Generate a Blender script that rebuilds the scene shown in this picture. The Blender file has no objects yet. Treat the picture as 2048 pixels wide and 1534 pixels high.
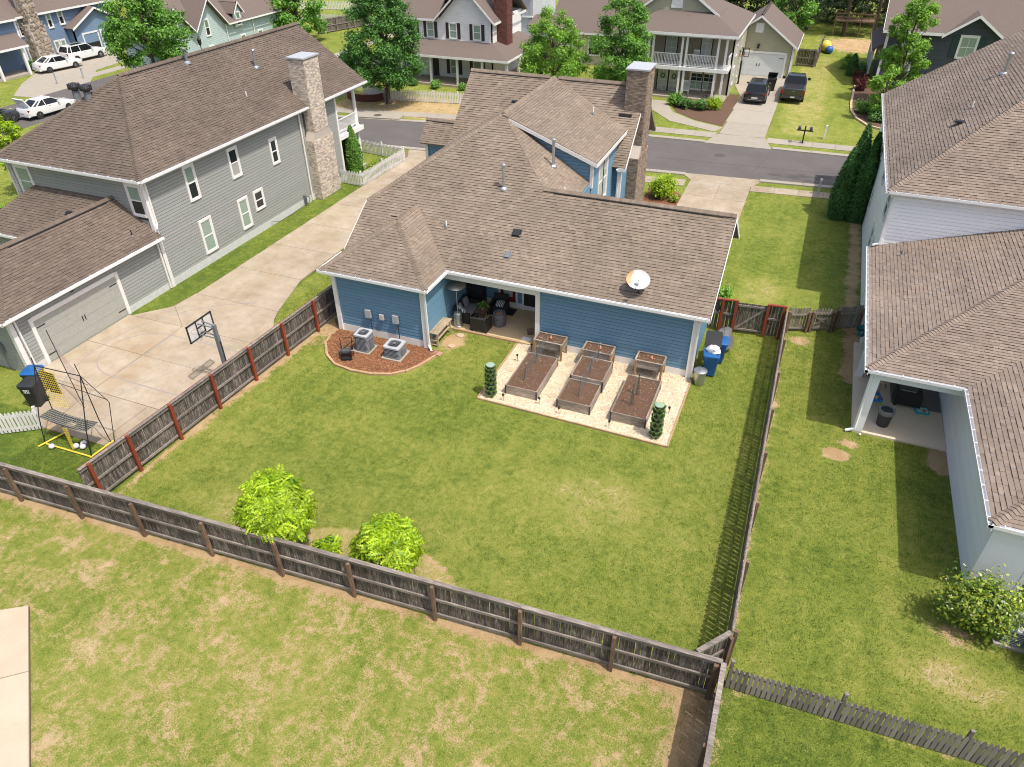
import bpy, bmesh, math, random
import numpy as np
from mathutils import Vector, Matrix
scene = bpy.context.scene
col = scene.collection
rng = random.Random(11)
NP = np.random.default_rng(5)

# ------------------------------------------------------------------ camera
cam_d = bpy.data.cameras.new('camera'); cam = bpy.data.objects.new('camera', cam_d); col.objects.link(cam)
scene.camera = cam
cam_d.sensor_fit = 'HORIZONTAL'; cam_d.sensor_width = 36.0
cam_d.lens = 36.0 * 1440.0 / 2048.0
cam_d.clip_start = 0.1; cam_d.clip_end = 2000
pitch, yaw, roll = math.radians(36.1), math.radians(22.2), math.radians(-0.5)
cam.location = (0, 0, 18.0)
cam.matrix_world = Matrix.Translation((0, 0, 18.0)) @ (Matrix.Rotation(yaw, 4, 'Z') @ Matrix.Rotation(math.pi/2 - pitch, 4, 'X') @ Matrix.Rotation(roll, 4, 'Z'))

# ------------------------------------------------------------------ light
SUN = Vector((-0.45, 0.16, -1.0)).normalized()          # direction the light travels
elev = math.asin(-SUN.z)
world = bpy.data.worlds.new('World'); scene.world = world; world.use_nodes = True
wn = world.node_tree.nodes; wl = world.node_tree.links
sky = wn.new('ShaderNodeTexSky'); sky.sky_type = 'NISHITA'; sky.sun_disc = False
sky.sun_elevation = elev; sky.sun_rotation = math.atan2(-SUN.x, -SUN.y)
sky.altitude = 100; sky.air_density = 1.0; sky.dust_density = 5.0
wl.new(sky.outputs[0], wn['Background'].inputs[0]); wn['Background'].inputs[1].default_value = 0.15
sun_d = bpy.data.lights.new('sun', 'SUN'); sun_d.energy = 3.1; sun_d.angle = math.radians(0.6); sun_d.color = (1.0, 0.945, 0.86)
sun = bpy.data.objects.new('sun', sun_d); col.objects.link(sun)
sun.rotation_euler = SUN.to_track_quat('-Z', 'Y').to_euler(); sun.location = (20, -10, 60)
vs = scene.view_settings; vs.view_transform = 'Standard'; vs.look = 'None'; vs.exposure = 0.42; vs.gamma = 1.0
try: vs.use_curve_mapping = False
except Exception: pass
scene.render.engine = 'CYCLES'; scene.cycles.use_denoising = True
scene.cycles.filter_width = 1.05; scene.cycles.max_bounces = 6; scene.cycles.transparent_max_bounces = 8

# ------------------------------------------------------------------ helpers
BASE = {}
def V(*a): return Vector(a)
def tag(o, label=None, cat=None, group=None, kind=None):
    if label: o['label'] = label
    if cat: o['category'] = cat
    if group: o['group'] = group
    if kind: o['kind'] = kind
    return o
def thing(name, label, cat, loc=(0, 0, 0), rz=0.0, group=None):
    o = bpy.data.objects.new(name, None); o.empty_display_size = 0.1; col.objects.link(o)
    o.location = loc; o.rotation_euler = (0, 0, rz); BASE[o.name] = Vector(loc)
    return tag(o, label, cat, group)
def sub(o, parent):
    o.parent = parent; BASE[o.name] = BASE[parent.name]; return o

class MB:
    def __init__(s): s.v = []; s.f = []
    def box(s, x0, x1, y0, y1, z0, z1):
        n = len(s.v)
        s.v += [(x0,y0,z0),(x1,y0,z0),(x1,y1,z0),(x0,y1,z0),(x0,y0,z1),(x1,y0,z1),(x1,y1,z1),(x0,y1,z1)]
        s.f += [(n,n+3,n+2,n+1),(n+4,n+5,n+6,n+7),(n,n+1,n+5,n+4),(n+1,n+2,n+6,n+5),(n+2,n+3,n+7,n+6),(n+3,n,n+4,n+7)]
        return s
    def obox(s, c, size, rot=None):
        n = len(s.v); R_ = rot or Matrix.Identity(3); c = Vector(c)
        for dx,dy,dz in ((-1,-1,-1),(1,-1,-1),(1,1,-1),(-1,1,-1),(-1,-1,1),(1,-1,1),(1,1,1),(-1,1,1)):
            s.v.append(tuple(c + R_ @ Vector((dx*size[0]/2, dy*size[1]/2, dz*size[2]/2))))
        s.f += [(n,n+3,n+2,n+1),(n+4,n+5,n+6,n+7),(n,n+1,n+5,n+4),(n+1,n+2,n+6,n+5),(n+2,n+3,n+7,n+6),(n+3,n,n+4,n+7)]
        return s
    def poly(s, pts):
        n = len(s.v); s.v += [tuple(p) for p in pts]; s.f.append(tuple(range(n, n+len(pts)))); return s
    def prism(s, pts, z0, z1):
        m = len(pts); n = len(s.v)
        a = sum(pts[i][0]*pts[(i+1)%m][1]-pts[(i+1)%m][0]*pts[i][1] for i in range(m))
        if a < 0: pts = pts[::-1]
        s.v += [(p[0],p[1],z0) for p in pts] + [(p[0],p[1],z1) for p in pts]
        s.f.append(tuple(range(n+m, n+2*m))); s.f.append(tuple(range(n+m-1, n-1, -1)))
        for i in range(m): j=(i+1)%m; s.f.append((n+i,n+j,n+m+j,n+m+i))
        return s
    def extr(s, pts, d):
        """planar 3D polygon extruded by vector d"""
        m = len(pts); n = len(s.v); d = Vector(d)
        s.v += [tuple(p) for p in pts] + [tuple(Vector(p)+d) for p in pts]
        s.f.append(tuple(range(n, n+m))); s.f.append(tuple(range(n+2*m-1, n+m-1, -1)))
        for i in range(m): j=(i+1)%m; s.f.append((n+j,n+i,n+m+i,n+m+j))
        return s
    def tube(s, path, r, k=8, cap=True):
        P = [Vector(p) for p in path]; rr = r if isinstance(r, (list, tuple)) else [r]*len(P)
        n0 = len(s.v)
        for i, p in enumerate(P):
            t = (P[min(i+1,len(P)-1)] - P[max(i-1,0)]).normalized()
            a = t.orthogonal().normalized() if i == 0 else (a - t*a.dot(t)).normalized()
            b = t.cross(a)
            for j in range(k):
                w = 2*math.pi*j/k; s.v.append(tuple(p + (a*math.cos(w)+b*math.sin(w))*rr[i]))
        for i in range(len(P)-1):
            for j in range(k):
                q=n0+i*k; s.f.append((q+j, q+(j+1)%k, q+k+(j+1)%k, q+k+j))
        if cap:
            s.f.append(tuple(range(n0+k-1, n0-1, -1))); e=n0+(len(P)-1)*k; s.f.append(tuple(range(e, e+k)))
        return s
    def lathe(s, prof, c=(0,0,0), k=16, cap=True):
        n0 = len(s.v)
        for r, z in prof:
            for j in range(k):
                w=2*math.pi*j/k; s.v.append((c[0]+r*math.cos(w), c[1]+r*math.sin(w), c[2]+z))
        for i in range(len(prof)-1):
            for j in range(k):
                q=n0+i*k; s.f.append((q+j, q+(j+1)%k, q+k+(j+1)%k, q+k+j))
        if cap:
            s.f.append(tuple(range(n0+k-1, n0-1, -1))); e=n0+(len(prof)-1)*k; s.f.append(tuple(range(e, e+k)))
        return s
    def ball(s, c, r, k=12, m=8):
        prof=[(max(1e-4,math.sin(math.pi*i/m))*(r if not isinstance(r,tuple) else r[0]), -math.cos(math.pi*i/m)*(r if not isinstance(r,tuple) else r[1])) for i in range(m+1)]
        return s.lathe(prof, c, k)
    def loft(s, rings, closed=True, cap=True):
        k=len(rings[0]); n0=len(s.v)
        for rg in rings: s.v += [tuple(p) for p in rg]
        for i in range(len(rings)-1):
            for j in range(k if closed else k-1):
                q=n0+i*k; s.f.append((q+j, q+(j+1)%k, q+k+(j+1)%k, q+k+j))
        if cap and closed:
            s.f.append(tuple(range(n0+k-1,n0-1,-1))); e=n0+(len(rings)-1)*k; s.f.append(tuple(range(e,e+k)))
        return s
    def mesh(s, name, mat, smooth=False, off=None):
        me = bpy.data.meshes.new(name)
        vv = s.v if off is None else [(a-off[0],b-off[1],c-off[2]) for a,b,c in s.v]
        me.from_pydata(vv, [], s.f); me.update()
        if mat: me.materials.append(mat)
        if smooth:
            me.polygons.foreach_set('use_smooth', [True]*len(me.polygons))
            try: me.set_sharp_from_angle(angle=math.radians(smooth if smooth is not True else 40))
            except Exception: pass
        return me
    def build(s, name, mat, parent=None, local=False, smooth=False):
        if parent is not None:
            off = None if local else BASE[parent.name]
            o = bpy.data.objects.new(name, s.mesh(name, mat, smooth, off)); col.objects.link(o); o.parent = parent
            BASE[o.name] = BASE[parent.name] if not local else Vector((0,0,0))
        else:
            xs=[p[0] for p in s.v]; ys=[p[1] for p in s.v]; zs=[p[2] for p in s.v]
            off=Vector(((min(xs)+max(xs))/2,(min(ys)+max(ys))/2,min(zs)))
            o = bpy.data.objects.new(name, s.mesh(name, mat, smooth, off)); col.objects.link(o); o.location = off
            BASE[o.name] = off
        return o

_cube = {}
def cube_mesh(mat):
    if mat.name not in _cube:
        _cube[mat.name] = MB().box(-.5,.5,-.5,.5,-.5,.5).mesh('block', mat)
    return _cube[mat.name]
def piece(name, parent, mat, c, size, rot=None, local=False, mesh=None):
    o = bpy.data.objects.new(name, mesh or cube_mesh(mat)); col.objects.link(o); o.parent = parent
    c = Vector(c)
    if not local: c = c - BASE[parent.name]
    if rot is not None: o.matrix_local = Matrix.LocRotScale(c, rot.to_quaternion() if hasattr(rot, 'to_quaternion') else rot, Vector(size))
    else: o.location = c; o.scale = size
    return o
def copy_tree(o, parent=None):
    c = o.copy(); col.objects.link(c); c.parent = parent; BASE[c.name] = BASE.get(o.name, Vector((0,0,0)))
    for ch in list(o.children): copy_tree(ch, c)
    return c
def np_mesh(name, verts, tris, mat, parent=None, smooth=False, normals=None):
    """numpy (n,3) verts and (m,3) or (m,4) faces"""
    me = bpy.data.meshes.new(name); k = tris.shape[1]
    me.vertices.add(len(verts)); me.vertices.foreach_set('co', np.ascontiguousarray(verts, dtype=np.float32).ravel())
    me.loops.add(tris.size); me.loops.foreach_set('vertex_index', np.ascontiguousarray(tris, dtype=np.int32).ravel())
    me.polygons.add(len(tris)); me.polygons.foreach_set('loop_start', np.arange(0, tris.size, k, dtype=np.int32))
    try: me.polygons.foreach_set('loop_total', np.full(len(tris), k, dtype=np.int32))
    except Exception: pass
    me.update(calc_edges=True); me.validate()
    if mat: me.materials.append(mat)
    if smooth: me.polygons.foreach_set('use_smooth', np.ones(len(me.polygons), dtype=bool))
    o = bpy.data.objects.new(name, me); col.objects.link(o)
    if parent is not None: o.parent = parent; BASE[o.name] = BASE[parent.name]
    return o

# ------------------------------------------------------------------ materials
MAT = {}
def NT(name):
    m = bpy.data.materials.new(name); m.use_nodes = True; nt = m.node_tree
    b = nt.nodes['Principled BSDF']; MAT[name] = m
    return m, nt, b
def node(nt, t, **k):
    n = nt.nodes.new(t)
    for a, v in k.items():
        if a.startswith('i_'):
            key = a[2:]; key = int(key) if key.isdigit() else key
            n.inputs[key].default_value = v
        else: setattr(n, a, v)
    return n
def lk(nt, a, b): nt.links.new(a, b)
def pos(nt): 
    return node(nt, 'ShaderNodeNewGeometry').outputs['Position']
def noise(nt, vec, scale, detail=4, rough=.6, stretch=None, dist=0):
    if stretch:
        mp = node(nt, 'ShaderNodeMapping'); mp.inputs['Scale'].default_value = stretch; lk(nt, vec, mp.inputs[0]); vec = mp.outputs[0]
    n = node(nt, 'ShaderNodeTexNoise'); n.inputs['Scale'].default_value = scale; n.inputs['Detail'].default_value = detail
    n.inputs['Roughness'].default_value = rough; n.inputs['Distortion'].default_value = dist; lk(nt, vec, n.inputs['Vector'])
    return n.outputs['Fac']
def ramp(nt, fac, stops):
    r = node(nt, 'ShaderNodeValToRGB'); cr = r.color_ramp
    while len(cr.elements) < len(stops): cr.elements.new(0.5)
    for e, (p, c) in zip(cr.elements, stops):
        e.position = p; e.color = (c[0],c[1],c[2],1) if isinstance(c, (tuple,list)) else (c,c,c,1)
    lk(nt, fac, r.inputs[0]); return r.outputs[0]
def mix(nt, fac, a, b, mode='MIX'):
    m = node(nt, 'ShaderNodeMix'); m.data_type = 'RGBA'; m.blend_type = mode
    for s_, v in ((0, fac), (6, a), (7, b)):
        if isinstance(v, (int, float)): m.inputs[s_].default_value = v
        elif isinstance(v, tuple): m.inputs[s_].default_value = (v[0], v[1], v[2], 1)
        else: lk(nt, v, m.inputs[s_])
    return m.outputs[2]
def math_n(nt, op, a, b=None, clamp=False):
    m = node(nt, 'ShaderNodeMath'); m.operation = op; m.use_clamp = clamp
    for i, v in enumerate((a, b)):
        if v is None: continue
        if isinstance(v, (int, float)): m.inputs[i].default_value = v
        else: lk(nt, v, m.inputs[i])
    return m.outputs[0]
def rnd(nt):
    """one random number for each piece: object random + island random, wrapped"""
    a = node(nt, 'ShaderNodeObjectInfo').outputs['Random']; b = node(nt, 'ShaderNodeNewGeometry').outputs['Random Per Island']
    return math_n(nt, 'FRACT', math_n(nt, 'ADD', a, b))
def bump(nt, b, h, strength=.3, dist=.02):
    bp = node(nt, 'ShaderNodeBump'); bp.inputs['Strength'].default_value = strength; bp.inputs['Distance'].default_value = dist
    lk(nt, h, bp.inputs['Height']); lk(nt, bp.outputs[0], b.inputs['Normal'])
def M(name, c, c2=None, rough=.8, sc=6, var=.5, rv=0.0, bs=0, bd=.01, metal=0, spec=.5, stretch=None, fine=None):
    """surface: colour c drifting to c2 by noise, per-piece brightness +-rv, bump strength bs"""
    m, nt, b = NT(name); p = pos(nt)
    c2 = c2 or tuple(x*.8 for x in c)
    f = ramp(nt, noise(nt, p, sc, 5, .65, stretch), [(.5-var*.35, 0.0), (.5+var*.35, 1.0)])
    cc = mix(nt, f, c, c2)
    if fine:
        g = ramp(nt, noise(nt, p, fine[0], 3, .7), [(.3, 1-fine[1]), (.7, 1+fine[1])]); cc = mix(nt, 1.0, cc, g, 'MULTIPLY')
    if rv:
        r_ = rnd(nt); g = math_n(nt, 'ADD', math_n(nt, 'MULTIPLY', r_, 2*rv), 1-rv)
        cc = mix(nt, 1.0, cc, g, 'MULTIPLY')
    lk(nt, cc, b.inputs['Base Color']); b.inputs['Roughness'].default_value = rough; b.inputs['Metallic'].default_value = metal
    try: b.inputs['Specular IOR Level'].default_value = spec
    except Exception: pass
    if bs: bump(nt, b, noise(nt, p, (fine[0] if fine else sc*6), 4, .7, stretch), bs, bd)
    return m

def shingle_mat(name, c, c2):
    m, nt, b = NT(name); p = pos(nt); r_ = rnd(nt)
    cc = ramp(nt, r_, [(0, tuple(x*.80 for x in c)), (.18, tuple(x*.95 for x in c)), (.7, c), (1, c2)])
    g = ramp(nt, noise(nt, p, 90, 3, .8), [(.3, .86), (.7, 1.14)]); cc = mix(nt, 1, cc, g, 'MULTIPLY')
    w = ramp(nt, noise(nt, p, .35, 4, .6), [(.3, .84), (.7, 1.12)]); cc = mix(nt, 1, cc, w, 'MULTIPLY')
    st = ramp(nt, noise(nt, p, 1.3, 3, .6, (1, .18, 1)), [(.4, .92), (.65, 1.04)]); cc = mix(nt, 1, cc, st, 'MULTIPLY')
    lk(nt, cc, b.inputs['Base Color']); b.inputs['Roughness'].default_value = .95
    bump(nt, b, noise(nt, p, 120, 2, .8), .35, .006)
    return m
def wood_mat(name, dark, mid, pale, rv=.25, axis=(9, 9, 1.2)):
    m, nt, b = NT(name); p = pos(nt); r_ = rnd(nt)
    off = node(nt, 'ShaderNodeVectorMath'); off.operation = 'ADD'; lk(nt, p, off.inputs[0])
    cx = node(nt, 'ShaderNodeCombineXYZ'); lk(nt, math_n(nt, 'MULTIPLY', r_, 37.0), cx.inputs[0]); lk(nt, math_n(nt, 'MULTIPLY', r_, 19.0), cx.inputs[2]); lk(nt, cx.outputs[0], off.inputs[1])
    f = noise(nt, off.outputs[0], 2.2, 6, .7, axis)
    cc = ramp(nt, f, [(.28, dark), (.5, mid), (.72, pale)])
    k = ramp(nt, noise(nt, p, .8, 3, .6), [(.35, .75), (.65, 1.15)]); cc = mix(nt, 1, cc, k, 'MULTIPLY')
    g = math_n(nt, 'ADD', math_n(nt, 'MULTIPLY', r_, 2*rv), 1-rv); cc = mix(nt, 1, cc, g, 'MULTIPLY')
    lk(nt, cc, b.inputs['Base Color']); b.inputs['Roughness'].default_value = .9
    bump(nt, b, f, .4, .01)
    return m
def leaf_mat(name, c1, c2, c3, trans=.35, rough=.55):
    m, nt, b = NT(name); p = pos(nt); r_ = rnd(nt)
    cc = ramp(nt, r_, [(0, c1), (.5, c2), (1, c3)])
    k = ramp(nt, noise(nt, p, 1.1, 2, .5), [(.3, .75), (.7, 1.2)]); cc = mix(nt, 1, cc, k, 'MULTIPLY')
    lk(nt, cc, b.inputs['Base Color']); b.inputs['Roughness'].default_value = rough
    tr = node(nt, 'ShaderNodeBsdfTranslucent'); lk(nt, mix(nt, 1, cc, (1.3, 1.25, .6), 'MULTIPLY'), tr.inputs[0])
    ms = node(nt, 'ShaderNodeMixShader'); ms.inputs[0].default_value = trans
    out = nt.nodes['Material Output']; lk(nt, b.outputs[0], ms.inputs[1]); lk(nt, tr.outputs[0], ms.inputs[2]); lk(nt, ms.outputs[0], out.inputs[0])
    return m
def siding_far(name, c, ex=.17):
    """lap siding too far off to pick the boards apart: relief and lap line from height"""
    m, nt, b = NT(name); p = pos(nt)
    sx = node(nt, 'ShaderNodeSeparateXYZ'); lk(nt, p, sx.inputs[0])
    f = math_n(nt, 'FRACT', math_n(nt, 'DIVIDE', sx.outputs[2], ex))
    k = ramp(nt, f, [(0, .6), (.12, .92), (1, 1.0)]); n_ = ramp(nt, noise(nt, p, 1.2, 3), [(.3, .93), (.7, 1.05)])  # shade under each lap darkened into the colour
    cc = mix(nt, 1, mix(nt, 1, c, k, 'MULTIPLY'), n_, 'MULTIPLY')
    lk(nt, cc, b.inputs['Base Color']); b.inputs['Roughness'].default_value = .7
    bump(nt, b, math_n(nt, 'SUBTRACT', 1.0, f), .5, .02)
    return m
def gmat(name, c, rough=.5, metal=0, spec=.5):
    m, nt, b = NT(name); b.inputs['Base Color'].default_value = (*c, 1); b.inputs['Roughness'].default_value = rough; b.inputs['Metallic'].default_value = metal
    p = pos(nt); k = ramp(nt, noise(nt, p, 7, 4, .6), [(.3, tuple(x*.9 for x in c)), (.7, tuple(min(1,x*1.06) for x in c))]); lk(nt, k, b.inputs['Base Color'])
    return m

def grass_mat(name, per_blade=False):
    m, nt, b = NT(name); p = pos(nt)
    at = node(nt, 'ShaderNodeAttribute'); at.attribute_name = 'soil'; soil = node(nt, 'ShaderNodeSeparateColor'); lk(nt, at.outputs['Color'], soil.inputs[0])
    dirt, dry, lush = soil.outputs[0], soil.outputs[1], soil.outputs[2]
    big = noise(nt, p, .22, 5, .62); med = noise(nt, p, 1.1, 5, .7, None, .6); mid2 = noise(nt, p, 4.2, 4, .7, None, .4); fin = noise(nt, p, 22, 4, .85); blade = noise(nt, p, 60, 2, .85); mow = noise(nt, p, 1.6, 3, .6, (1.0, .12, 1))
    t = math_n(nt, 'ADD', math_n(nt, 'ADD', math_n(nt, 'MULTIPLY', big, .26), math_n(nt, 'MULTIPLY', med, .32)), math_n(nt, 'MULTIPLY', mid2, .42))
    t = math_n(nt, 'ADD', t, math_n(nt, 'MULTIPLY', math_n(nt, 'SUBTRACT', fin, .5), .74))
    t = math_n(nt, 'ADD', t, math_n(nt, 'MULTIPLY', math_n(nt, 'SUBTRACT', mow, .5), .16))
    t = math_n(nt, 'ADD', t, math_n(nt, 'MULTIPLY', math_n(nt, 'SUBTRACT', dry, .5), .34))
    t = math_n(nt, 'SUBTRACT', t, math_n(nt, 'MULTIPLY', lush, .16))
    t = math_n(nt, 'ADD', math_n(nt, 'MULTIPLY', math_n(nt, 'SUBTRACT', t, .5), 1.25), .5)
    cc = ramp(nt, t, [(.24, (.078, .122, .018)), (.41, (.168, .216, .034)), (.55, (.265, .282, .060)), (.69, (.350, .300, .105)), (.84, (.48, .365, .18))])
    k = ramp(nt, blade, [(.25, .5), (.75, 1.5)]); cc = mix(nt, 1, cc, k, 'MULTIPLY')
    if per_blade:
        g_ = math_n(nt, 'ADD', math_n(nt, 'MULTIPLY', rnd(nt), .9), .55); cc = mix(nt, 1, cc, g_, 'MULTIPLY')
    rid = math_n(nt, 'ABSOLUTE', math_n(nt, 'SUBTRACT', noise(nt, p, .75, 5, .7, None, 1.2), .5))
    rid = math_n(nt, 'MULTIPLY', ramp(nt, rid, [(.006, 1.0), (.022, 0.0)]), ramp(nt, math_n(nt, 'ADD', dry, math_n(nt, 'MULTIPLY', med, .5)), [(.90, 0.0), (1.06, .7)]))
    cc = mix(nt, rid, cc, (.50, .40, .24))
    dm = math_n(nt, 'ADD', math_n(nt, 'MULTIPLY', dirt, 1.5), math_n(nt, 'MULTIPLY', math_n(nt, 'SUBTRACT', math_n(nt, 'ADD', math_n(nt, 'MULTIPLY', med, .6), math_n(nt, 'MULTIPLY', mid2, .4)), .62), 2.4))
    dm = math_n(nt, 'ADD', dm, math_n(nt, 'MULTIPLY', math_n(nt, 'SUBTRACT', fin, .5), 1.5))
    dm = ramp(nt, dm, [(.38, 0.0), (.64, 1.0)])
    dc = ramp(nt, math_n(nt, 'ADD', math_n(nt, 'MULTIPLY', med, .6), math_n(nt, 'MULTIPLY', fin, .4)), [(.33, (.30, .175, .085)), (.5, (.44, .305, .165)), (.68, (.55, .415, .25))])
    cc = mix(nt, dm, cc, dc)
    lk(nt, cc, b.inputs['Base Color']); b.inputs['Roughness'].default_value = .95
    try: b.inputs['Specular IOR Level'].default_value = .15
    except Exception: pass
    bump(nt, b, math_n(nt, 'ADD', fin, math_n(nt, 'MULTIPLY', blade, .7)), .8, .05)
    return m

shingle_a = shingle_mat('shingle_tan', (.218, .171, .131), (.252, .201, .157))
shingle_b = shingle_mat('shingle_brown', (.130, .099, .077), (.153, .119, .094))
shingle_c = shingle_mat('shingle_rose', (.222, .173, .139), (.256, .203, .165))
shingle_far = M('shingle_far', (.122, .094, .080), (.155, .122, .105), .95, 9, .8, 0, .3, .01, stretch=(1, 1, 3), fine=(14, .18))
blue = M('blue_paint', (.135, .270, .385), (.122, .245, .350), .55, 2, .8, .05, fine=(40, .04))
sage = M('sage_paint', (.312, .322, .305), (.285, .294, .280), .6, 2, .8, .04, fine=(40, .04))
white_sid = M('white_board', (.88, .885, .89), (.84, .845, .85), .6, 2, .7, .03, fine=(40, .03))
white = M('white_trim', (.78, .765, .74), (.72, .70, .67), .5, 4, .6, .03)
white2 = M('white_gutter', (.80, .80, .80), (.70, .70, .69), .4, 5, .6)
cream = M('cream_trim', (.60, .55, .47), (.54, .49, .42), .6, 4, .6)
foundation = M('foundation_paint', (.60, .61, .60), (.50, .50, .49), .8, 5, .6, 0, .2)
wall_dark = gmat('lap_shade_dark', (.055, .062, .066), .9); wall_mid = gmat('lap_shade_mid', (.30, .31, .32), .9); shingle_edge = gmat('shingle_edge', (.055, .042, .034), .95)  # wall backings: dark tones stand in for lap shade between siding boards
def concrete_mat(name):
    m, nt, b = NT(name); p = pos(nt)
    cc = ramp(nt, noise(nt, p, .7, 6, .65), [(.3, (.285, .225, .150)), (.5, (.345, .285, .208)), (.7, (.400, .345, .270))])
    st = math_n(nt, 'MULTIPLY', ramp(nt, noise(nt, p, .33, 5, .6), [(.54, 0.0), (.72, 1.0)]), .42); cc = mix(nt, st, cc, (.330, .200, .098))
    dk = ramp(nt, noise(nt, p, 1.9, 5, .75), [(.30, .84), (.5, 1.0), (.72, 1.06)]); cc = mix(nt, 1, cc, dk, 'MULTIPLY')
    g = ramp(nt, noise(nt, p, 45, 3, .8), [(.3, .93), (.7, 1.07)]); cc = mix(nt, 1, cc, g, 'MULTIPLY')
    r_ = math_n(nt, 'ADD', math_n(nt, 'MULTIPLY', rnd(nt), .12), .94); cc = mix(nt, 1, cc, r_, 'MULTIPLY')
    lk(nt, cc, b.inputs['Base Color']); b.inputs['Roughness'].default_value = .92; bump(nt, b, noise(nt, p, 40, 4, .8), .25, .01); return m
conc = concrete_mat('concrete')
conc_g = M('concrete_grey', (.29, .255, .205), (.345, .312, .262), .9, 1.3, .9, .05, .2, .01, fine=(24, .07))
conc_stain = M('clay_stain', (.42, .24, .11), (.50, .36, .22), .95, 1.6, .9, 0, .2)
asphalt = M('asphalt', (.088, .078, .075), (.125, .114, .110), .95, .45, .9, 0, .3, .01, fine=(30, .2))
joint = gmat('joint_dark', (.19, .135, .088), .95)
court = gmat('court_line', (.27, .25, .24), .9)
wood = wood_mat('weathered_wood', (.022, .018, .016), (.105, .086, .073), (.34, .30, .262), .38)
wood_rail = wood_mat('rail_wood', (.10, .08, .068), (.21, .18, .155), (.34, .30, .26), .15, (1.2, 9, 9))
wood_brown = wood_mat('post_wood', (.10, .06, .038), (.17, .105, .066), (.26, .18, .125), .2)
wood_pale = wood_mat('pallet_wood', (.22, .17, .11), (.38, .30, .20), (.50, .41, .28), .2, (6, 1.5, 6))
wood_grey = wood_mat('planter_wood', (.13, .10, .08), (.27, .225, .18), (.42, .36, .30), .2, (1.5, 6, 9))
red_stain = M('red_stain', (.27, .050, .022), (.20, .038, .018), .6, 5, .8, .1, .2)
vinyl = M('white_vinyl', (.72, .71, .69), (.60, .585, .55), .5, 3, .6, .05)
metal = M('galvanised', (.50, .51, .52), (.40, .41, .42), .38, 8, .7, 0, 0, metal=.85)
metal_grey = M('grey_metal', (.17, .185, .20), (.14, .152, .165), .5, 6, .6, .03)
metal_pale = M('pale_metal', (.42, .44, .465), (.36, .38, .40), .45, 6, .6, .03)
metal_dark = gmat('dark_metal', (.045, .045, .048), .45, .3)
black = gmat('black_plastic', (.016, .016, .018), .5)
rubber = gmat('rubber', (.02, .02, .021), .85)
charcoal = gmat('charcoal', (.045, .046, .05), .6)
grey_conc = gmat('grey_cast', (.13, .135, .145), .8)
glass_dark = gmat('glass_dark', (.025, .030, .030), .06)
glass_blind = gmat('glass_blind', (.27, .36, .29), .12)
glass_green = gmat('glass_green', (.13, .22, .14), .1)
glass_pale = gmat('glass_pale', (.42, .45, .42), .12)
curtain = gmat('curtain', (.36, .36, .33), .8)
copper = gmat('vent_cap', (.55, .56, .58), .35, .8)
ceil_m = gmat('porch_ceiling', (.74, .75, .74), .8)
red_door = gmat('red_door', (.20, .018, .015), .4)

# ------------------------------------------------------------------ building kit
CAM = Vector((0, 0, 18.0))
class Wall: pass
def wallframe(p0, p1):
    w = Wall(); w.p0 = Vector((p0[0], p0[1], 0)); d = Vector((p1[0]-p0[0], p1[1]-p0[1], 0)); w.L = d.length
    w.u = d.normalized(); w.n = Vector((w.u.y, -w.u.x, 0)); return w
def wpt(w, s, z, d=0): return w.p0 + w.u*s + Vector((0, 0, z)) + w.n*d
def wbox(mb, w, s0, s1, z0, z1, d0, d1):
    R_ = Matrix((w.u, -w.n, Vector((0,0,1)))).transposed()
    mb.obox(wpt(w, (s0+s1)/2, (z0+z1)/2, (d0+d1)/2), (abs(s1-s0), abs(d1-d0), abs(z1-z0)), R_); return mb
def span(poly, z):
    xs = []
    for i in range(len(poly)):
        (s0, a), (s1, b) = poly[i], poly[(i+1) % len(poly)]
        if (a <= z < b) or (b <= z < a): xs.append(s0 + (s1-s0)*(z-a)/(b-a))
    return (min(xs), max(xs)) if len(xs) >= 2 else None
def make_wall(house, p0, p1, z0, top, mat, openings=(), boards=True, ex=.165, base=None, base_mat=None, name='wall'):
    """top: height, or list of (s, z) giving the upper outline from s=L back to s=0"""
    w = wallframe(p0, p1)
    outline = [(0, z0), (w.L, z0)] + ([(w.L, top), (0, top)] if isinstance(top, (int, float)) else list(top))
    mb = MB(); mb.extr([wpt(w, s, z) for s, z in outline], -w.n*.14)
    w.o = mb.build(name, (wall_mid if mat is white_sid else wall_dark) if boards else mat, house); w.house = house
    zb = z0
    if base:
        bb = MB(); wbox(bb, w, -.02, w.L+.02, z0, base, .002, .035); bb.build('skirt_board', base_mat or white, w.o); zb = base
    if boards:
        zt = max(z for s, z in outline); t = .012/ex; gp = .010 if mat is white_sid else .018
        rows = int((zt-zb)/ex)+1
        for i in range(rows):
            a = zb+i*ex; b = min(a+ex, zt)
            if b-a < .03: continue
            sp = span(outline, (a+b)/2 if isinstance(top, (int,float)) else min(b, zt-.02))
            if not sp: continue
            segs = [sp]
            for (o0, o1, q0, q1) in openings:
                if min(b, q1)-max(a, q0) > .25*(b-a):
                    ns = []
                    for (c0, c1) in segs:
                        if o1 <= c0 or o0 >= c1: ns.append((c0, c1)); continue
                        if o0 > c0+.04: ns.append((c0, o0))
                        if o1 < c1-.04: ns.append((o1, c1))
                    segs = ns
            up = (Vector((0,0,1))*math.cos(t) - w.n*math.sin(t)); nn = (w.n*math.cos(t) + Vector((0,0,1))*math.sin(t))
            R_ = Matrix((w.u, -nn, up)).transposed()
            for (c0, c1) in segs:
                if c1-c0 < .05: continue
                piece('siding_board', w.o, mat, wpt(w, (c0+c1)/2, (a+b)/2, .014), (c1-c0, .018, max(.02, b-a-gp)), R_)
    return w
def corner(house, x, y, z0, z1, sx=.14, mat=None):
    MB().box(x-sx/2, x+sx/2, y-sx/2, y+sx/2, z0, z1).build('corner_board', mat or white, house)
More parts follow.
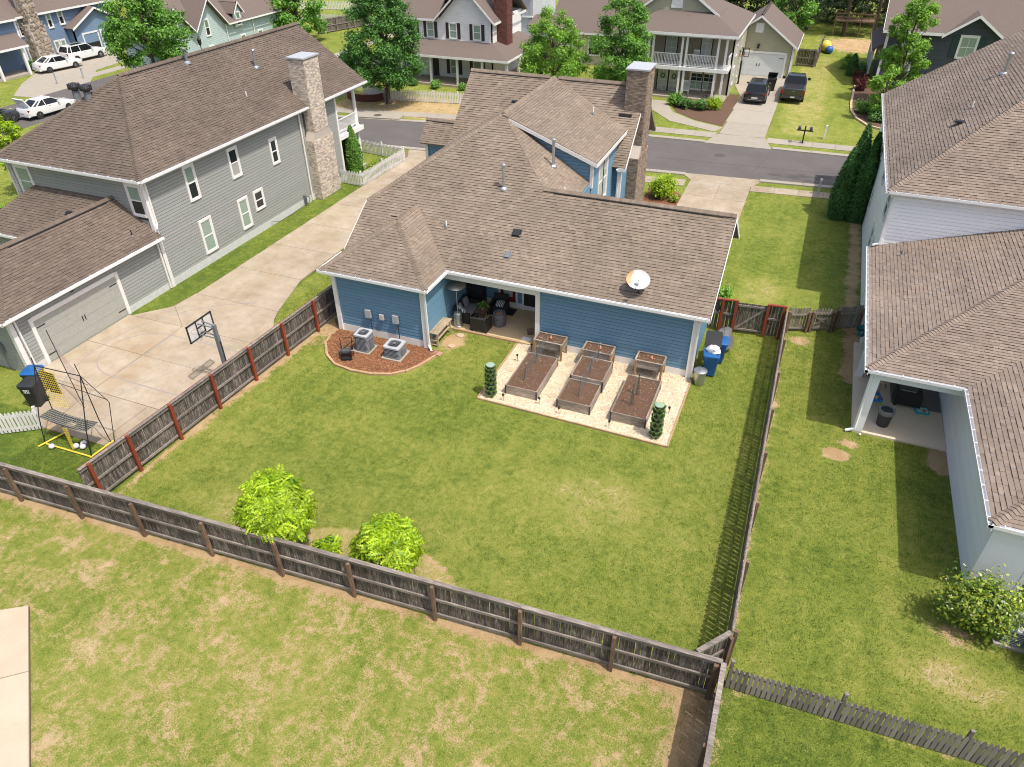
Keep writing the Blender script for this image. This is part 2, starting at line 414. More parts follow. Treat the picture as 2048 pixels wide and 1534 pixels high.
def window(w, s0, s1, z0, z1, up=None, low=None, trim=.10, tm=None, grid=None, d=.028, shutter=None, single=False):
    tm = tm or white; h = w.house; zm = (z0+z1)/2
    mb = MB()
    wbox(mb, w, s0-trim, s0, z0-trim, z1+trim*1.3, 0, d+.04); wbox(mb, w, s1, s1+trim, z0-trim, z1+trim*1.3, 0, d+.04)
    wbox(mb, w, s0, s1, z1, z1+trim*1.3, 0, d+.042); wbox(mb, w, s0-.0, s1+.0, z0-trim, z0, 0, d+.055)
    o = mb.build('window', tm, h)
    sb = MB(); e = .045
    wbox(sb, w, s0, s0+e, z0, z1, 0, d+.02); wbox(sb, w, s1-e, s1, z0, z1, 0, d+.02)
    wbox(sb, w, s0+e, s1-e, z0, z0+e, 0, d+.022); wbox(sb, w, s0+e, s1-e, z1-e, z1, 0, d+.018)
    if not single: wbox(sb, w, s0+e, s1-e, zm-.03, zm+.03, 0, d+.025)
    if grid:
        for i in range(1, grid[0]):
            x = s0+(s1-s0)*i/grid[0]; wbox(sb, w, x-.012, x+.012, z0+e, z1-e, 0, d+.014)
        for i in range(1, grid[1]):
            z = z0+(z1-z0)*i/grid[1]; wbox(sb, w, s0+e, s1-e, z-.012, z+.012, 0, d+.013)
    sb.build('sash', white2, o)
    if single: pn = [(z0+e, z1-e, low or glass_dark)]
    else: pn = [(z0+e, zm-.03, low or glass_dark), (zm+.03, z1-e, up or glass_blind)]
    for a, b, m in pn:
        p = MB(); wbox(p, w, s0+e, s1-e, a, b, .002, d+.006); p.build('pane', m, o)
    if shutter:
        sw = (s1-s0)*.45
        for c in (s0-trim-sw, s1+trim):
            p = MB(); wbox(p, w, c, c+sw, z0-.05, z1+.08, 0, .05); q = p.build('shutter', shutter, h)
            p = MB()
            for i in range(9):
                z = z0+.03+(z1-z0-.05)*i/8.5; wbox(p, w, c+.05, c+sw-.05, z, z+.05, .05, .06)
            p.build('louvre', shutter, q)
    return o
def wdoor(w, s0, s1, z0, z1, mat, glass=None, trim=.1, tm=None):
    mb = MB(); tm = tm or white
    wbox(mb, w, s0-trim, s0, z0, z1+trim, 0, .06); wbox(mb, w, s1, s1+trim, z0, z1+trim, 0, .06); wbox(mb, w, s0, s1, z1, z1+trim, 0, .062)
    f = mb.build('door_frame', tm, w.house)
    d = MB(); wbox(d, w, s0, s1, z0, z1, 0, .03); o = d.build('door', mat, w.house)
    if glass:
        g = MB(); wbox(g, w, s0+.16, s1-.16, z0+.55, z1-.16, .03, .038); g.build('pane', glass, o)
        g = MB(); 
        for a in ((s0+.12, s0+.16), (s1-.16, s1-.12)): wbox(g, w, a[0], a[1], z0+.5, z1-.12, .03, .05)
        for a in ((z0+.5, z0+.55), (z1-.16, z1-.12)): wbox(g, w, s0+.16, s1-.16, a[0], a[1], .03, .05)
        g.build('bead', mat, o)
    k = MB(); k.ball(wpt(w, s1-.09, z0+1.0, .07), .03, 8, 6); k.build('knob', metal_dark, o)
    return o

def clip(poly, a, b, c):
    """keep a*x+b*y<=c"""
    out = []
    for i in range(len(poly)):
        p, q = poly[i], poly[(i+1) % len(poly)]; dp = a*p[0]+b*p[1]-c; dq = a*q[0]+b*q[1]-c
        if dp <= 0: out.append(p)
        if (dp < 0 < dq) or (dq < 0 < dp):
            t = dp/(dp-dq); out.append((p[0]+(q[0]-p[0])*t, p[1]+(q[1]-p[1])*t))
    return out
_wedge = {}
def wedge_mesh(mat):
    if mat.name not in _wedge:
        m = MB(); m.v = [(-.5,0,0),(.5,0,0),(.5,1,0),(-.5,1,0),(-.5,0,.02),(.5,0,.02),(.5,1,.004),(-.5,1,.004)]
        m.f = [(0,3,2,1),(4,5,6,7),(0,1,5,4),(1,2,6,5),(2,3,7,6),(3,0,4,7)]; me = m.mesh('shingle', mat); me.materials.append(shingle_edge); me.polygons[2].material_index = 1; _wedge[mat.name] = me  # dark cut edge, also stands in for the shade under each course
    return _wedge[mat.name]
class Roof:
    def __init__(s, house, mat, slab_mat=None, ex=.145, n_ind=300, thick=.13, tabs=True):
        s.h = house; s.mat = mat; s.ex = ex; s.n = n_ind; s.thick = thick; s.slab = MB(); s.full = []; s.cut = []; s.caps = []; s.tabs = tabs; s.planes = []
    def plane(s, pts):
        P = [Vector(p) for p in pts]; n = (P[1]-P[0]).cross(P[2]-P[0]).normalized()
        if n.z < 0: P = P[::-1]; n = -n
        s.slab.extr([p - n*.004 for p in P], -n*s.thick); s.planes.append((P, n))
        if not s.tabs: return
        u = Vector((0,0,1)).cross(n).normalized(); v = n.cross(u).normalized(); o = P[0]
        Q = [((p-o).dot(u), (p-o).dot(v)) for p in P]
        ed = []
        for i in range(len(Q)):
            a, b = Q[i], Q[(i+1) % len(Q)]; dx, dy = b[0]-a[0], b[1]-a[1]; L = math.hypot(dx, dy)
            if L < 1e-6: continue
            nx, ny = dy/L, -dx/L; ed.append((nx, ny, nx*a[0]+ny*a[1]))
        u0 = min(q[0] for q in Q); u1 = max(q[0] for q in Q); v0 = min(q[1] for q in Q); v1 = max(q[1] for q in Q)
        r = random.Random(int(abs(o.x*31+o.y*17+o.z*7)*10)); k = 0; vv = v0-.01
        while vv < v1:
            x = u0 - r.random()*.3
            row = span(Q, min(max(vv+s.ex*.5, v0+.001), v1-.001))
            xmax = (row[1] if row else u1)+.3; xmin = (row[0] if row else u0)-.35
            while x < xmax:
                w_ = r.choice((.14, .17, .2, .26, .33))*1.05
                if x+w_ > xmin:
                    rect = [(x, vv), (x+w_, vv), (x+w_, vv+s.ex*1.08), (x, vv+s.ex*1.08)]
                    inside = all(a*c[0]+b*c[1] <= d+1e-4 for a, b, d in ed for c in rect)
                    lift = r.choice((1.1, 1.2, 1.8))
                    if inside: s.full.append((o+u*(x+w_/2)+v*vv, u, v, n, w_-.004, lift))
                    else:
                        q = rect
                        for a, b, d in ed:
                            q = clip(q, a, b, d)
                            if len(q) < 3: break
                        if len(q) >= 3:
                            s.cut.append([(o+u*a+v*b, o+u*a+v*b+n*(.004+.016*lift*(1-(b-vv)/(s.ex*1.08)))) for a, b in q])
                x += w_
            vv += s.ex
    def ridge(s, p0, p1, n1, n2, vent=False, w=.15, step=.14):
        """cap shingles folded over the line p0-p1; n1, n2 horizontal-ish downslope direction vectors"""
        p0, p1 = Vector(p0), Vector(p1); d = (p1-p0); L = d.length; d.normalize()
        def perp(q): q = Vector(q); q = q - d*q.dot(d); return q.normalized()
        a, b = perp(n1), perp(n2); up = -(a+b); up = up.normalized() if up.length > .01 else Vector((0,0,1))
        if up.z < 0: up = -up
        lift0 = .0
        if vent:
            m = MB(); lift0 = .065
            for e in (a, b):
                m.extr([p0+d*.5+up*.02, p1-d*.5+up*.02, p1-d*.5+e*.17+up*.02, p0+d*.5+e*.17+up*.02], up*.055)
            m.build('ridge_vent', black, s.h)
        m = MB(); rings = []
        for t, hgt in ((0, .03), (step*1.35, .012)):
            rings.append([a*w+up*0+d*t, up*hgt*1.1+d*t, b*w+d*t, b*w+up*hgt+d*t, up*(hgt*2.0+.01)+d*t, a*w+up*hgt+d*t])
        m.loft(rings); me = m.mesh('ridge_cap', s.mat); k = int(L/step)
        s.caps.append((me, [p0+d*(i*step)+up*(.012+lift0) for i in range(k)]))
    def finish(s, name='roof'):
        o = s.slab.build(name, s.mat, s.h)
        s.full.sort(key=lambda t: (t[0]-CAM).length)
        for c, u, v, n, w_, lift in s.full[:s.n]:
            piece('shingle', o, s.mat, c+n*.001, (w_, s.ex*1.08, lift), Matrix((u, v, n)).transposed(), mesh=wedge_mesh(s.mat))
        mb = MB()
        for c, u, v, n, w_, lift in s.full[s.n:]:
            k = len(mb.v); e = v*s.ex*1.08; h = u*(w_/2)
            mb.v += [tuple(c-h), tuple(c+h), tuple(c-h+n*.02*lift), tuple(c+h+n*.02*lift), tuple(c+h+e+n*.004), tuple(c-h+e+n*.004), tuple(c+h+e), tuple(c-h+e)]
            mb.f += [(k,k+1,k+3,k+2),(k+2,k+3,k+4,k+5),(k+1,k+6,k+4,k+3),(k,k+2,k+5,k+7)]
        for q in s.cut:
            k = len(mb.v); m = len(q); mb.v += [tuple(t) for _, t in q] + [tuple(t) for t, _ in q]; mb.f.append(tuple(range(k, k+m)))
            for i in range(m): j = (i+1) % m; mb.f.append((k+i, k+m+i, k+m+j, k+j))
        if mb.v:
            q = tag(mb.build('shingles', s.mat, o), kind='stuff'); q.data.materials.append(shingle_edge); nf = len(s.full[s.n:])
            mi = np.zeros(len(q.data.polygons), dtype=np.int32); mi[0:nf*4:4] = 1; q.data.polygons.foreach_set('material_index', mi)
        for me, ps in s.caps:
            for p in ps: piece('ridge_cap', o, s.mat, p, (1, 1, 1), mesh=me)
        return o
def gutter(house, p0, p1, z, hang=.75, mat=None, depth=.12):
    w = wallframe(p0, p1); m = MB(); mat = mat or white2
    wbox(m, w, 0, w.L, z-.11, z-.098, 0, depth); wbox(m, w, 0, w.L, z-.098, z+.005, depth-.012, depth); wbox(m, w, 0, w.L, z-.2, z-.002, -.03, 0)
    wbox(m, w, 0, .012, z-.098, z+.003, 0, depth-.012); wbox(m, w, w.L-.012, w.L, z-.098, z+.003, 0, depth-.012)
    o = m.build('gutter', mat, house)
    h = MB(); k = max(1, int(w.L/hang))
    for i in range(k): s_ = (i+.5)*w.L/k; wbox(h, w, s_-.012, s_+.012, z+.006, z+.02, -.03, depth+.004)
    tag(h.build('gutter_hanger', mat, o), kind='stuff'); return o
def downspout(house, pts, mat=None, w=.085):
    m = MB(); P = [Vector(p) for p in pts]
    for i in range(len(P)-1):
        d = P[i+1]-P[i]; q = d.to_track_quat('Z', 'Y').to_matrix(); m.obox((P[i]+P[i+1])/2, (w, w*.8, d.length+w*.5), q)
    return m.build('downspout', mat or white2, house)
def pipe_vent(house, c, h, r=.045, cap=True, mat=None):
    m = MB(); m.lathe([(r*2.6, -.06), (r*2.4, .03), (r*1.15, .10)], c, 12); o = m.build('vent_flashing', metal_grey if not cap else copper, house)
    m = MB(); m.tube([c, (c[0], c[1], c[2]+h)], r, 10)
    if cap: m.lathe([(r*1.05, h-.10), (r*1.5, h-.09), (r*1.5, h-.02), (r*1.1, h+.03), (.01, h+.05)], c, 12)
    m.build('vent_pipe', mat or copper, o); return o
def box_vent(house, c, up, size=(.32, .32, .09), mat=None):
    n = Vector(up).normalized(); u = Vector((1,0,0)); v = n.cross(u).normalized(); R_ = Matrix((u, v, n)).transposed()
    m = MB(); m.obox(Vector(c)+n*.05, (size[0], size[1], size[2]), R_); m.obox(Vector(c)+n*.02, (size[0]*1.35, size[1]*1.35, .014), R_)
    return m.build('roof_vent', mat or black, house)
def brickwork(parent, faces, mat, bw=.2, bh=.072, gap=.011, n_ind=300):
    """faces: list of (origin, u, width, z0, z1, outward n, optional left/right taper)"""
    allb = []
    for (o, u, wd, z0, z1, n) in faces:
        o, u, n = Vector(o), Vector(u), Vector(n); k = int((z1-z0)/bh)
        for i in range(k):
            off = (bw/2 if i % 2 else 0); x = -off
            while x < wd-.02:
                a, b = max(0, x), min(wd, x+bw-gap); x += bw
                if b-a > .03: allb.append((o+u*((a+b)/2)+Vector((0,0,z0+(i+.5)*bh))+n*rng.uniform(.003, .011), u, n, b-a))
    rng.shuffle(allb); allb.sort(key=lambda t: (t[0]-CAM).length)
    for c, u, n, L in allb[:n_ind]: piece('brick', parent, mat, c, (L, .03, bh-gap), Matrix((u, -n, Vector((0,0,1)))).transposed())
    mb = MB()
    for c, u, n, L in allb[n_ind:]: mb.obox(c, (L, .03, bh-gap), Matrix((u, -n, Vector((0,0,1)))).transposed())
    if mb.v: tag(mb.build('bricks', mat, parent), kind='stuff')

brick_tan = M('brick_tan', (.60, .525, .445), (.47, .39, .315), .9, 5, .9, .35, .2)
brick_brown = M('brick_brown', (.30, .235, .18), (.19, .135, .10), .9, 5, .9, .38, .2)
mortar = M('mortar', (.46, .41, .35), (.38, .33, .28), .95, 12, .8, 0, .2)

# ------------------------------------------------------------------ blue house (the one the yard belongs to)
A = thing('blue_house', 'one-storey blue lap-sided house with tan shingle roof behind the garden beds', 'house', (-11, 34, 0))
pA = .63; eA = 3.15
w = make_wall(A, (-18.5, 24.02), (-13.92, 24.02), 0, 3.02, blue, base=.36); wA_bump = w
w = make_wall(A, (-13.92, 24.02), (-13.92, 28.8), 0, 3.02, blue, base=.3); wA_in = w
w = make_wall(A, (-9.4, 26.02), (-2.45, 26.02), 0, 3.02, blue, base=.36); wA_back = w
w = make_wall(A, (-13.92, 28.8), (-9.4, 28.8), 0, 2.8, blue, openings=[(.15, 1.25, .95, 2.35), (1.5, 2.5, 0, 2.2)], base=.32); wA_pat = w
window(w, .3, 1.15, 1.1, 2.25, glass_dark, glass_dark, .12)
wdoor(w, 1.62, 2.42, .05, 2.1, red_door, glass_pale, .1)
make_wall(A, (-9.4, 28.8), (-9.4, 26.02), 0, 3.0, blue, base=.3)
make_wall(A, (-18.5, 44.5), (-18.5, 24.02), 0, 3.0, blue, boards=False)
make_wall(A, (-18.5, 44.5), (-18.5, 28.2), 3.0, 4.62, blue, boards=False)
make_wall(A, (-2.45, 26.02), (-2.45, 33.9), 0, [(7.88, 3.05), (3.93, 5.60), (0, 3.05)], blue)
make_wall(A, (-2.45, 33.9), (-9.2, 33.9), 0, 3.0, blue, boards=False)
w = wallframe((-13.95, 33.45), (-9.35, 33.45))
wd = make_wall(A, (-13.6, 33.45), (-9.35, 33.45), 4.85, [(4.25, 4.95), (4.25, 6.08), (.0, 7.68)][0:0] or [(4.25, 6.02), (0, 7.62)], blue)
we = make_wall(A, (-9.35, 33.45), (-9.35, 38.2), 0, 6.0, blue, openings=[(1.2, 2.9, 3.4, 5.68)])
window(we, 1.3, 2.0, 3.5, 5.55, glass_pale, glass_pale, .1, grid=(1, 2)); window(we, 2.1, 2.8, 3.5, 5.55, glass_pale, glass_pale, .1, grid=(1, 2))
make_wall(A, (-9.35, 37.75), (-8.95, 37.75), 0, 4.7, blue); make_wall(A, (-9.36, 30.6), (-9.36, 33.44), 0, 4.98, blue, boards=False)
make_wall(A, (-8.95, 37.75), (-8.95, 44.3), 0, [(6.55, 4.75), (3.25, 7.62), (0, 4.75)], blue)
make_wall(A, (-18.8, 44.3), (-18.8, 37.75), 0, [(6.55, 4.75), (3.25, 7.62), (0, 4.75)], blue, boards=False)
make_wall(A, (-8.95, 44.3), (-18.8, 44.3), 0, 4.7, blue, boards=False)
make_wall(A, (-22.9, 41.7), (-18.8, 41.7), 0, 3.1, blue); make_wall(A, (-22.9, 43.4), (-22.9, 41.7), 0, 3.1, blue, boards=False); make_wall(A, (-18.8, 43.4), (-22.9, 43.4), 0, 3.1, blue, boards=False)
for x, y, z in ((-18.46, 24.06, 3.02), (-13.96, 24.06, 3.02), (-9.34, 26.06, 3.02), (-2.5, 26.06, 3.02), (-22.86, 41.74, 3.1)):
    corner(A, x, y-.055, 0, z, .2)
for x, y, z0, z1 in ((-9.33, 33.43, 4.8, 6.0), (-8.93, 37.73, 0, 4.7), (-13.96, 28.75, 0, 2.7)): corner(A, x, y, z0, z1, .15)
MB().box(-13.9, -9.25, 25.93, 26.12, 2.62, 3.04).build('porch_beam', white, A)
MB().box(-13.9, -9.42, 26.13, 28.78, 2.78, 2.84).build('porch_ceiling', ceil_m, A)
MB().box(-11.05, -9.5, 28.72, 28.765, .3, 2.6).build('dark_wall_panel', glass_dark, A)  # added dark sheet standing in for the dark blue wall beside the door
m = MB(); m.box(-11.15, -11.05, 28.70, 28.77, 0, 2.7); m.box(-9.5, -9.43, 28.7, 28.77, 0, 2.7); m.build('panel_trim', white, A)
RA = Roof(A, shingle_a)
zA = lambda y: eA + pA*(y-25.78)
RA.plane([(-19, 25.78, eA), (-10.55, 25.78, eA), (-10.55, 29.95, zA(29.95)), (-13.95, 33.35, zA(33.35)), (-19, 28.3, zA(28.3))])
RA.plane([(-10.55, 25.78, eA), (-1.98, 25.78, eA), (-1.98, 29.95, zA(29.95)), (-10.55, 29.95, zA(29.95))])
zt = zA(33.35); zr = zA(29.95); zb = 4.83
RA.plane([(-19, 23.76, eA), (-13.65, 23.76, eA), (-16.325, 26.435, zb)])
RA.plane([(-19, 23.76, eA), (-16.325, 26.435, zb), (-16.325, 28.5, zb), (-19, 25.82, eA)])
RA.plane([(-13.65, 23.76, eA), (-13.65, 25.82, eA), (-16.325, 28.5, zb), (-16.325, 26.435, zb)])
RA.plane([(-10.55, 29.95, zr), (-1.98, 29.95, zr), (-1.98, 34.12, eA), (-9.2, 34.12, eA)])
RA.plane([(-13.95, 33.35, zt), (-10.55, 29.95, zr), (-9.4, 31.1, zt-.63*4.55), (-9.4, 38.2, zt-.63*4.55), (-13.95, 38.2, zt)])
RA.plane([(-13.95, 33.35, zt), (-13.95, 41, zt), (-19, 41, zA(28.3)), (-19, 28.3, zA(28.3))])
RA.plane([(-13.92, 33.2, zt+.02), (-9.05, 33.2, 6.12), (-9.05, 39.0, 6.12), (-13.92, 41, zt+.02)])
RA.plane([(-19.15, 41, zt), (-8.6, 41, zt), (-8.6, 37.3, zt-.9*3.7), (-19.15, 37.3, zt-.9*3.7)])
RA.plane([(-19.15, 41, zt), (-8.6, 41, zt), (-8.6, 44.7, zt-.9*3.7), (-19.15, 44.7, zt-.9*3.7)])
RA.plane([(-23.2, 42.5, 4.3), (-18.7, 42.5, 4.3), (-18.7, 41.3, 3.15), (-23.2, 41.3, 3.15)])
RA.plane([(-23.2, 42.5, 4.3), (-18.7, 42.5, 4.3), (-18.7, 43.7, 3.15), (-23.2, 43.7, 3.15)])
S_, N_, E_, W_ = (0, -1, -.63), (0, 1, -.63), (1, 0, -.63), (-1, 0, -.63)
RA.ridge((-1.98, 29.95, zr), (-10.55, 29.95, zr), S_, N_, vent=True)
RA.ridge((-13.95, 41, zt), (-13.95, 33.35, zt), W_, E_, vent=True)
RA.ridge((-19, 28.3, zA(28.3)), (-13.95, 33.35, zt), S_, W_)
RA.ridge((-19, 23.76, eA), (-16.325, 26.435, zb), S_, W_); RA.ridge((-13.65, 23.76, eA), (-16.325, 26.435, zb), S_, E_)
RA.ridge((-16.325, 26.435, zb), (-16.325, 28.4, zb), W_, E_)
RA.ridge((-19.15, 41, zt), (-14.2, 41, zt), (0, -1, -.9), (0, 1, -.9), vent=True); RA.ridge((-9.2, 41, zt), (-13.7, 41, zt), (0, -1, -.9), (0, 1, -.9), vent=True)
RA.ridge((-23.2, 42.5, 4.3), (-19.0, 42.5, 4.3), (0, -1, -.9), (0, 1, -.9), vent=True)
RA.finish()
m = MB()   # white fascia and rakes
for a, b in (((-1.955, 25.8, eA-.02), (-1.955, 29.95, zr-.02)), ((-1.955, 29.95, zr-.02), (-1.955, 34.1, eA-.02)), ((-9.03, 33.19, 6.1), (-13.6, 33.19, 7.8)), ((-9.03, 33.19, 6.1), (-9.03, 38.9, 6.1)), ((-8.58, 37.3, 4.57), (-8.58, 41, zt-.02)), ((-8.58, 37.28, 4.57), (-9.0, 37.28, 4.57)), ((-19.03, 25.9, eA+.06), (-19.03, 28.3, zA(28.3)))):
    a, b = Vector(a), Vector(b); d = b-a; out = Vector((0, -.012, 0)) if abs(d.y) < .01 else Vector((.012, 0, 0)) if a.x > -15 else Vector((-.012, 0, 0))
    m.extr([a, b, b+Vector((0, 0, -.19)), a+Vector((0, 0, -.19))], out*2)
m.build('rake_board', white, A)
gutter(A, (-19, 23.76), (-13.65, 23.76), eA); gutter(A, (-13.65, 25.74), (-1.98, 25.74), eA); gutter(A, (-13.65, 23.66), (-13.65, 25.7), eA); gutter(A, (-19, 25.7), (-19, 23.7), eA)
m = MB(); m.box(-18.98, -13.7, 23.78, 24.02, 3.0, 3.03); m.box(-13.9, -1.99, 25.8, 26.02, 3.0, 3.03); m.box(-13.9, -13.66, 23.8, 26.0, 3.0, 3.03); m.build('soffit', white, A)
downspout(A, [(-13.75, 23.7, 3.02), (-13.78, 23.86, 2.8), (-13.78, 23.9, .25), (-13.6, 23.74, .1)])
downspout(A, [(-2.3, 25.72, 3.0), (-2.36, 25.88, 2.8), (-2.36, 25.9, .15)])
downspout(A, [(-9.0, 37.2, 4.5), (-9.02, 37.6, 4.2), (-9.02, 37.62, .2)])
# chimney
ch = MB(); ch.box(-9.5, -8.38, 39.8, 41.4, 0, 8.95); ch.box(-9.0, -8.36, 39.25, 41.7, 0, 4.5)
ch.extr([(-9.0, 39.25, 4.5), (-9.0, 39.8, 5.05), (-9.0, 39.8, 4.5)], (.64, 0, 0)); cho = ch.build('chimney', mortar, A)
brickwork(cho, [((-9.5, 39.8, 0), (1, 0, 0), 1.12, 5.1, 8.93, (0, -1, 0)), ((-8.38, 39.8, 0), (0, 1, 0), 1.6, 4.5, 8.93, (1, 0, 0)), ((-9.0, 39.25, 0), (1, 0, 0), .64, .1, 4.5, (0, -1, 0)), ((-8.36, 39.25, 0), (0, 1, 0), 2.45, .1, 4.5, (1, 0, 0))], brick_brown)
MB().box(-9.58, -8.3, 39.72, 41.48, 8.95, 9.03).build('chimney_cap', metal_pale, cho)
MB().box(-9.7, -9.0, 39.5, 39.8, 6.55, 6.75).build('flashing', metal_dark, cho)
# things fixed to the roof
pipe_vent(A, (-12.47, 29.75, zA(29.75)), 1.15, .075); pipe_vent(A, (-10.95, 32.3, 6.05), 1.3, .07)
pipe_vent(A, (-14.45, 27.6, zA(27.6)), .3, .035, False, white2); pipe_vent(A, (-9.9, 30.95, 5.32), .3, .035, False, white2); pipe_vent(A, (-10.9, 38.6, 6.85), .35, .035, False, white2)
box_vent(A, (-11.07, 27.85, zA(27.85)), (0, -.63, 1)); box_vent(A, (-11.11, 26.85, zA(26.85)), (0, -.63, 1), (.22, .3, .1), metal_grey)
box_vent(A, (-17.2, 27.8, 4.3), (-.63, 0, 1), (.3, .25, .1)); box_vent(A, (-14.6, 36.6, 7.6), (-.63, 0, 1), (.25, .3, .12))
# wall fittings
m = MB(); 
for x in (-16.82, -15.4): m.box(x-.14, x+.14, 23.84, 23.97, 1.05, 1.45)
m.build('disconnect_box', metal_pale, A); MB().box(-16.22, -16.02, 23.86, 23.97, 1.08, 1.34).build('outlet_box', cream, A)
m = MB(); m.tube([(-16.72, 23.9, 1.05), (-16.7, 23.88, .3), (-16.55, 23.5, .12)], .022, 6); m.tube([(-15.3, 23.9, 1.05), (-15.28, 23.88, .35), (-15.1, 23.4, .15)], .022, 6); m.build('conduit', metal_dark, A)

# ------------------------------------------------------------------ sage house on the left
B = thing('sage_house', 'two-storey grey-green house with attached garage and pale brick chimney', 'house', (-33.5, 30, 0))
wins = [(27.04, 27.83, 3.62, 5.49), (30.36, 31.18, 3.70, 5.35), (33.86, 34.55, 3.35, 4.85), (27.13, 28.06, .60, 2.50), (30.26, 31.12, .72, 2.50), (31.63, 32.5, 1.33, 2.50)]
wB = make_wall(B, (-29.07, 24.4), (-29.07, 40.9), 0, 5.75, sage, openings=[(a-24.4, b-24.4, c, d+.01) for a, b, c, d in wins]+[(37.35-24.4, 39.35-24.4, 0, 6)], base=.42, base_mat=foundation)
gl = [(glass_blind, glass_dark), (glass_dark, curtain), (glass_dark, glass_dark), (glass_blind, glass_blind), (glass_blind, glass_blind), (glass_dark, glass_dark)]
for (a, b, c, d), (g1, g2) in zip(wins, gl): window(wB, a-24.4+.1, b-24.4-.1, c+.1, d-.12, g1, g2, .11)
wBb = make_wall(B, (-38.0, 24.4), (-29.07, 24.4), 0, 5.75, sage, openings=[(.3, 1.45, 3.75, 5.5), (7.85, 8.8, 3.7, 5.5)])
window(wBb, .42, 1.32, 3.9, 5.35, glass_blind, glass_blind, .11); window(wBb, 7.95, 8.7, 3.9, 5.35, glass_blind, glass_dark, .11)
make_wall(B, (-29.07, 40.9), (-38, 40.9), 0, 5.75, sage, boards=False); make_wall(B, (-38, 40.9), (-38, 24.4), 0, 5.75, sage, boards=False)
wBg = make_wall(B, (-29.07, 15.9), (-29.07, 24.38), 0, 2.78, sage, openings=[(.8, 5.6, 0, 2.3)], base=.34, base_mat=foundation)
make_wall(B, (-33.6, 15.9), (-29.07, 15.9), 0, 2.78, sage); make_wall(B, (-33.6, 24.4), (-33.6, 15.9), 0, 2.78, sage, boards=False)
make_wall(B, (-38, 22.1), (-33.6, 22.1), 0, 2.8, sage); make_wall(B, (-38, 24.4), (-38, 22.1), 0, 2.8, sage, boards=False)
# garage door
m = MB()
wbox(m, wBg, .78, .95, 0, 2.3, 0, .07); wbox(m, wBg, 5.42, 5.6, 0, 2.3, 0, .07); wbox(m, wBg, .95, 5.42, 2.12, 2.32, 0, .072); m.build('door_frame', white, B)
gd = MB(); wbox(gd, wBg, .95, 5.42, .02, 2.12, -.02, .038); gdo = gd.build('garage_door', gmat('garage_door_paint', (.36, .365, .33), .5), B)
for i in range(4):
    p = MB(); wbox(p, wBg, .97, 5.40, .04+.52*i, .04+.52*i+.505, .038, .048); p.build('door_panel', MAT['garage_door_paint'], gdo)
hw = MB()
for s_ in (3.1, 3.24): wbox(hw, wBg, s_, s_+.035, .95, 1.2, .048, .075)
for s_, z in ((1.0, 1.75), (1.0, .35), (4.95, 1.75), (4.95, .35)): wbox(hw, wBg, s_, s_+.42, z, z+.05, .048, .06)
hw.build('door_handle', metal_dark, gdo)
lt = MB(); wbox(lt, wBg, 3.05, 3.2, 2.48, 2.62, .02, .12); lt.build('wall_lamp', metal_dark, B)
for y, z in ((15.93, 2.78), (24.42, 5.75)): corner(B, -29.1, y, 0, z, .2)
corner(B, -37.95, 24.4, 2.9, 5.75, .16); corner(B, -29.07, 40.9, 0, 5.75, .16)
RB = Roof(B, shingle_b); eB = 5.85; zB = 5.85+.66*4.88
RB.plane([(-28.65, 24.0, eB), (-28.65, 44.3, eB), (-33.53, 44.3, zB), (-33.53, 28.88, zB)])
RB.plane([(-38.4, 24.0, eB), (-38.4, 44.3, eB), (-33.53, 44.3, zB), (-33.53, 28.88, zB)])
RB.plane([(-38.4, 24.0, eB), (-28.65, 24.0, eB), (-33.53, 28.88, zB)])
zg = 2.88+.66*2.53
RB.plane([(-28.72, 15.45, 2.88), (-28.72, 24.4, 2.88), (-31.25, 24.4, zg), (-31.25, 17.98, zg)])
RB.plane([(-33.78, 15.45, 2.88), (-33.78, 24.4, 2.88), (-31.25, 24.4, zg), (-31.25, 17.98, zg)])
RB.plane([(-33.78, 15.45, 2.88), (-28.72, 15.45, 2.88), (-31.25, 17.98, zg)])
RB.plane([(-38.5, 21.7, 2.9), (-31.3, 21.7, 2.9), (-31.3, 24.4, 4.5), (-36.6, 24.4, 4.5)])
E66, W66, S66 = (1, 0, -.66), (-1, 0, -.66), (0, -1, -.66)
RB.ridge((-33.53, 44.3, zB), (-33.53, 28.88, zB), E66, W66, vent=True); RB.ridge((-28.65, 24.0, eB), (-33.53, 28.88, zB), E66, S66); RB.ridge((-38.4, 24.0, eB), (-33.53, 28.88, zB), W66, S66)
RB.ridge((-31.25, 24.35, zg), (-31.25, 17.98, zg), E66, W66, vent=True); RB.ridge((-28.72, 15.45, 2.88), (-31.25, 17.98, zg), E66, S66)
RB.finish()
gutter(B, (-28.65, 24.0), (-28.65, 37.5), eB); gutter(B, (-28.65, 39.2), (-28.65, 44.3), eB); gutter(B, (-38.4, 24.0), (-28.65, 24.0), eB)
gutter(B, (-28.72, 15.45), (-28.72, 24.38), 2.88); gutter(B, (-33.7, 15.45), (-28.72, 15.45), 2.88); gutter(B, (-38.5, 21.7), (-33.9, 21.7), 2.9)
m = MB(); m.box(-29.07, -28.66, 24.05, 44.2, 5.70, 5.73); m.box(-38.3, -29.1, 24.02, 24.4, 5.70, 5.73); m.box(-29.07, -28.75, 15.5, 24.3, 2.72, 2.75); m.build('soffit', white, B)
downspout(B, [(-28.8, 24.1, 5.75), (-28.95, 24.5, 5.5), (-28.97, 24.5, 3.45), (-28.8, 24.3, 3.3)], white); downspout(B, [(-28.85, 24.0, 2.8), (-28.97, 24.15, 2.6), (-28.97, 24.15, .1)], white)
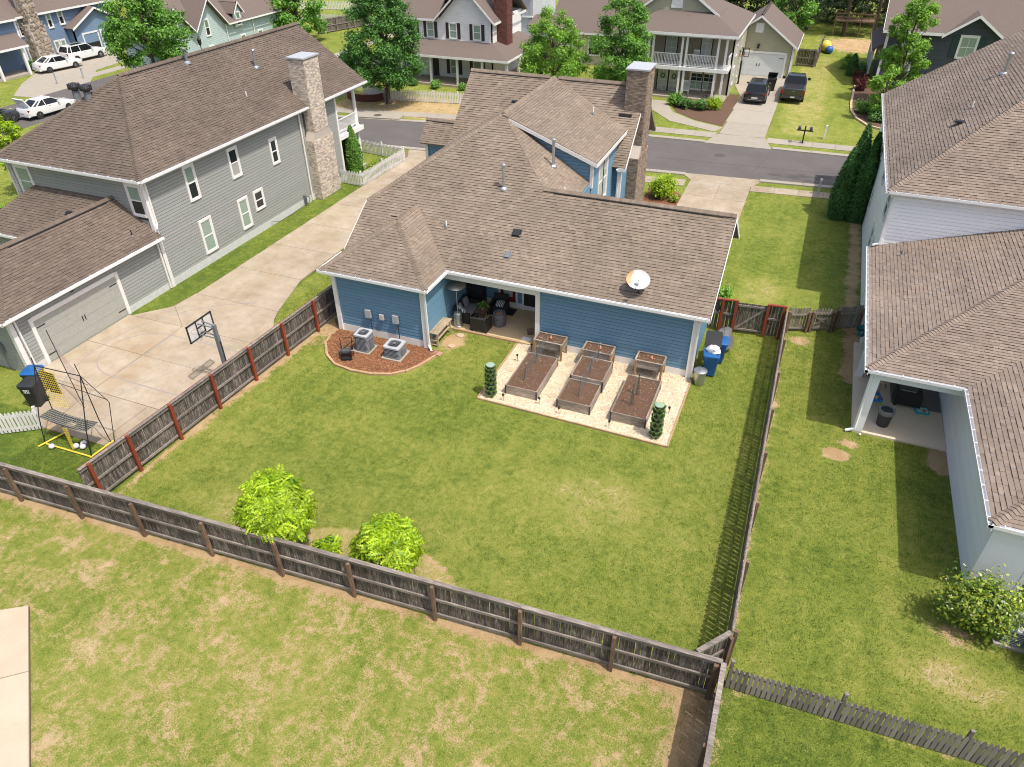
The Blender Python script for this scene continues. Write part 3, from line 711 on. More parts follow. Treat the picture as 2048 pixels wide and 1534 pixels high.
downspout(B, [(-28.7, 36.0, 5.75), (-28.95, 36.9, 5.5), (-28.97, 36.9, .1)], white); downspout(B, [(-28.85, 15.6, 2.8), (-28.97, 16.1, 2.6), (-28.97, 16.15, .1)], white); downspout(B, [(-37.9, 24.1, 5.7), (-37.95, 24.25, 5.4), (-37.95, 24.25, 3.3), (-38.2, 24.0, 3.15)], white)
ch = MB(); ch.box(-29.6, -28.5, 37.6, 39.1, 4.2, 8.5); ch.box(-29.2, -28.48, 37.3, 39.4, 0, 3.8)
ch.loft([[(-29.2, 37.3, 3.8), (-28.48, 37.3, 3.8), (-28.48, 39.4, 3.8), (-29.2, 39.4, 3.8)], [(-29.2, 37.6, 4.3), (-28.5, 37.6, 4.3), (-28.5, 39.1, 4.3), (-29.2, 39.1, 4.3)]])
cho = ch.build('chimney', mortar, B)
brickwork(cho, [((-28.5, 37.6, 0), (0, 1, 0), 1.5, 4.25, 8.48, (1, 0, 0)), ((-29.6, 37.6, 0), (1, 0, 0), 1.1, 4.25, 8.48, (0, -1, 0)), ((-28.48, 37.3, 0), (0, 1, 0), 2.1, .05, 3.8, (1, 0, 0)), ((-29.1, 37.3, 0), (1, 0, 0), .62, .05, 3.8, (0, -1, 0))], brick_tan)
MB().box(-29.68, -28.42, 37.52, 39.18, 8.5, 8.58).build('chimney_cap', metal_pale, cho)
# front porch end of the sage house
m = MB(); m.lathe([(.16, 2.95), (.16, 3.05), (.13, 3.1), (.115, 5.6), (.15, 5.65), (.15, 5.72)], (-29.35, 43.6, 0), 12); m.lathe([(.16, .2), (.12, .3), (.12, 2.6)], (-29.35, 43.6, 0), 12); m.build('porch_column', white, B, smooth=True)
m = MB(); m.box(-38, -29.1, 40.95, 43.9, 2.65, 2.95); m.box(-29.12, -29.0, 40.95, 43.9, 2.7, 2.98); m.build('porch_deck', white, B); m = MB(); m.box(-38, -29.1, 40.95, 43.9, 0, .22); m.build('porch_floor', conc_g, B)
m = MB(); m.box(-29.4, -29.3, 41, 43.5, 3.85, 3.92); m.box(-29.38, -29.32, 41, 43.5, 3.12, 3.17)
for i in range(22): y = 41.08+i*.112; m.box(-29.37, -29.33, y, y+.04, 3.15, 3.86)
m.build('porch_railing', white, B)
# roof fittings
for x, y in ((-35.4, 27.6), (-34.6, 27.6)):
    zz = eB+.66*(27.6-24.0); tv = MB(); tv.lathe([(.2, -.1), (.17, .25), (.15, .3)], (x, y, zz), 14); o = tv.build('turbine_base', metal_grey, B)
    tv = MB(); tv.lathe([(.14, .3), (.26, .38), (.29, .5), (.24, .62), (.05, .68)], (x, y, zz), 16)
    for i in range(16): a = i*math.pi/8; tv.obox((x+.285*math.cos(a), y+.285*math.sin(a), zz+.5), (.03, .012, .26), Matrix.Rotation(a+.6, 3, 'Z'))
    tv.build('turbine_vent', metal_dark, o)
pipe_vent(B, (-31.75, 37.3, 7.9), 1.0, .085); pipe_vent(B, (-33.2, 33.4, 8.85), .75, .09, True, metal_grey); pipe_vent(B, (-30.4, 34.4, 7.0), .3, .035, False, white2)
pipe_vent(B, (-29.3, 23.2, 3.28), .35, .03, False, metal_dark); box_vent(B, (-33.2, 23.2, 3.85), (0, -.66, 1), (.25, .25, .12)); box_vent(B, (-32.6, 23.2, 3.85), (0, -.66, 1), (.25, .25, .12))

# ------------------------------------------------------------------ white house on the right
Cc = thing('white_house', 'white lap-sided house with covered corner patio at the right edge of the photo', 'house', (9, 33, 0))
make_wall(Cc, (4.3, 35.4), (4.3, 31.5), 0, 2.95, white_sid) if False else None
wC = make_wall(Cc, (4.32, 52.2), (4.32, 31.5), 0, 5.75 if False else 2.95, white_sid, ex=.17)
wCu = make_wall(Cc, (4.32, 52.2), (4.32, 35.4), 2.95, 5.78, white_sid, openings=[(14.6, 15.9, 3.9, 5.4), (9.6, 10.9, 3.9, 5.4), (5.2, 6.4, 3.9, 5.4)])
for a in (14.75, 9.75, 5.35): window(wCu, a, a+.95, 4.0, 5.3, glass_green, glass_dark, .1)
for a in (12.5, 14.3, 7.0): window(wC, a, a+.8, 1.3, 2.4, glass_green, glass_dark, .1)
wCr = make_wall(Cc, (4.32, 35.4), (16, 35.4), 2.0, 5.78, white_sid, ex=.17)
wCp = make_wall(Cc, (4.32, 31.5), (7.4, 31.5), 0, 2.9, white_sid)
wCs = make_wall(Cc, (7.4, 31.5), (7.4, 18.15), 0, 2.95, white_sid, ex=.17)
wCn = make_wall(Cc, (7.4, 18.15), (8.65, 18.15), 0, 2.95, white_sid, ex=.17); make_wall(Cc, (8.65, 18.15), (8.65, 18.9), 0, 2.95, white_sid); make_wall(Cc, (8.65, 18.9), (15, 18.9), 0, 2.95, white_sid)
make_wall(Cc, (16, 35.4), (16, 52.2), 0, 5.78, white_sid, boards=False); make_wall(Cc, (16, 52.2), (4.32, 52.2), 0, 5.78, white_sid, boards=False); make_wall(Cc, (15, 18.9), (15, 35.4), 0, 2.95, white_sid, boards=False)
for x, y, z0, z1 in ((4.34, 35.42, 0, 5.78), (4.34, 31.5, 0, 2.9), (7.42, 18.17, 0, 2.95), (8.63, 18.17, 0, 2.95)): corner(Cc, x, y, z0, z1, .13, white_sid)
RC = Roof(Cc, shingle_c); eC = 3.05; pl, pr = .31, .27
zq = lambda x, y: eC + min(pl*(x-3.88), pr*(y-24.5))
xh = lambda y: 3.88+pr*(y-24.5)/pl
RC.plane([(3.88, 24.5, eC), (3.88, 35.38, eC), (xh(35.38), 35.38, eC+pr*10.88)])
RC.plane([(3.88, 24.5, eC), (7.08, 24.5, eC), (xh(35.38), 24.5+xh(35.38)-7.08, eC+pr*(xh(35.38)-7.08)), (xh(35.38), 35.38, eC+pr*10.88)])
RC.plane([(7.08, 24.5, eC), (7.08, 17.75, eC), (11.35, 22.02, eC+pr*4.27), (14.7, 32.12, eC+pr*7.62)])
RC.plane([(7.08, 17.75, eC), (15.6, 17.75, eC), (11.35, 22.02, eC+pr*4.27)])
RC.plane([(3.95, 35.12, 5.88), (3.95, 52.6, 5.88), (11, 52.6, 5.88+.65*7.05), (11, 42.17, 5.88+.65*7.05)])
RC.plane([(3.95, 35.12, 5.88), (18.05, 35.12, 5.88), (11, 42.17, 5.88+.65*7.05)])
RC.plane([(18.05, 35.12, 5.88), (18.05, 52.6, 5.88), (11, 52.6, 5.88+.65*7.05), (11, 42.17, 5.88+.65*7.05)])
RC.ridge((3.88, 24.5, eC), (xh(35.38), 35.38, eC+pr*10.88), (-1, 0, -pl), (0, -1, -pr), w=.16)
RC.ridge((3.95, 35.12, 5.88), (11, 42.17, 5.88+.65*7.05), (-1, 0, -.65), (0, -1, -.65), w=.16)
RC.ridge((7.08, 17.75, eC), (11.35, 22.02, eC+pr*4.27), (-1, 0, -pr), (0, -1, -pr), w=.16)
RC.finish()
gutter(Cc, (3.88, 35.3), (3.88, 24.38), eC, .62); gutter(Cc, (3.78, 24.5), (7.08, 24.5), eC, .8); gutter(Cc, (7.08, 24.4), (7.08, 17.63), eC, .62); gutter(Cc, (6.98, 17.75), (15, 17.75), eC, .8)
gutter(Cc, (3.95, 52.6), (3.95, 35.0), 5.88, .62); gutter(Cc, (3.85, 35.12), (18, 35.12), 5.88, .8)
m = MB(); m.box(3.9, 4.35, 24.6, 35.2, 2.9, 2.93); m.box(4.0, 7.4, 24.55, 24.8, 2.9, 2.93); m.box(7.1, 7.4, 17.8, 24.5, 2.9, 2.93); m.box(3.97, 4.32, 35.2, 52.5, 5.73, 5.76); m.box(4.32, 17.9, 35.15, 35.4, 5.73, 5.76); m.box(7.4, 15, 17.8, 18.15, 2.9, 2.93); m.build('soffit', white_sid, Cc)
m = MB(); m.box(4.18, 4.42, 24.72, 24.96, .05, 2.88); m.box(4.16, 4.40, 28.6, 28.84, .05, 2.88); m.build('porch_post', white_sid, Cc)
m = MB(); m.box(4.42, 7.38, 24.74, 24.94, 2.52, 2.9); m.box(4.2, 4.4, 24.96, 31.45, 2.52, 2.9); m.build('porch_beam', white_sid, Cc)
MB().box(4.4, 7.38, 24.96, 31.46, 2.86, 2.895).build('porch_ceiling', ceil_m, Cc)
downspout(Cc, [(3.84, 24.46, 2.98), (4.1, 24.66, 2.75), (4.12, 24.68, .2), (3.85, 24.62, .08)], white_sid)
downspout(Cc, [(4.0, 35.1, 5.8), (4.25, 35.3, 5.5), (4.26, 35.3, 3.3), (4.0, 35.2, 3.22)])
pipe_vent(Cc, (5.1, 33.9, 3.4), .32, .035, False, metal_grey); pipe_vent(Cc, (8.7, 45.5, 8.95), 1.0, .09); pipe_vent(Cc, (7.2, 42.0, 7.98), .35, .035, False, white2)
box_vent(Cc, (6.75, 40.4, 7.7), (-.65, 0, 1), (.5, .3, .1)); box_vent(Cc, (9.3, 37.9, 7.7), (0, -.65, 1), (.3, .3, .12), metal_grey)

# ------------------------------------------------------------------ ground
grass = grass_mat('grass_ground'); grass_b = grass_mat('grass_blade', True)
def seg_d(x, y, a, b):
    ax, ay = a; bx, by = b; dx, dy = bx-ax, by-ay; t = np.clip(((x-ax)*dx+(y-ay)*dy)/(dx*dx+dy*dy), 0, 1)
    return np.hypot(x-ax-t*dx, y-ay-t*dy)
def blob(x, y, cx, cy, rx, ry): return np.clip(1.3-np.sqrt(((x-cx)/rx)**2+((y-cy)/ry)**2), 0, 1)
BF0, BF1 = (-25.5, 10.10), (.9, 11.72)
def soil(x, y):
    dirt = np.zeros_like(x); dry = np.full_like(x, .42); lush = np.full_like(x, .16)
    fy = 10.10+(x+25.5)*.0614
    fore = (y < fy) & (x < 1.0)
    dry = np.where(fore, .60, dry); dirt = np.where(fore, .44, dirt); lush = np.where(fore, .14, lush)
    d = seg_d(x, y, BF0, BF1)
    dirt = np.maximum(dirt, np.where(y < fy, np.clip(1.0-d/.75, 0, 1)*.85, np.clip(1-d/.35, 0, 1)*.55))
    dirt = np.maximum(dirt, np.where(fore, np.clip((x+.55)/.8, 0, 1)*.75, 0))
    yard = (y > fy) & (y < 26) & (x > -19.9) & (x < .95)
    dry = np.where(yard, .45, dry); dry = np.maximum(dry, np.where(yard, blob(x, y, -4.2, 17.4, 3.8, 3.2)*.70, 0)); dry = np.maximum(dry, np.where(yard, blob(x, y, -15, 12.6, 5, 1.6)*.72, 0))
    lush = np.maximum(lush, np.where(yard, blob(x, y, -10.5, 20.5, 4, 2.6)*.45, 0)); lush = np.maximum(lush, np.where(yard, blob(x, y, -14, 16, 5, 3)*.3, 0))
    dry = np.maximum(dry, np.where(yard, np.clip(1.25-np.abs(np.hypot((x+10.2)/3.6, (y-11.6)/1.75)-.75)*1.6, 0, 1)*.0, 0))
    bed = np.hypot((x+10.0)/3.5, (y-11.4)/2.0); dry = np.where(yard & (bed < 1), .92, dry); lush = np.where(yard & (bed < 1), 0, lush); dirt = np.where(yard & (bed < 1), .40, dirt); dirt = np.where(yard & (np.abs(bed-1) < .035) & (x > -11), .7, dirt)
    dl = seg_d(x, y, (-20.1, 11), (-19.35, 25.2)); dirt = np.maximum(dirt, np.where(x > -19.9, np.clip(1-dl/.8, 0, 1)*.75, np.clip(1-dl/.35, 0, 1)*.4))
    dirt = np.maximum(dirt, blob(x, y, -18.6, 24.2, 1.1, 1.2)*1.0); dirt = np.maximum(dirt, blob(x, y, -13.1, 25.0, .7, 1.0)*.9); dirt = np.maximum(dirt, blob(x, y, -18.9, 22.6, .7, 1.2)*.6)
    rt = (x > .95) & (x < 7.6) & (y > 12.2) & (y < 33)
    dry = np.where(rt, .38, dry); lush = np.where(rt, .12, lush)
    dr = np.abs(x-1.0); on = (y > 12.6) & (y < 31)
    dirt = np.maximum(dirt, np.where(on & (x > 1.0), np.clip(1-dr/.7, 0, 1)*.62, np.where(on, np.clip(1-dr/.25, 0, 1)*.3, 0)))
    dirt = np.maximum(dirt, blob(x, y, 3.55, 23.1, .55, .42)*1.3); dirt = np.maximum(dirt, blob(x, y, 4.0, 23.9, .5, .3)*.8); dirt = np.maximum(dirt, blob(x, y, 7.1, 24.0, .5, 1.0)*1.0)
    dirt = np.maximum(dirt, np.where((y > 28) & (y < 47), np.clip(1-np.abs(x-3.9)/.75, 0, 1)*.85, 0)); dirt = np.maximum(dirt, blob(x, y, 1.7, 30.8, 1.0, .7)*.6)
    dry = np.maximum(dry, blob(x, y, 7, 14.6, 2.5, 1.2)*.8); dirt = np.maximum(dirt, blob(x, y, 7.0, 16.2, 1.3, .8)*.55)
    side = (x > -2.6) & (x < 4.2) & (y > 31) & (y < 52); dry = np.where(side, .46, dry); lush = np.where(side, .3, lush); dry = np.maximum(dry, np.where(side, blob(x, y, -.5, 35, 2.2, 3.5)*.7, 0))
    low = (x > 1.0) & (y < 12.2); lush = np.where(low, .7, lush); dry = np.where(low, .45, dry); dirt = np.maximum(dirt, np.where(low, np.clip(1-np.abs(x-1.2)/.9, 0, 1)*.45, 0)); dirt = np.maximum(dirt, np.where(x > 1, np.clip(1-seg_d(x, y, (1.1, 12.15), (9.5, 12.45))/.5, 0, 1)*.45, 0))
    lft = (x < -23) & (y > 20) & (y < 46) & (x > -29.2); lush = np.where(lft, .75, lush)
    dirt = np.maximum(dirt, blob(x, y, -21.3, 22.6, 1.0, 2.2)*.45)
    gl = (x < -20) & (x > -30) & (y < 14) & (y > fy); lush = np.where(gl, .75, lush); dry = np.where(gl, .35, dry)
    frt = (x > -41) & (x < -27) & (y > 55.5) & (y < 62); dirt = np.where(frt, .62, dirt); dry = np.where(frt, .9, dry); lush = np.where(frt, 0, lush)
    lane = (x > -1.8) & (x < 1.4) & (y > 62) & (y < 92); dry = np.where(lane, .72, dry)
    dirt = np.maximum(dirt, blob(x, y, 3.0, 100, 4.5, 6)*.9); dirt = np.maximum(dirt, np.where((y > 96), .3, 0))
    return np.stack([np.clip(dirt, 0, 1), np.clip(dry, 0, 1), np.clip(lush, 0, 1), np.ones_like(x)], -1)
def grid_sheet(name, x0, x1, y0, y1, step, z, mat, hole=None):
    nx = int((x1-x0)/step)+1; ny = int((y1-y0)/step)+1
    X, Y = np.meshgrid(np.linspace(x0, x1, nx), np.linspace(y0, y1, ny)); Z = np.full_like(X, z)
    v = np.stack([X, Y, Z], -1).reshape(-1, 3); i = np.arange(nx*ny).reshape(ny, nx)
    f = np.stack([i[:-1, :-1], i[:-1, 1:], i[1:, 1:], i[1:, :-1]], -1).reshape(-1, 4)
    if hole is not None:
        cx = v[f].mean(1); keep = ~((cx[:, 0] > hole[0]) & (cx[:, 0] < hole[1]) & (cx[:, 1] > hole[2]) & (cx[:, 1] < hole[3])); f = f[keep]
    o = np_mesh(name, v, f, mat); a = o.data.attributes.new('soil', 'FLOAT_COLOR', 'POINT')
    c = soil(v[:, 0], v[:, 1]); a.data.foreach_set('color', np.ascontiguousarray(c, dtype=np.float32).ravel()); return o
tag(grid_sheet('ground', -220, 160, -30, 350, 2.0, -.03, grass), kind='structure')
tag(grid_sheet('lawn', -31, 12, 2, 52, .12, 0.0, grass), kind='structure')
tag(grid_sheet('far_lawn', -90, 40, 52.06, 120, .8, 0.0, grass), kind='structure'); tag(grid_sheet('left_lawn', -95, -31.06, 2, 52, .8, 0.0, grass), kind='structure')

def struct(name, mb, mat): return tag(mb.build(name, mat), kind='structure')
def sheet(pts, z0, z1): return MB().prism(pts, z0, z1)

# left driveway: slabs with recessed joints over a dark bed
drv = struct('driveway', sheet([(-29.0, 21.25), (-28.8, 21.3), (-27.64, 22.6), (-27.35, 24.5), (-27.3, 28), (-27.35, 40), (-27.25, 46), (-28.3, 48.6), (-22.3, 49.2), (-23.2, 46.5), (-23.25, 32), (-23.15, 27.2), (-22.6, 25), (-22.0, 23.5), (-20.95, 22), (-20.3, 20.8), (-19.95, 20.0), (-20.05, 13.5), (-25.3, 13.35), (-27.6, 14.4), (-29.0, 15.9)], -.02, .012), joint)
def slab(parent, pts, z1=.034, mat=conc, name='concrete_slab'):
    cx = sum(p[0] for p in pts)/len(pts); cy = sum(p[1] for p in pts)/len(pts)
    q = [(p[0]+(cx-p[0])*.012/max(.2, math.hypot(p[0]-cx, p[1]-cy))*1.4, p[1]+(cy-p[1])*.012/max(.2, math.hypot(p[0]-cx, p[1]-cy))*1.4) for p in pts]
    return MB().prism(q, .0, z1).build(name, mat, parent)
for pts in ([(-20.05, 13.5), (-22.6, 13.43), (-22.55, 15.92), (-20.03, 15.92)], [(-25.3, 13.37), (-22.6, 13.43), (-22.55, 15.92), (-25.6, 15.95)], [(-27.6, 14.4), (-25.3, 13.37), (-25.6, 15.95), (-28.98, 15.95)],
            [(-20.03, 15.92), (-25.6, 15.95), (-25.65, 18.77), (-20.0, 18.75)], [(-25.6, 15.95), (-28.98, 15.95), (-28.98, 18.79), (-25.65, 18.77)],
            [(-20.0, 18.75), (-25.65, 18.77), (-25.72, 21.36), (-20.6, 21.4), (-20.3, 20.8), (-19.97, 20.0)], [(-25.65, 18.77), (-28.98, 18.79), (-28.98, 21.25), (-28.8, 21.3), (-25.72, 21.36)],
            [(-20.6, 21.4), (-25.72, 21.36), (-27.5, 22.8), (-27.4, 24.2), (-22.3, 24.2), (-22.0, 23.5), (-20.95, 22.0)], [(-25.72, 21.36), (-28.8, 21.3), (-27.64, 22.6), (-27.5, 22.8)]): slab(drv, pts)
ys = [24.2, 27.4, 30.6, 33.8, 37.0, 40.2, 43.4, 46.6]
for a, b in zip(ys[:-1], ys[1:]):
    xl0, xl1 = -27.35, -27.33; f = lambda y: -23.2 if y > 27.2 else -22.3-(y-24.2)*.3
    slab(drv, [(xl0, a), (f(a), a), (f(b), b), (xl1, b)])
slab(drv, [(-27.3, 46.6), (-23.2, 46.6), (-22.4, 49.1), (-28.2, 48.5)])
# painted court lines
def line_sheet(pts, w=.05, z=.0385):
    m = MB(); P = [Vector((p[0], p[1], 0)) for p in pts]; L_, R_ = [], []
    for i, p in enumerate(P):
        t = (P[min(i+1, len(P)-1)]-P[max(0, i-1)]).normalized(); n = Vector((-t.y, t.x, 0))*w/2; L_.append(p+n); R_.append(p-n)
    for i in range(len(P)-1): m.poly([(R_[i].x, R_[i].y, z), (R_[i+1].x, R_[i+1].y, z), (L_[i+1].x, L_[i+1].y, z), (L_[i].x, L_[i].y, z)])
    return m
cl = line_sheet([(-20.6, 20.55), (-25.6, 20.57)] + [(-25.6+2.0*math.sin(a)*-1, 18.78+1.79*math.cos(a)) for a in np.linspace(0, math.pi, 24)] + [(-25.6, 16.98), (-20.6, 16.95)])
for a, b in (((-25.6, 20.57), (-25.6, 16.98)),):
    q = line_sheet([a, b], .05, .0386); n = len(cl.v); cl.v += q.v; cl.f += [tuple(i+n for i in f) for f in q.f]
q = line_sheet([(-20.9+(-7.1)*math.cos(a), 18.75+6.3*math.sin(a)) for a in np.linspace(-.55, 1.15, 36)], .045, .0387); n = len(cl.v); cl.v += q.v; cl.f += [tuple(i+n for i in f) for f in q.f]
struct('court_line', cl, court)
st_ = MB()
st_.prism([(-20.02, 20.0), (-20.35, 20.85), (-21.0, 21.95), (-21.5, 22.3), (-21.7, 21.6), (-21.2, 20.6), (-20.7, 19.6), (-20.3, 18.9), (-20.02, 18.8)], .0345, .0375)
struct('clay_stain', st_, conc_stain)
cr_ = MB()
for P in ([(-25.7, 27.6), (-25.2, 29.2), (-24.75, 30.3), (-24.3, 31.6), (-23.9, 33.6)], [(-24.75, 30.3), (-25.6, 30.9), (-26.6, 31.2)], [(-24.3, 16.0), (-23.9, 17.2), (-23.2, 18.7)]):
    Q = []
    for i in range(len(P)-1):
        for k in range(4): Q.append((P[i][0]+(P[i+1][0]-P[i][0])*k/4+rng.uniform(-.05, .05), P[i][1]+(P[i+1][1]-P[i][1])*k/4+rng.uniform(-.05, .05)))
    q = line_sheet(Q, .022, .0392); n = len(cr_.v); cr_.v += q.v; cr_.f += [tuple(i+n for i in f) for f in q.f]
struct('driveway_crack', cr_, court)
# right driveway of the blue house, sidewalks, street
yk = lambda x: 51.2+.095*(x+1)
yf = lambda x: 57.9+.03*(x+4) if x > -12 else 57.66+.16*(x+12)
kx = [-60, -48, -37, -33, -28.65, -24, -20, -15, -10, -7.2, -2.3, 3, 8, 14, 30]
struct('street', sheet([(x, yk(x)) for x in kx] + [(x, yf(x)) for x in kx[::-1]], -.02, .008), asphalt)
struct('cross_street', sheet([(-48.2, 51), (-41.5, 52.5), (-41.5, 110), (-48.2, 110)], -.02, .0045), asphalt)
struct('side_street', sheet([(-68.5, 20), (-61, 20), (-61, 58), (-68.5, 66)], -.02, .008), asphalt)
def strip(name, fn, x0, x1, o0, o1, z1, mat, stepx, parent_mat=joint, pname='concrete_slab'):
    xs = np.linspace(x0, x1, max(2, int(abs(x1-x0)/stepx)+1)); base = struct(name, sheet([(x, fn(x)+o0) for x in xs] + [(x, fn(x)+o1) for x in xs[::-1]], -.02, z1*.4), parent_mat)
    for a, b in zip(xs[:-1], xs[1:]): slab(base, [(a, fn(a)+o0), (b, fn(b)+o0), (b, fn(b)+o1), (a, fn(a)+o1)], z1, mat)
    return base
strip('kerb', yk, -30, -7.3, -.45, 0, .09, conc_g, 2.4, conc_g); strip('kerb', yk, -2.3, 9, -.45, 0, .09, conc_g, 2.4, conc_g); strip('kerb', yk, -48, -30, -.45, 0, .09, conc_g, 3, conc_g)
strip('kerb', yf, -41, -7.2, 0, .5, .09, conc_g, 2.4, conc_g); strip('kerb', yf, -2.2, 9, 0, .5, .09, conc_g, 2.4, conc_g)
strip('sidewalk', yk, -22, -7.0, -2.5, -1.3, .03, conc, 1.5); strip('sidewalk', yk, -2.7, 8, -2.35, -1.25, .03, conc, 1.5)
strip('sidewalk', yf, -40, -6.7, 1.5, 2.9, .03, conc_g, 1.6); strip('sidewalk', yf, -2.8, 9, 1.5, 2.8, .03, conc_g, 1.6)
d2 = struct('driveway', sheet([(-6.75, 44.0), (-2.72, 43.5), (-2.72, 49.4), (-2.0, yk(-2)), (-7.6, yk(-7.6)), (-6.75, 49.4)], -.02, .012), joint)
slab(d2, [(-6.75, 44), (-2.72, 43.5), (-2.72, 46.6), (-6.75, 46.6)]); slab(d2, [(-6.75, 46.6), (-4.7, 46.6), (-4.7, 49.4), (-6.75, 49.4)]); slab(d2, [(-4.7, 46.6), (-2.72, 46.6), (-2.72, 49.4), (-4.7, 49.4)]); slab(d2, [(-6.75, 49.4), (-2.72, 49.4), (-2.0, yk(-2)), (-7.6, yk(-7.6))])
slab(d2, [(-6.9, 35.0), (-2.72, 35.0), (-2.72, 43.5), (-6.75, 44.0)])
d3 = struct('driveway', sheet([(-7.3, yf(-7.3)), (-2.2, yf(-2.2)), (-2.95, 60.6), (-3.1, 80.9), (-8.2, 80.9), (-7.6, 77), (-6.35, 72), (-6.6, 60.4)], -.02, .012), joint)
slab(d3, [(-7.3, yf(-7.3)), (-2.2, yf(-2.2)), (-2.95, 60.6), (-6.6, 60.4)], .034, conc_g)
for a, b in ((60.5, 64), (64, 68), (68, 72)): slab(d3, [(-6.55, a), (-2.98, a), (-3.0, b), (-6.4, b)], .034, conc_g)
for a, b, l0, l1 in ((72, 76.5, -6.35, -7.5), (76.5, 80.9, -7.5, -8.2)): slab(d3, [(l0, a), (-3.05, a), (-3.1, b), (l1, b)], .034, conc_g)
wk = struct('front_walk', sheet([(-7.0, 60.9), (-6.5, 62.2), (-9.0, 63.3), (-11.2, 65.2), (-12.6, 68.6), (-14.3, 68.6), (-13.2, 65.5), (-11.0, 62.6)], -.02, .03), conc_g)
struct('mulch_bed', sheet([(-12.3, 68.8), (-11.0, 65.4), (-8.9, 63.6), (-6.6, 62.6), (-6.45, 70), (-6.6, 73), (-7.5, 73), (-7.6, 69.3)], -.02, .02), M('bark_dark', (.085, .045, .03), (.14, .08, .05), .95, 18, .9, 0, .6, .03))
dl = struct('driveway', sheet([(-68.5, 49), (-68.5, 55.5), (-72, 59.5), (-72.5, 63.5), (-78.4, 69), (-79, 64), (-77.5, 57), (-74.5, 52.5), (-71, 48.7)], -.02, .03), conc_g)
struct('sidewalk', sheet([(-71.2, 50.3), (-70, 49.5), (-69.7, 62.0), (-71.2, 62.5)], -.02, .034), conc_g)
struct('sidewalk', sheet([(-52.3, 60), (-51.0, 60), (-51.0, 100), (-52.3, 100)], -.02, .03), conc_g)
struct('driveway', sheet([(-41, 78), (-31, 78), (-31, 105), (-36, 105), (-41, 90)], -.02, .03), conc_g)
pale_c = M('concrete_pale', (.42, .34, .245), (.49, .415, .315), .9, 1.0, .8, .04, .2, fine=(30, .06)); pad = struct('concrete_pad', sheet([(-18.5, 7.05), (-14.3, 3.6), (-13.8, 2.2), (-24, 2.2), (-20.5, 5.75)], -.02, .08), joint)
for pts in ([(-18.5, 7.05), (-16.6, 5.49), (-18.4, 4.0), (-20.5, 5.75)], [(-16.6, 5.49), (-14.3, 3.6), (-13.8, 2.2), (-17.0, 2.2), (-18.4, 4.0)], [(-20.5, 5.75), (-18.4, 4.0), (-17.0, 2.2), (-24, 2.2)]): slab(pad, pts, .12, pale_c)
# patio slabs
struct('patio', sheet([(-13.85, 25.95), (-9.45, 25.9), (-9.45, 28.75), (-13.85, 28.75)], -.02, .055), M('patio_concrete', (.50, .36, .205), (.60, .46, .29), .85, 1.6, .9, 0, .15))
MB().box(-13.7, -10.2, 25.83, 25.95, -.02, .09).build('patio_edging', M('edge_timber', (.44, .29, .155), (.36, .24, .13), .9, 6, .8, .1)) ; tag(bpy.data.objects['patio_edging'], kind='structure')
struct('patio', sheet([(4.05, 24.72), (7.36, 24.72), (7.36, 31.45), (4.05, 31.45)], -.02, .07), M('patio_concrete_r', (.62, .50, .37), (.70, .60, .47), .85, 1.6, .9, 0, .15))
# gravel square
gravel_c = [(.4, .3, .2)]
m_, nt, b_ = NT('gravel'); p_ = pos(nt)
vo = node(nt, 'ShaderNodeTexVoronoi'); vo.inputs['Scale'].default_value = 30; lk(nt, p_, vo.inputs['Vector'])
sc = node(nt, 'ShaderNodeSeparateColor'); lk(nt, vo.outputs['Color'], sc.inputs[0])
cc = ramp(nt, sc.outputs[0], [(0, (.36, .25, .14)), (.3, (.54, .43, .28)), (.65, (.66, .56, .41)), (1, (.74, .67, .55))])
cc = mix(nt, 1, cc, ramp(nt, noise(nt, p_, .9, 4, .6), [(.3, .85), (.7, 1.06)]), 'MULTIPLY'); lk(nt, cc, b_.inputs['Base Color']); b_.inputs['Roughness'].default_value = .95
bump(nt, b_, math_n(nt, 'SUBTRACT', 1.0, vo.outputs['Distance']), .9, .02)
gravel = m_
struct('gravel_bed', sheet([(-10.22, 25.84), (-9.45, 25.88), (-9.4, 26.0), (-2.45, 26.0), (-2.3, 25.8), (-2.36, 21.2), (-10.22, 21.36)], -.02, .03), gravel)
pb = MB(); 
for i in range(5200):
    x = rng.uniform(-10.15, -2.42); y = rng.uniform(21.4, 25.9); r = rng.uniform(.012, .03); n = len(pb.v); a = rng.random()*6.28
    z = .03
    pb.v += [(x+r*math.cos(a+k*2.09), y+r*math.sin(a+k*2.09), z) for k in range(3)] + [(x+r*.3, y-r*.2, z+r*.9)]
    pb.f += [(n, n+1, n+3), (n+1, n+2, n+3), (n+2, n, n+3)]
tag(pb.build('pebbles', M('pebble', (.58, .49, .36), (.42, .31, .19), .9, 40, .9, .3)), 'loose pale pebbles strewn over the gravel square', 'pebbles', kind='stuff')
edge_m = MAT['edge_timber']
for nm, (a, b) in zip(range(3), (((-10.25, 25.8), (-10.25, 21.35)), ((-10.25, 21.33), (-2.34, 21.17)), ((-2.34, 21.17), (-2.3, 25.7)))):
    lab = ('wooden edging strip on the patio side of the gravel square', 'long brick-toothed edging strip along the front of the gravel square', 'wooden edging strip on the bin side of the gravel square')[nm]
    L = math.hypot(b[0]-a[0], b[1]-a[1]); e = thing('garden_edging', lab, 'edging', (a[0], a[1], 0), math.atan2(b[1]-a[1], b[0]-a[0]), 'edging of the gravel square')
    k = int(L/.16)
    for i in range(k): piece('edging_block', e, edge_m, ((i+.5)*L/k, 0, .035+rng.uniform(-.006, .006)), (L/k-.012, .06, .10), local=True)
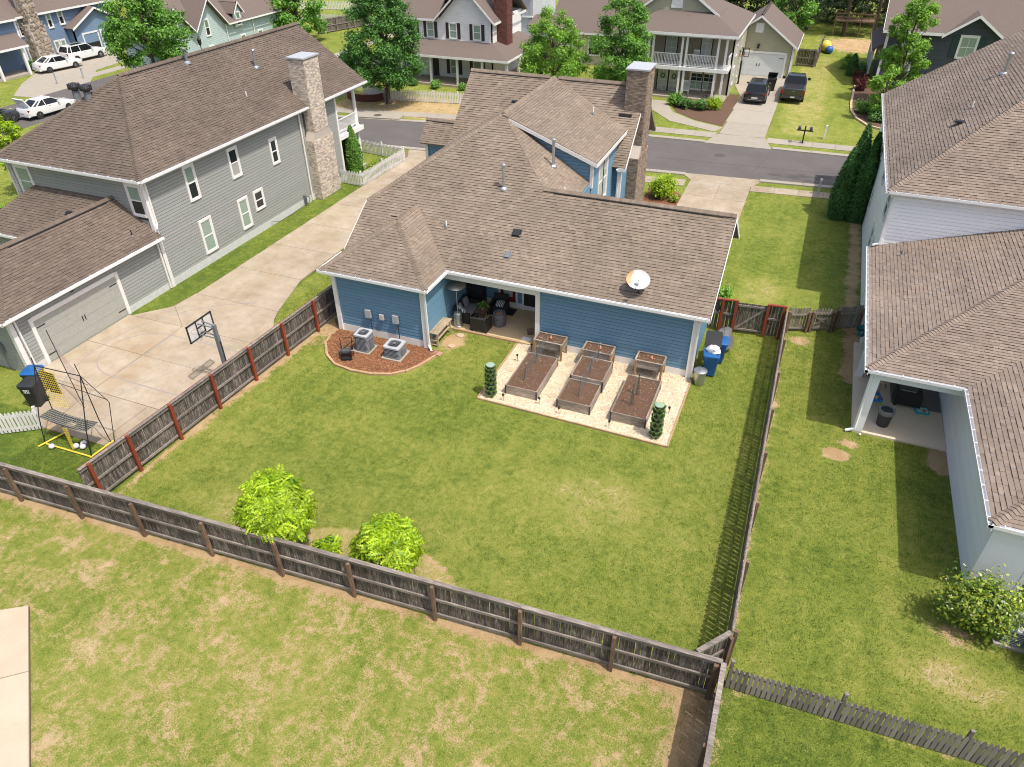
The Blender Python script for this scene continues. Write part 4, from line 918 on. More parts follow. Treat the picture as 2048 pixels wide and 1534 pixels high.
# mulch bed by the air conditioners
bedp = [(-18.55, 23.9), (-18.62, 23.24), (-18.45, 22.58), (-17.84, 21.78), (-17.1, 21.28), (-16.17, 21.15), (-15.27, 21.22), (-14.44, 21.5), (-13.87, 22.02), (-13.55, 22.6), (-13.28, 23.48), (-13.25, 23.95)]
bark = M('bark_red', (.13, .045, .02), (.24, .10, .045), .95, 22, .9, 0, .9, .04, fine=(60, .45))
struct('mulch_bed', sheet(bedp, -.02, .035), bark)
def inpoly(x, y, P):
    c = False
    for i in range(len(P)):
        (x0, y0), (x1, y1) = P[i], P[i-1]
        if (y0 > y) != (y1 > y) and x < (x1-x0)*(y-y0)/(y1-y0)+x0: c = not c
    return c
def chips(name, P, n, mat, label, size=(.02, .06), z=.035):
    xs = [p[0] for p in P]; ys_ = [p[1] for p in P]; m = MB(); k = 0
    while k < n:
        x = rng.uniform(min(xs), max(xs)); y = rng.uniform(min(ys_), max(ys_)); k += 1
        if not inpoly(x, y, P): continue
        a = rng.random()*6.28; l = rng.uniform(*size); w_ = l*.35; q = len(m.v); c, s_ = math.cos(a), math.sin(a); t = rng.uniform(-.02, .02)
        m.v += [(x-l*c+w_*s_, y-l*s_-w_*c, z+.006+t*.3), (x+l*c+w_*s_, y+l*s_-w_*c, z+.012+abs(t)), (x+l*c-w_*s_, y+l*s_+w_*c, z+.014+abs(t)), (x-l*c-w_*s_, y-l*s_+w_*c, z+.006)]; m.f.append((q, q+1, q+2, q+3))
    return tag(m.build(name, mat), label, 'bark chips', kind='stuff')
bchip = M('bark_chip', (.20, .075, .03), (.30, .15, .075), .95, 30, .9, .5)
chips('bark_chips', bedp, 6500, bchip, 'red-brown bark chips around the two air conditioners')
e = thing('bed_edging', 'curved row of tan edging blocks around the red bark bed', 'edging', (-16, 22, 0))
path = [Vector((p[0], p[1], 0)) for p in bedp[1:-1]]; tot = sum((path[i+1]-path[i]).length for i in range(len(path)-1)); n = int(tot/.28); 
def along(path, t):
    for i in range(len(path)-1):
        d = (path[i+1]-path[i]).length
        if t <= d: return path[i]+(path[i+1]-path[i])*(t/d), (path[i+1]-path[i]).normalized()
        t -= d
    return path[-1], (path[-1]-path[-2]).normalized()
for i in range(n):
    p, t = along(path, (i+.5)*tot/n); piece('edging_block', e, edge_m, (p.x, p.y, .045), (tot/n-.012, .11, .12), Matrix.Rotation(math.atan2(t.y, t.x)+rng.uniform(-.03, .03), 3, 'Z'))

# grass blades over the near lawns, joined
def blades(name, n, region, label, size=(.025, .065)):
    x = NP.uniform(region[0], region[1], n); y = NP.uniform(region[2], region[3], n); s_ = soil(x, y); keep = NP.random(n) > s_[:, 0]*1.1
    fy = 10.10+(x+25.5)*.0614
    bad = np.zeros(n, bool)
    for (a, b, c, d) in ((-10.3, -2.25, 21.1, 26.1), (-18.7, -13.2, 21.1, 30), (-13.7, -2.3, 25.8, 60), (-29.2, -20.3, 13.3, 21.5), (-27.4, -22.1, 21, 60), (4.0, 12, 24.6, 60), (7.3, 12, 18, 60), (-24, -13.8, 0, 7.1)): bad |= (x > a) & (x < b) & (y > c) & (y < d)
    keep &= ~bad; x, y, s_ = x[keep], y[keep], s_[keep]; n = len(x)
    a = NP.uniform(0, 6.283, n); l = NP.uniform(size[0], size[1], n); w_ = NP.uniform(.006, .014, n); lean = NP.uniform(.2, 1.2, n); la = NP.uniform(0, 6.283, n)
    v = np.zeros((n, 3, 3)); v[:, 0, 0] = x-w_*np.cos(a); v[:, 0, 1] = y-w_*np.sin(a); v[:, 1, 0] = x+w_*np.cos(a); v[:, 1, 1] = y+w_*np.sin(a)
    v[:, 2, 0] = x+l*lean*np.cos(la); v[:, 2, 1] = y+l*lean*np.sin(la); v[:, 2, 2] = l; v[:, :2, 2] = -.004
    o = np_mesh(name, v.reshape(-1, 3), np.arange(n*3).reshape(-1, 3), grass_b); at = o.data.attributes.new('soil', 'FLOAT_COLOR', 'POINT')
    at.data.foreach_set('color', np.ascontiguousarray(np.repeat(s_, 3, 0), dtype=np.float32).ravel())
    return tag(o, label, 'grass', kind='stuff')
blades('grass_blades', 360000, (-25, 9.5, 5, 33), 'short mown grass blades on the near lawns')

# ------------------------------------------------------------------ fences
_pk = {}
def picket_mesh(mat, style):
    k = (mat.name, style)
    if k not in _pk:
        m = MB()
        if style == 'flat': m.box(-.5, .5, -.5, .5, 0, 1)
        else:
            t = {'ear': [(-.5, 0), (.5, 0), (.5, .955), (.28, 1), (-.28, 1), (-.5, .955)], 'point': [(-.5, 0), (.5, 0), (.5, .92), (.16, 1), (-.16, 1), (-.5, .92)], 'sharp': [(-.5, 0), (.5, 0), (.5, .9), (0, 1), (-.5, .9)]}[style]
            m.extr([(x, -.5, z) for x, z in t], (0, 1, 0))
        _pk[k] = m.mesh('picket', mat)
    return _pk[k]
def fence(name, label, p0, p1, h, style='flat', pw=.14, gap=.006, mat=None, rail=None, post=None, posts=None, pstep=2.6, rails=(.14, .80), cap=True, yside=.035, top=None, postw=.1, post_h=None, group=None, zpost=0, cat='fence', z0=.05, toprail=True, post_side=-1):
    L = math.hypot(p1[0]-p0[0], p1[1]-p0[1]); a = math.atan2(p1[1]-p0[1], p1[0]-p0[0])
    f = thing(name, label, cat, (p0[0], p0[1], 0), a, group); mat = mat or wood; rail = rail or wood_rail; post = post or wood_brown
    k = max(1, int(L/(pw+gap)))
    for i in range(k):
        x = (i+.5)*L/k; hh = h if top is None else top(x/L)
        piece('picket', f, mat, (x, yside+rng.uniform(-.004, .004), z0), (pw*rng.uniform(.96, 1.0), .018, hh-z0+rng.uniform(-.012, .012)), Matrix.Rotation(rng.uniform(-.008, .008), 3, 'Y'), local=True, mesh=picket_mesh(mat, style))
    ps = posts if posts is not None else [min(L-.06, max(.06, i*L/max(1, round(L/pstep)))) for i in range(max(1, round(L/pstep))+1)]
    for x in ps: piece('post', f, post, (x, post_side*(.045+postw/2), (post_h or h-.06)/2), (postw, postw, post_h or h-.06), Matrix.Rotation(rng.uniform(-.012, .012), 3, 'X'), local=True)
    xs = [0]+[x for x in ps if .3 < x < L-.3]+[L]
    for z in list(rails)+([h-.13] if toprail else []):
        for u, v in zip(xs[:-1], xs[1:]): piece('rail', f, rail, ((u+v)/2, -.012, z+.045), (v-u-.006, .045, .09), local=True)
    if cap:
        for u, v in zip(xs[:-1], xs[1:]): piece('cap_rail', f, rail, ((u+v)/2, 0, h+.015), (v-u-.006, .13, .03), local=True)
    return f
fence('back_fence', 'long weathered grey board fence across the back of the yard', BF0, BF1, 1.58, posts=[2.95-.1, 5.5, 8.1, 10.75, 13.35, 15.85, 18.5, 21.1, 23.7, 26.3], cap=True)
lf = fence('side_fence', 'dark board fence with red-stained posts beside the basketball driveway', (-20.12, 10.95), (-19.38, 25.3), 1.62, post=red_stain, posts=[.35, 1.95, 3.9, 6.0, 8.15, 10.25, 12.45], postw=.11, post_h=1.68)
piece('cap_strip', lf, red_stain, (7.17, .065, 1.63), (14.3, .02, .05), local=True)
fence('side_fence', 'open-slatted grey fence running between the yard and the white house lawn', (1.0, 12.75), (.9, 30.55), 1.6, style='ear', gap=.04, post=wood_brown, cap=False, pstep=2.4, rails=(.2, .8), yside=.035)
fence('corner_fence', 'weathered fence running from the back corner toward the bottom of the photo', (.93, 11.7), (.98, 5.0), 1.58, pstep=2.4)
fence('diagonal_fence', 'short slanted fence panel closing the back right corner', (.25, 11.82), (.97, 12.72), 1.52, pstep=1.0, post_h=1.45)
fence('picket_fence', 'low weathered wooden picket fence at the bottom right corner', (1.12, 12.15), (9.6, 12.48), .98, style='sharp', gap=.03, pw=.1, cap=False, rails=(.2, .68), toprail=False, pstep=2.5, mat=M('picket_grey', (.17, .145, .125), (.28, .25, .22), .9, 8, .9, .3, .3, stretch=(4, 4, .6)), yside=-.06, post_h=1.05, postw=.085, post_side=1, post=wood_rail)
g = thing('gate_fence', 'red-framed wooden gate panel between the blue house and the side fence', 'gate', (-2.32, 30.28, 0), math.atan2(.35, 3.2))
for a, b in ((0.0, 1.0), (2.45, 3.2)):
    k = int((b-a)/.146)
    for i in range(k): piece('picket', g, wood, (a+(i+.5)*(b-a)/k, .04, .05), (.14, .018, 1.6), local=True, mesh=picket_mesh(wood, 'flat'))
    piece('rail', g, wood_rail, ((a+b)/2, -.01, .95), (b-a, .045, .09), local=True); piece('cap_rail', g, red_stain, ((a+b)/2, 0, 1.67), (b-a, .13, .05), local=True)
for x in (.45, 1.04, 2.42, 3.12): piece('post', g, red_stain, (x, -.07, .86), (.13, .1, 1.72), local=True)
for i in range(9): piece('picket', g, wood, (1.18+i*.142, .03, .08), (.136, .018, 1.5), local=True, mesh=picket_mesh(wood, 'flat'))
for z in (.22, 1.45): piece('rail', g, wood_rail, (1.75, -.005, z), (1.25, .045, .09), local=True)
piece('brace', g, wood_rail, (1.75, -.006, .84), (1.68, .04, .085), Matrix.Rotation(-math.atan2(1.15, 1.15), 3, 'Y'), local=True)
scal = lambda d: (lambda t: 1.22-d*abs(t-.5)*.4)
fence('scalloped_fence', 'short scalloped picket panel right of the red-framed gate', (1.0, 31.35), (1.95, 31.72), 1.15, style='ear', gap=.02, pw=.1, cap=False, rails=(.15, .85), toprail=False, pstep=.95, mat=MAT['picket_grey'], yside=.035, top=scal(-.3), group='scalloped panels beside the white house')
fence('picket_gate', 'scalloped picket gate with cross brace near the white house', (2.0, 31.75), (3.0, 32.15), 1.15, style='ear', gap=.02, pw=.1, cap=False, rails=(.15, .9), toprail=False, pstep=1.0, mat=MAT['picket_grey'], yside=.035, top=scal(.5), cat='gate')
gt = bpy.data.objects['picket_gate']
for s_ in (1, -1): piece('brace', gt, wood_rail, (.54, -.012, .56), (1.2, .03, .06), Matrix.Rotation(s_*.62, 3, 'Y'), local=True)
fence('scalloped_fence', 'scalloped picket panel ending at the white house wall', (3.05, 32.2), (4.2, 32.85), 1.2, style='ear', gap=.02, pw=.1, cap=False, rails=(.15, .85), toprail=False, pstep=1.1, mat=MAT['picket_grey'], yside=.035, top=scal(-.3), group='scalloped panels beside the white house')
def vinyl_fence(label, p0, p1, h=1.0, pw=.075, gap=.055, n=None): 
    return fence('white_picket_fence', label, p0, p1, h, style='sharp', pw=pw, gap=gap, mat=vinyl, rail=vinyl, post=vinyl, cap=False, rails=(.15, .72), toprail=False, pstep=2.4, yside=-.05, post_h=1.04, post_side=1, group='white vinyl picket fences')
vinyl_fence('white picket fence end panel against the pale brick chimney', (-29.3, 40.42), (-27.35, 40.28)); vinyl_fence('white picket fence side along the driveway by the tall conifer', (-27.3, 40.3), (-27.12, 45.75)); vinyl_fence('white picket fence facing the street behind the tall conifer', (-33.5, 46.9), (-27.15, 45.85))
vinyl_fence('short white picket fence beside the black and blue bins', (-28.6, 11.2), (-25.35, 13.35), 1.0, .1, .035)
vinyl_fence('long white picket fence in front of the porch with dark shutters', (-36.8, 59.9), (-25.5, 61.9), 1.05, .09, .06); vinyl_fence('white picket fence left of the large shade tree', (-40.2, 61.5), (-36.9, 59.9), 1.05, .09, .06)
vinyl_fence('white picket fence at the top beyond the grassy bank', (-68, 91.0), (-52.8, 91.5), 1.2, .12, .10); vinyl_fence('farthest white picket fence at the top edge of the photo', (-74, 99), (-60, 104), 1.2, .12, .10)

# ------------------------------------------------------------------ small things in the yard
def rrect(w, d, r, n=4):
    P = []
    for cx, cy, a0 in ((w/2-r, d/2-r, 0), (-w/2+r, d/2-r, 90), (-w/2+r, -d/2+r, 180), (w/2-r, -d/2+r, 270)):
        for i in range(n+1): a = math.radians(a0+90*i/n); P.append((cx+r*math.cos(a), cy+r*math.sin(a)))
    return P
def ac_unit(label, x, y, w, h, rz=0, group=None):
    t = thing('air_conditioner', label, 'air conditioner', (x, y, .03), rz, group)
    MB().prism(rrect(w*1.25, w*1.25, .03), -.03, .05).build('pad', conc_g, t, True)
    MB().prism(rrect(w*.93, w*.93, .09), .05, h-.06).build('coil', metal_dark, t, True)
    n = int((h-.2)/.062)
    for i in range(n):
        z = .1+i*(h-.22)/n; q = MB(); a, b = rrect(w, w, .1), rrect(w*.95, w*.95, .095)
        q.loft([[(p[0], p[1], z+.0) for p in a], [(p[0], p[1], z+.018) for p in a], [(p[0], p[1], z+.030) for p in b]]); q.build('louvre', metal_grey, t, True)
    MB().prism(rrect(w*1.02, w*1.02, .1), .05, .10).build('base_pan', metal_grey, t, True)
    top = MB(); o = rrect(w*1.03, w*1.03, .11, 7); k = len(o); ci = [(w*.40*math.cos(math.atan2(p[1], p[0])), w*.40*math.sin(math.atan2(p[1], p[0]))) for p in o]
    top.loft([[(p[0], p[1], h-.09) for p in o], [(p[0], p[1], h-.01) for p in o], [(p[0]*.97, p[1]*.97, h) for p in o], [(p[0], p[1], h) for p in ci], [(p[0], p[1], h-.07) for p in ci]], cap=False)
    tp = top.build('top_cover', metal_pale, t, True)
    MB().lathe([(w*.40, h-.08), (w*.40, h-.075)], (0, 0, 0), 20).build('fan_well', black, t, True)
    g = MB()
    for i in range(18):
        a = i*math.pi/9; g.tube([(w*.06*math.cos(a), w*.06*math.sin(a), h+.018), (w*.25*math.cos(a+.18), w*.25*math.sin(a+.18), h+.014), (w*.41*math.cos(a+.3), w*.41*math.sin(a+.3), h-.0)], .0035, 4)
    for r in (.2, .33): g.tube([(w*r*1.05*math.cos(a), w*r*1.05*math.sin(a), h+.016-.03*r) for a in np.linspace(0, 6.283, 25)], .0045, 4)
    g.lathe([(w*.09, h+.01), (w*.09, h+.03), (.01, h+.035)], (0, 0, 0), 12); g.build('fan_guard', metal_grey, tp, True)
    MB().box(w*.47, w*.56, -w*.2, w*.2, .15, h*.75).build('service_panel', metal_grey, t, True); return t
ac_unit('tall grey air conditioner on the red bark bed, the left of the pair', -16.5, 22.87, .66, .9, .03)
ac_unit('low wide grey air conditioner near the porch end of the bark bed', -14.98, 22.93, .78, .62, .03)
ac_unit('air conditioner half hidden by the cream-flowering shrub', 8.4, 16.65, .74, .68)
t = thing('hose_reel', 'black hose reel cart on the bark bed beside the tall air conditioner', 'hose reel', (-16.9, 21.98, .04), .5)
m = MB(); m.tube([(-.25, -.22, 0), (-.25, .25, .02), (-.25, .3, .85), (.25, .3, .85), (.25, .25, .02), (.25, -.22, 0), (-.25, -.22, 0)], .02, 6); m.build('frame', black, t, True)
m = MB(); m.tube([(-.2, 0, .33), (.2, 0, .33)], .15, 14); m.build('hose_coil', charcoal, t, True)
for x in (-.21, .21): m = MB(); m.tube([(x-.012, 0, .33), (x+.012, 0, .33)], .26, 16); m.build('flange', black, t, True)
m = MB(); m.tube([(.21, 0, .33), (.32, 0, .33), (.32, .12, .4)], .018, 6); m.build('crank', metal, t, True)
m = MB(); m.box(-.22, .22, -.3, -.12, 0, .12); m.build('foot_tray', black, t, True)
t = tag(MB().tube([(-17.42, 21.9, .08), (-17.4, 22.5, .16), (-17.36, 23.2, .12), (-17.3, 23.4, .5)], .022, 6).build('garden_hose', gmat('hose_green', (.05, .10, .06), .6)), 'dark green hose standing beside the hose reel', 'hose')
tag(MB().tube([(-18.85+.17*math.cos(a)*(1+.1*math.sin(3*a)), 24.35+.17*math.sin(a), .06+.012*a) for a in np.linspace(0, 18, 60)], .018, 5).build('garden_hose', MAT['hose_green']), 'coiled green hose at the corner where the fence meets the house', 'hose')
MB().prism([(-13.55, 23.62), (-13.1, 23.55), (-13.05, 23.85), (-13.5, 23.95)], 0, .05).build('splash_block', M('terracotta_slab', (.42, .25, .19), (.34, .19, .14), .9, 8, .8)); tag(bpy.data.objects['splash_block'], 'pinkish splash block below the porch-corner downspout', 'splash block')
t = thing('pallet_bench', 'rough wooden pallet bench against the blue porch wall', 'bench', (-13.7, 24.92, 0))
for y in (-.66, .64):
    for x in (-.16, .17): piece('leg', t, wood_pale, (x, y, .35), (.09, .06, .7), local=True)
    piece('stretcher', t, wood_pale, (0, y, .28), (.34, .05, .08), local=True)
for i, x in enumerate((-.13, .045, .2)): piece('plank', t, wood_pale, (x-.03, 0, .715), (.155, 1.5, .03), local=True)
for x in (-.08, .1): piece('plank', t, wood_pale, (x, 0, .335), (.14, 1.45, .025), local=True)
piece('plank', t, wood_pale, (.0, -.66, .1), (.4, .1, .03), local=True)
def stone(label, x, y, r, mat, z=.0, h=.05):
    k = rng.randint(6, 9); pts = [(x+r*rng.uniform(.75, 1.15)*math.cos(6.283*i/k), y+r*.8*rng.uniform(.75, 1.15)*math.sin(6.283*i/k)) for i in range(k)]
    m = MB(); c = [(p[0]*.93+x*.07, p[1]*.93+y*.07) for p in pts]
    m.loft([[(p[0], p[1], z-.02) for p in pts], [(p[0], p[1], z+h*.7) for p in pts], [(p[0], p[1], z+h) for p in c]])
    return tag(m.build('stepping_stone', mat), label, 'stone', 'stepping stones')
flag = M('flagstone', (.46, .30, .20), (.52, .38, .27), .9, 4, .9, .15, .2)
flag_t = M('flagstone_tan', (.55, .43, .29), (.48, .38, .27), .9, 4, .9, .15, .2)
stone('tan flagstone just off the patio edge by the pallet bench', -13.0, 25.5, .24, flag_t); stone('rusty flagstone on the grass in front of the pallet bench', -12.98, 24.52, .22, flag)
for lab, x, y in (('flat stone left of the first raised bed in the gravel', -9.78, 23.74), ('flat stone in front of the leftmost raised table planter', -7.49, 25.1), ('flat stone midway between the first and middle raised beds', -7.5, 23.64), ('flat stone between first and middle beds nearest the lawn', -7.43, 22.64), ('dark flat stone between the middle and right table planters', -5.14, 25.19), ('flat stone midway between the middle and right raised beds', -5.18, 23.52), ('flat stone between middle and right beds nearest the lawn', -5.2, 22.6), ('flat stone near the metal trash can on the gravel', -3.0, 25.16)):
    stone(lab, x, y, .23, flag_t if 'dark' not in lab else flag, .03, .02)

# porch furniture
t = thing('patio_heater', 'steel mushroom-shaped patio heater at the porch corner', 'heater', (-13.42, 26.2, .055))
MB().lathe([(.23, 0), (.24, .05), (.2, .07), (.2, .7), (.17, .74), (.05, .78)], (0, 0, 0), 20).build('tank_housing', metal, t, True, True); MB().lathe([(.025, .75), (.025, 1.95)], (0, 0, 0), 10).build('pole', metal, t, True, True)
MB().lathe([(.07, 1.9), (.1, 1.95), (.1, 2.12), (.06, 2.15)], (0, 0, 0), 14).build('burner', metal_dark, t, True); MB().lathe([(.46, 2.13), (.44, 2.15), (.28, 2.22), (.1, 2.26), (.01, 2.27)], (0, 0, 0), 24).build('reflector_hood', metal, t, True, True)
wick = M('black_wicker', (.018, .017, .017), (.03, .028, .027), .7, 40, .9, 0, .6, .01)
cush_g = gmat('grey_cushion', (.20, .20, .21), .9)
m_, nt, b_ = NT('striped_cloth'); p_ = pos(nt); sx = node(nt, 'ShaderNodeSeparateXYZ'); lk(nt, p_, sx.inputs[0]); f_ = math_n(nt, 'FRACT', math_n(nt, 'MULTIPLY', math_n(nt, 'ADD', sx.outputs[0], sx.outputs[1]), 7.0)); lk(nt, ramp(nt, f_, [(.49, (.62, .62, .62)), (.51, (.10, .12, .15))]), b_.inputs['Base Color']); b_.inputs['Roughness'].default_value = .95; stripe = m_
spot = M('print_cloth', (.55, .54, .52), (.16, .17, .19), .95, 24, .25)
def pillow(name, t, c, s_, mat, rx=0, ry=0, rz=0):
    m = MB(); R_ = Matrix.Rotation(rz, 3, 'Z') @ Matrix.Rotation(rx, 3, 'X') @ Matrix.Rotation(ry, 3, 'Y'); rings = []
    for i, k in enumerate((.82, 1, 1.02, 1, .82)):
        z = (-.5+.25*i)*s_[2]; rings.append([Vector(c)+R_ @ Vector((p[0]*k, p[1]*k, z)) for p in rrect(s_[0], s_[1], min(s_[0], s_[1])*.16, 3)])
    m.loft(rings); return m.build(name, mat, t, True, 60)
def wicker_seat(label, x, y, rz, w, cush, pillows):
    t = thing('wicker_armchair' if w < 1 else 'wicker_loveseat', label, 'chair' if w < 1 else 'sofa', (x, y, .055), rz)
    MB().box(-w/2+.1, w/2-.1, -.36, .30, .12, .30).build('seat', wick, t, True); m = MB(); m.obox((0, .36, .45), (w, .1, .66), Matrix.Rotation(-.12, 3, 'X')); m.build('backrest', wick, t, True)
    for s_ in (-1, 1): MB().box(s_*w/2-.06, s_*w/2+.06, -.38, .34, .0, .56).build('armrest', wick, t, True)
    MB().box(-w/2+.06, w/2-.06, -.38, -.34, .02, .14).build('apron', wick, t, True)
    pillow('cushion', t, (0, -.03, .36), (w-.16, .64, .12), cush)
    for (px, py, pz, mt, rr) in pillows: pillow('pillow', t, (px, py, pz), (.42, .42, .13), mt, rr[0], 0, rr[1])
    return t
wicker_seat('black wicker loveseat with grey cushion and pillows along the porch side wall', -13.35, 27.2, -math.pi/2*-1, 1.35, cush_g, [(-.4, .2, .62, spot, (1.1, .3)), (.3, .26, .6, cush_g, (1.2, -.1)), (-.5, 0, .56, stripe, (.9, .5))])
wicker_seat('black wicker armchair with striped pillow nearest the patio edge', -12.3, 26.35, math.pi, .72, wick, [(0, .0, .46, stripe, (.25, .2))])
wicker_seat('black wicker armchair with striped pillow in front of the window', -12.1, 28.1, .1, .72, wick, [(.05, -.02, .46, stripe, (.3, 0))])
MB().prism([(-13.85, 28.15), (-13.05, 28.15), (-13.05, 28.75), (-13.85, 28.75)], .06, 1.25).build('grill', black); g_ = tag(bpy.data.objects['grill'], 'black covered grill in the dark back corner of the porch', 'grill')
MB().box(-13.9, -13.0, 28.1, 28.76, 1.05, 1.1).build('grill_lid', charcoal, g_)
t = thing('coffee_table', 'low dark table under the potted plant on the porch', 'table', (-12.75, 27.35, .055)); MB().box(-.3, .3, -.3, .3, .34, .4).build('table_top', wood_brown, t, True)
for sx in (-.25, .25):
    for sy in (-.25, .25): piece('leg', t, wick, (sx, sy, .17), (.05, .05, .34), local=True)
t = thing('potted_plant', 'potted leafy green plant on the low porch table', 'plant', (-12.68, 27.4, .455)); MB().lathe([(.09, 0), (.13, .16), (.14, .17)], (0, 0, 0), 12).build('pot', MAT['terracotta_slab'], t, True)
plant_leaf = leaf_mat('plant_leaf', (.10, .24, .03), (.18, .36, .05), (.28, .46, .08))
m = MB()
for i in range(40):
    a = rng.random()*6.28; el = rng.uniform(.1, 1.2); L = rng.uniform(.22, .4); p0 = Vector((0, 0, .17)); d = Vector((math.cos(a)*math.cos(el), math.sin(a)*math.cos(el), math.sin(el))); s_ = Vector((-math.sin(a), math.cos(a), 0))*.06; tip = p0+d*L-Vector((0, 0, .1)); mid = p0+d*L*.6
    m.poly([p0, mid-s_, tip, mid+s_])
m.build('leaves', plant_leaf, t, True)
t = thing('fire_pit', 'round grey fire table column on the porch', 'fire pit', (-11.63, 27.0, .055)); MB().lathe([(.29, 0), (.30, .03), (.30, .62), (.29, .66), (.2, .66), (.2, .58), (.01, .57)], (0, 0, 0), 24).build('body', grey_conc, t, True, True); MB().lathe([(.19, .58), (.16, .60), (.01, .61)], (0, 0, 0), 14).build('lava_rock', MAT['terracotta_slab'], t, True); MB().box(-.06, .08, -.31, -.295, .4, .43).build('handle', black, t, True)
tag(MB().prism([(-12.2, 27.95), (-11.35, 27.95), (-11.35, 28.6), (-12.2, 28.6)], .056, .072).build('door_mat', black), 'black mat in front of the red porch door', 'mat')
t = thing('wooden_crate', 'small dark tilted wooden crate by the porch post', 'crate', (-9.95, 26.75, .06), .5); MB().obox((0, 0, .14), (.34, .3, .03), Matrix.Rotation(.6, 3, 'X')).build('lid', wood_brown, t, True); MB().box(-.15, .15, -.1, .12, 0, .12).build('box', wood_brown, t, True)
tag(MB().prism([(-10.2, 26.15), (-9.75, 26.12), (-9.73, 26.4), (-10.18, 26.42)], .057, .075).build('floor_mat', white2), 'small white mat on the patio edge beside the porch post', 'mat')

# raised beds, table planters
soil_m = M('garden_soil', (.085, .045, .026), (.15, .085, .05), .98, 14, .9, 0, .9, .03, fine=(70, .4))
def soil_top(t, x0, x1, y0, y1, z, name='soil'):
    nx, ny = 22, max(6, int(22*(y1-y0)/(x1-x0))); X, Y = np.meshgrid(np.linspace(x0, x1, nx), np.linspace(y0, y1, ny)); Z = z+NP.uniform(-.018, .022, X.shape)
    v = np.stack([X, Y, Z], -1).reshape(-1, 3); i = np.arange(nx*ny).reshape(ny, nx); f = np.stack([i[:-1, :-1], i[:-1, 1:], i[1:, 1:], i[1:, :-1]], -1).reshape(-1, 4)
    return np_mesh(name, v, f, soil_m, t)
chip_w = gmat('pale_chip', (.60, .52, .44), .9); clay = gmat('clay_orange', (.50, .17, .06), .8)
def raised_bed(label, x0, x1, y0, y1, h):
    t = thing('raised_bed', label, 'raised bed', ((x0+x1)/2, (y0+y1)/2, .02), 0, 'raised garden beds'); w, d = (x1-x0)/2, (y1-y0)/2; n = 2; bh = h/n
    for i in range(n):
        z = (i+.5)*bh
        for s_ in (-1, 1):
            piece('plank', t, wood_grey, (0, s_*d, z), (2*w+.03, .04, bh-.008), local=True); piece('plank', t, wood_grey, (s_*w, 0, z), (.04, 2*d-.04, bh-.008), local=True)
    for sx in (-1, 1):
        for sy in (-1, 1): piece('corner_bracket', t, metal_dark, (sx*(w+.004), sy*(d+.004), h/2), (.055, .055, h*.94), local=True)
    soil_top(t, -w+.02, w-.02, -d+.02, d-.02, h-.07)
    m = MB()
    for i in range(int(90*w*d)): m.ball((rng.uniform(-w+.06, w-.06), rng.uniform(-d+.06, d-.06), h-.06), rng.uniform(.008, .018), 5, 4)
    tag(m.build('white_specks', chip_w, t, True), kind='stuff'); return t
raised_bed('weathered raised bed nearest the porch, first from the left', -9.3, -7.95, 22.1, 24.72, .44)
raised_bed('short front half of the stepped middle raised bed', -7.0, -5.65, 21.97, 23.5, .44); raised_bed('taller back half of the stepped middle raised bed', -6.95, -5.6, 23.56, 25.08, .6)
raised_bed('weathered raised bed with bare soil nearest the metal trash can', -4.78, -3.4, 21.97, 24.66, .44)
def table_planter(label, x0, x1, y0, y1, h=.84, d=.36):
    t = thing('table_planter', label, 'planter', ((x0+x1)/2, (y0+y1)/2, .02), 0, 'raised table planters by the wall'); w, q = (x1-x0)/2, (y1-y0)/2
    for i in range(2):
        z = h-d+(i+.5)*d/2
        for s_ in (-1, 1): piece('plank', t, wood_grey, (0, s_*q, z), (2*w, .03, d/2-.006), local=True); piece('plank', t, wood_grey, (s_*w, 0, z), (.03, 2*q-.03, d/2-.006), local=True)
    for sx in (-1, 1):
        for sy in (-1, 1): piece('leg', t, M_leg, (sx*(w-.03), sy*(q+.03), h/2), (.085, .06, h), local=True)
    for s_ in (-1, 1): piece('top_rail', t, wood_grey, (0, s_*(q+.01), h+.012), (2*w+.06, .07, .022), local=True); piece('top_rail', t, wood_grey, (s_*(w+.005), 0, h+.013), (.07, 2*q-.05, .02), local=True)
    MB().box(-w+.02, w-.02, -q+.02, q-.02, h-d, h-.08).build('liner', wood_brown, t, True); soil_top(t, -w+.02, w-.02, -q+.02, q-.02, h-.04)
    m = MB()
    for i in range(26): m.ball((rng.uniform(-w+.06, w-.06), rng.uniform(-q+.06, q-.06), h-.03), rng.uniform(.008, .018), 5, 4)
    tag(m.build('white_specks', chip_w, t, True), kind='stuff'); return t
M_leg = wood_mat('planter_leg', (.22, .12, .05), (.34, .20, .09), (.42, .27, .14), .15)
for lab, a in (('table planter on legs beside the porch post', (-9.2, -7.9, 25.18, 25.84)), ('table planter on legs, the middle of three along the blue wall', (-6.98, -5.72, 25.2, 25.86)), ('table planter on legs nearest the downspout corner', (-4.66, -3.5, 25.26, 25.92))): table_planter(lab, *a)
for lab, x, y in (('orange clay watering spike in the planter beside the porch post', -8.55, 25.55), ('orange clay watering spike in the middle table planter', -6.3, 25.55), ('orange clay watering globe in the planter nearest the downspout', -4.05, 25.6)):
    t = thing('watering_spike', lab, 'watering spike', (x, y, .8)); MB().lathe([(.03, 0), (.07, .05), (.06, .1), (.02, .13)], (0, 0, 0), 10).build('clay_bulb', clay, t, True, True); MB().ball((0, .01, .15), .03, 8, 6).build('cap', chip_w, t, True)
stake_m = gmat('stake_green', (.06, .12, .10), .5); wire_m = metal_grey
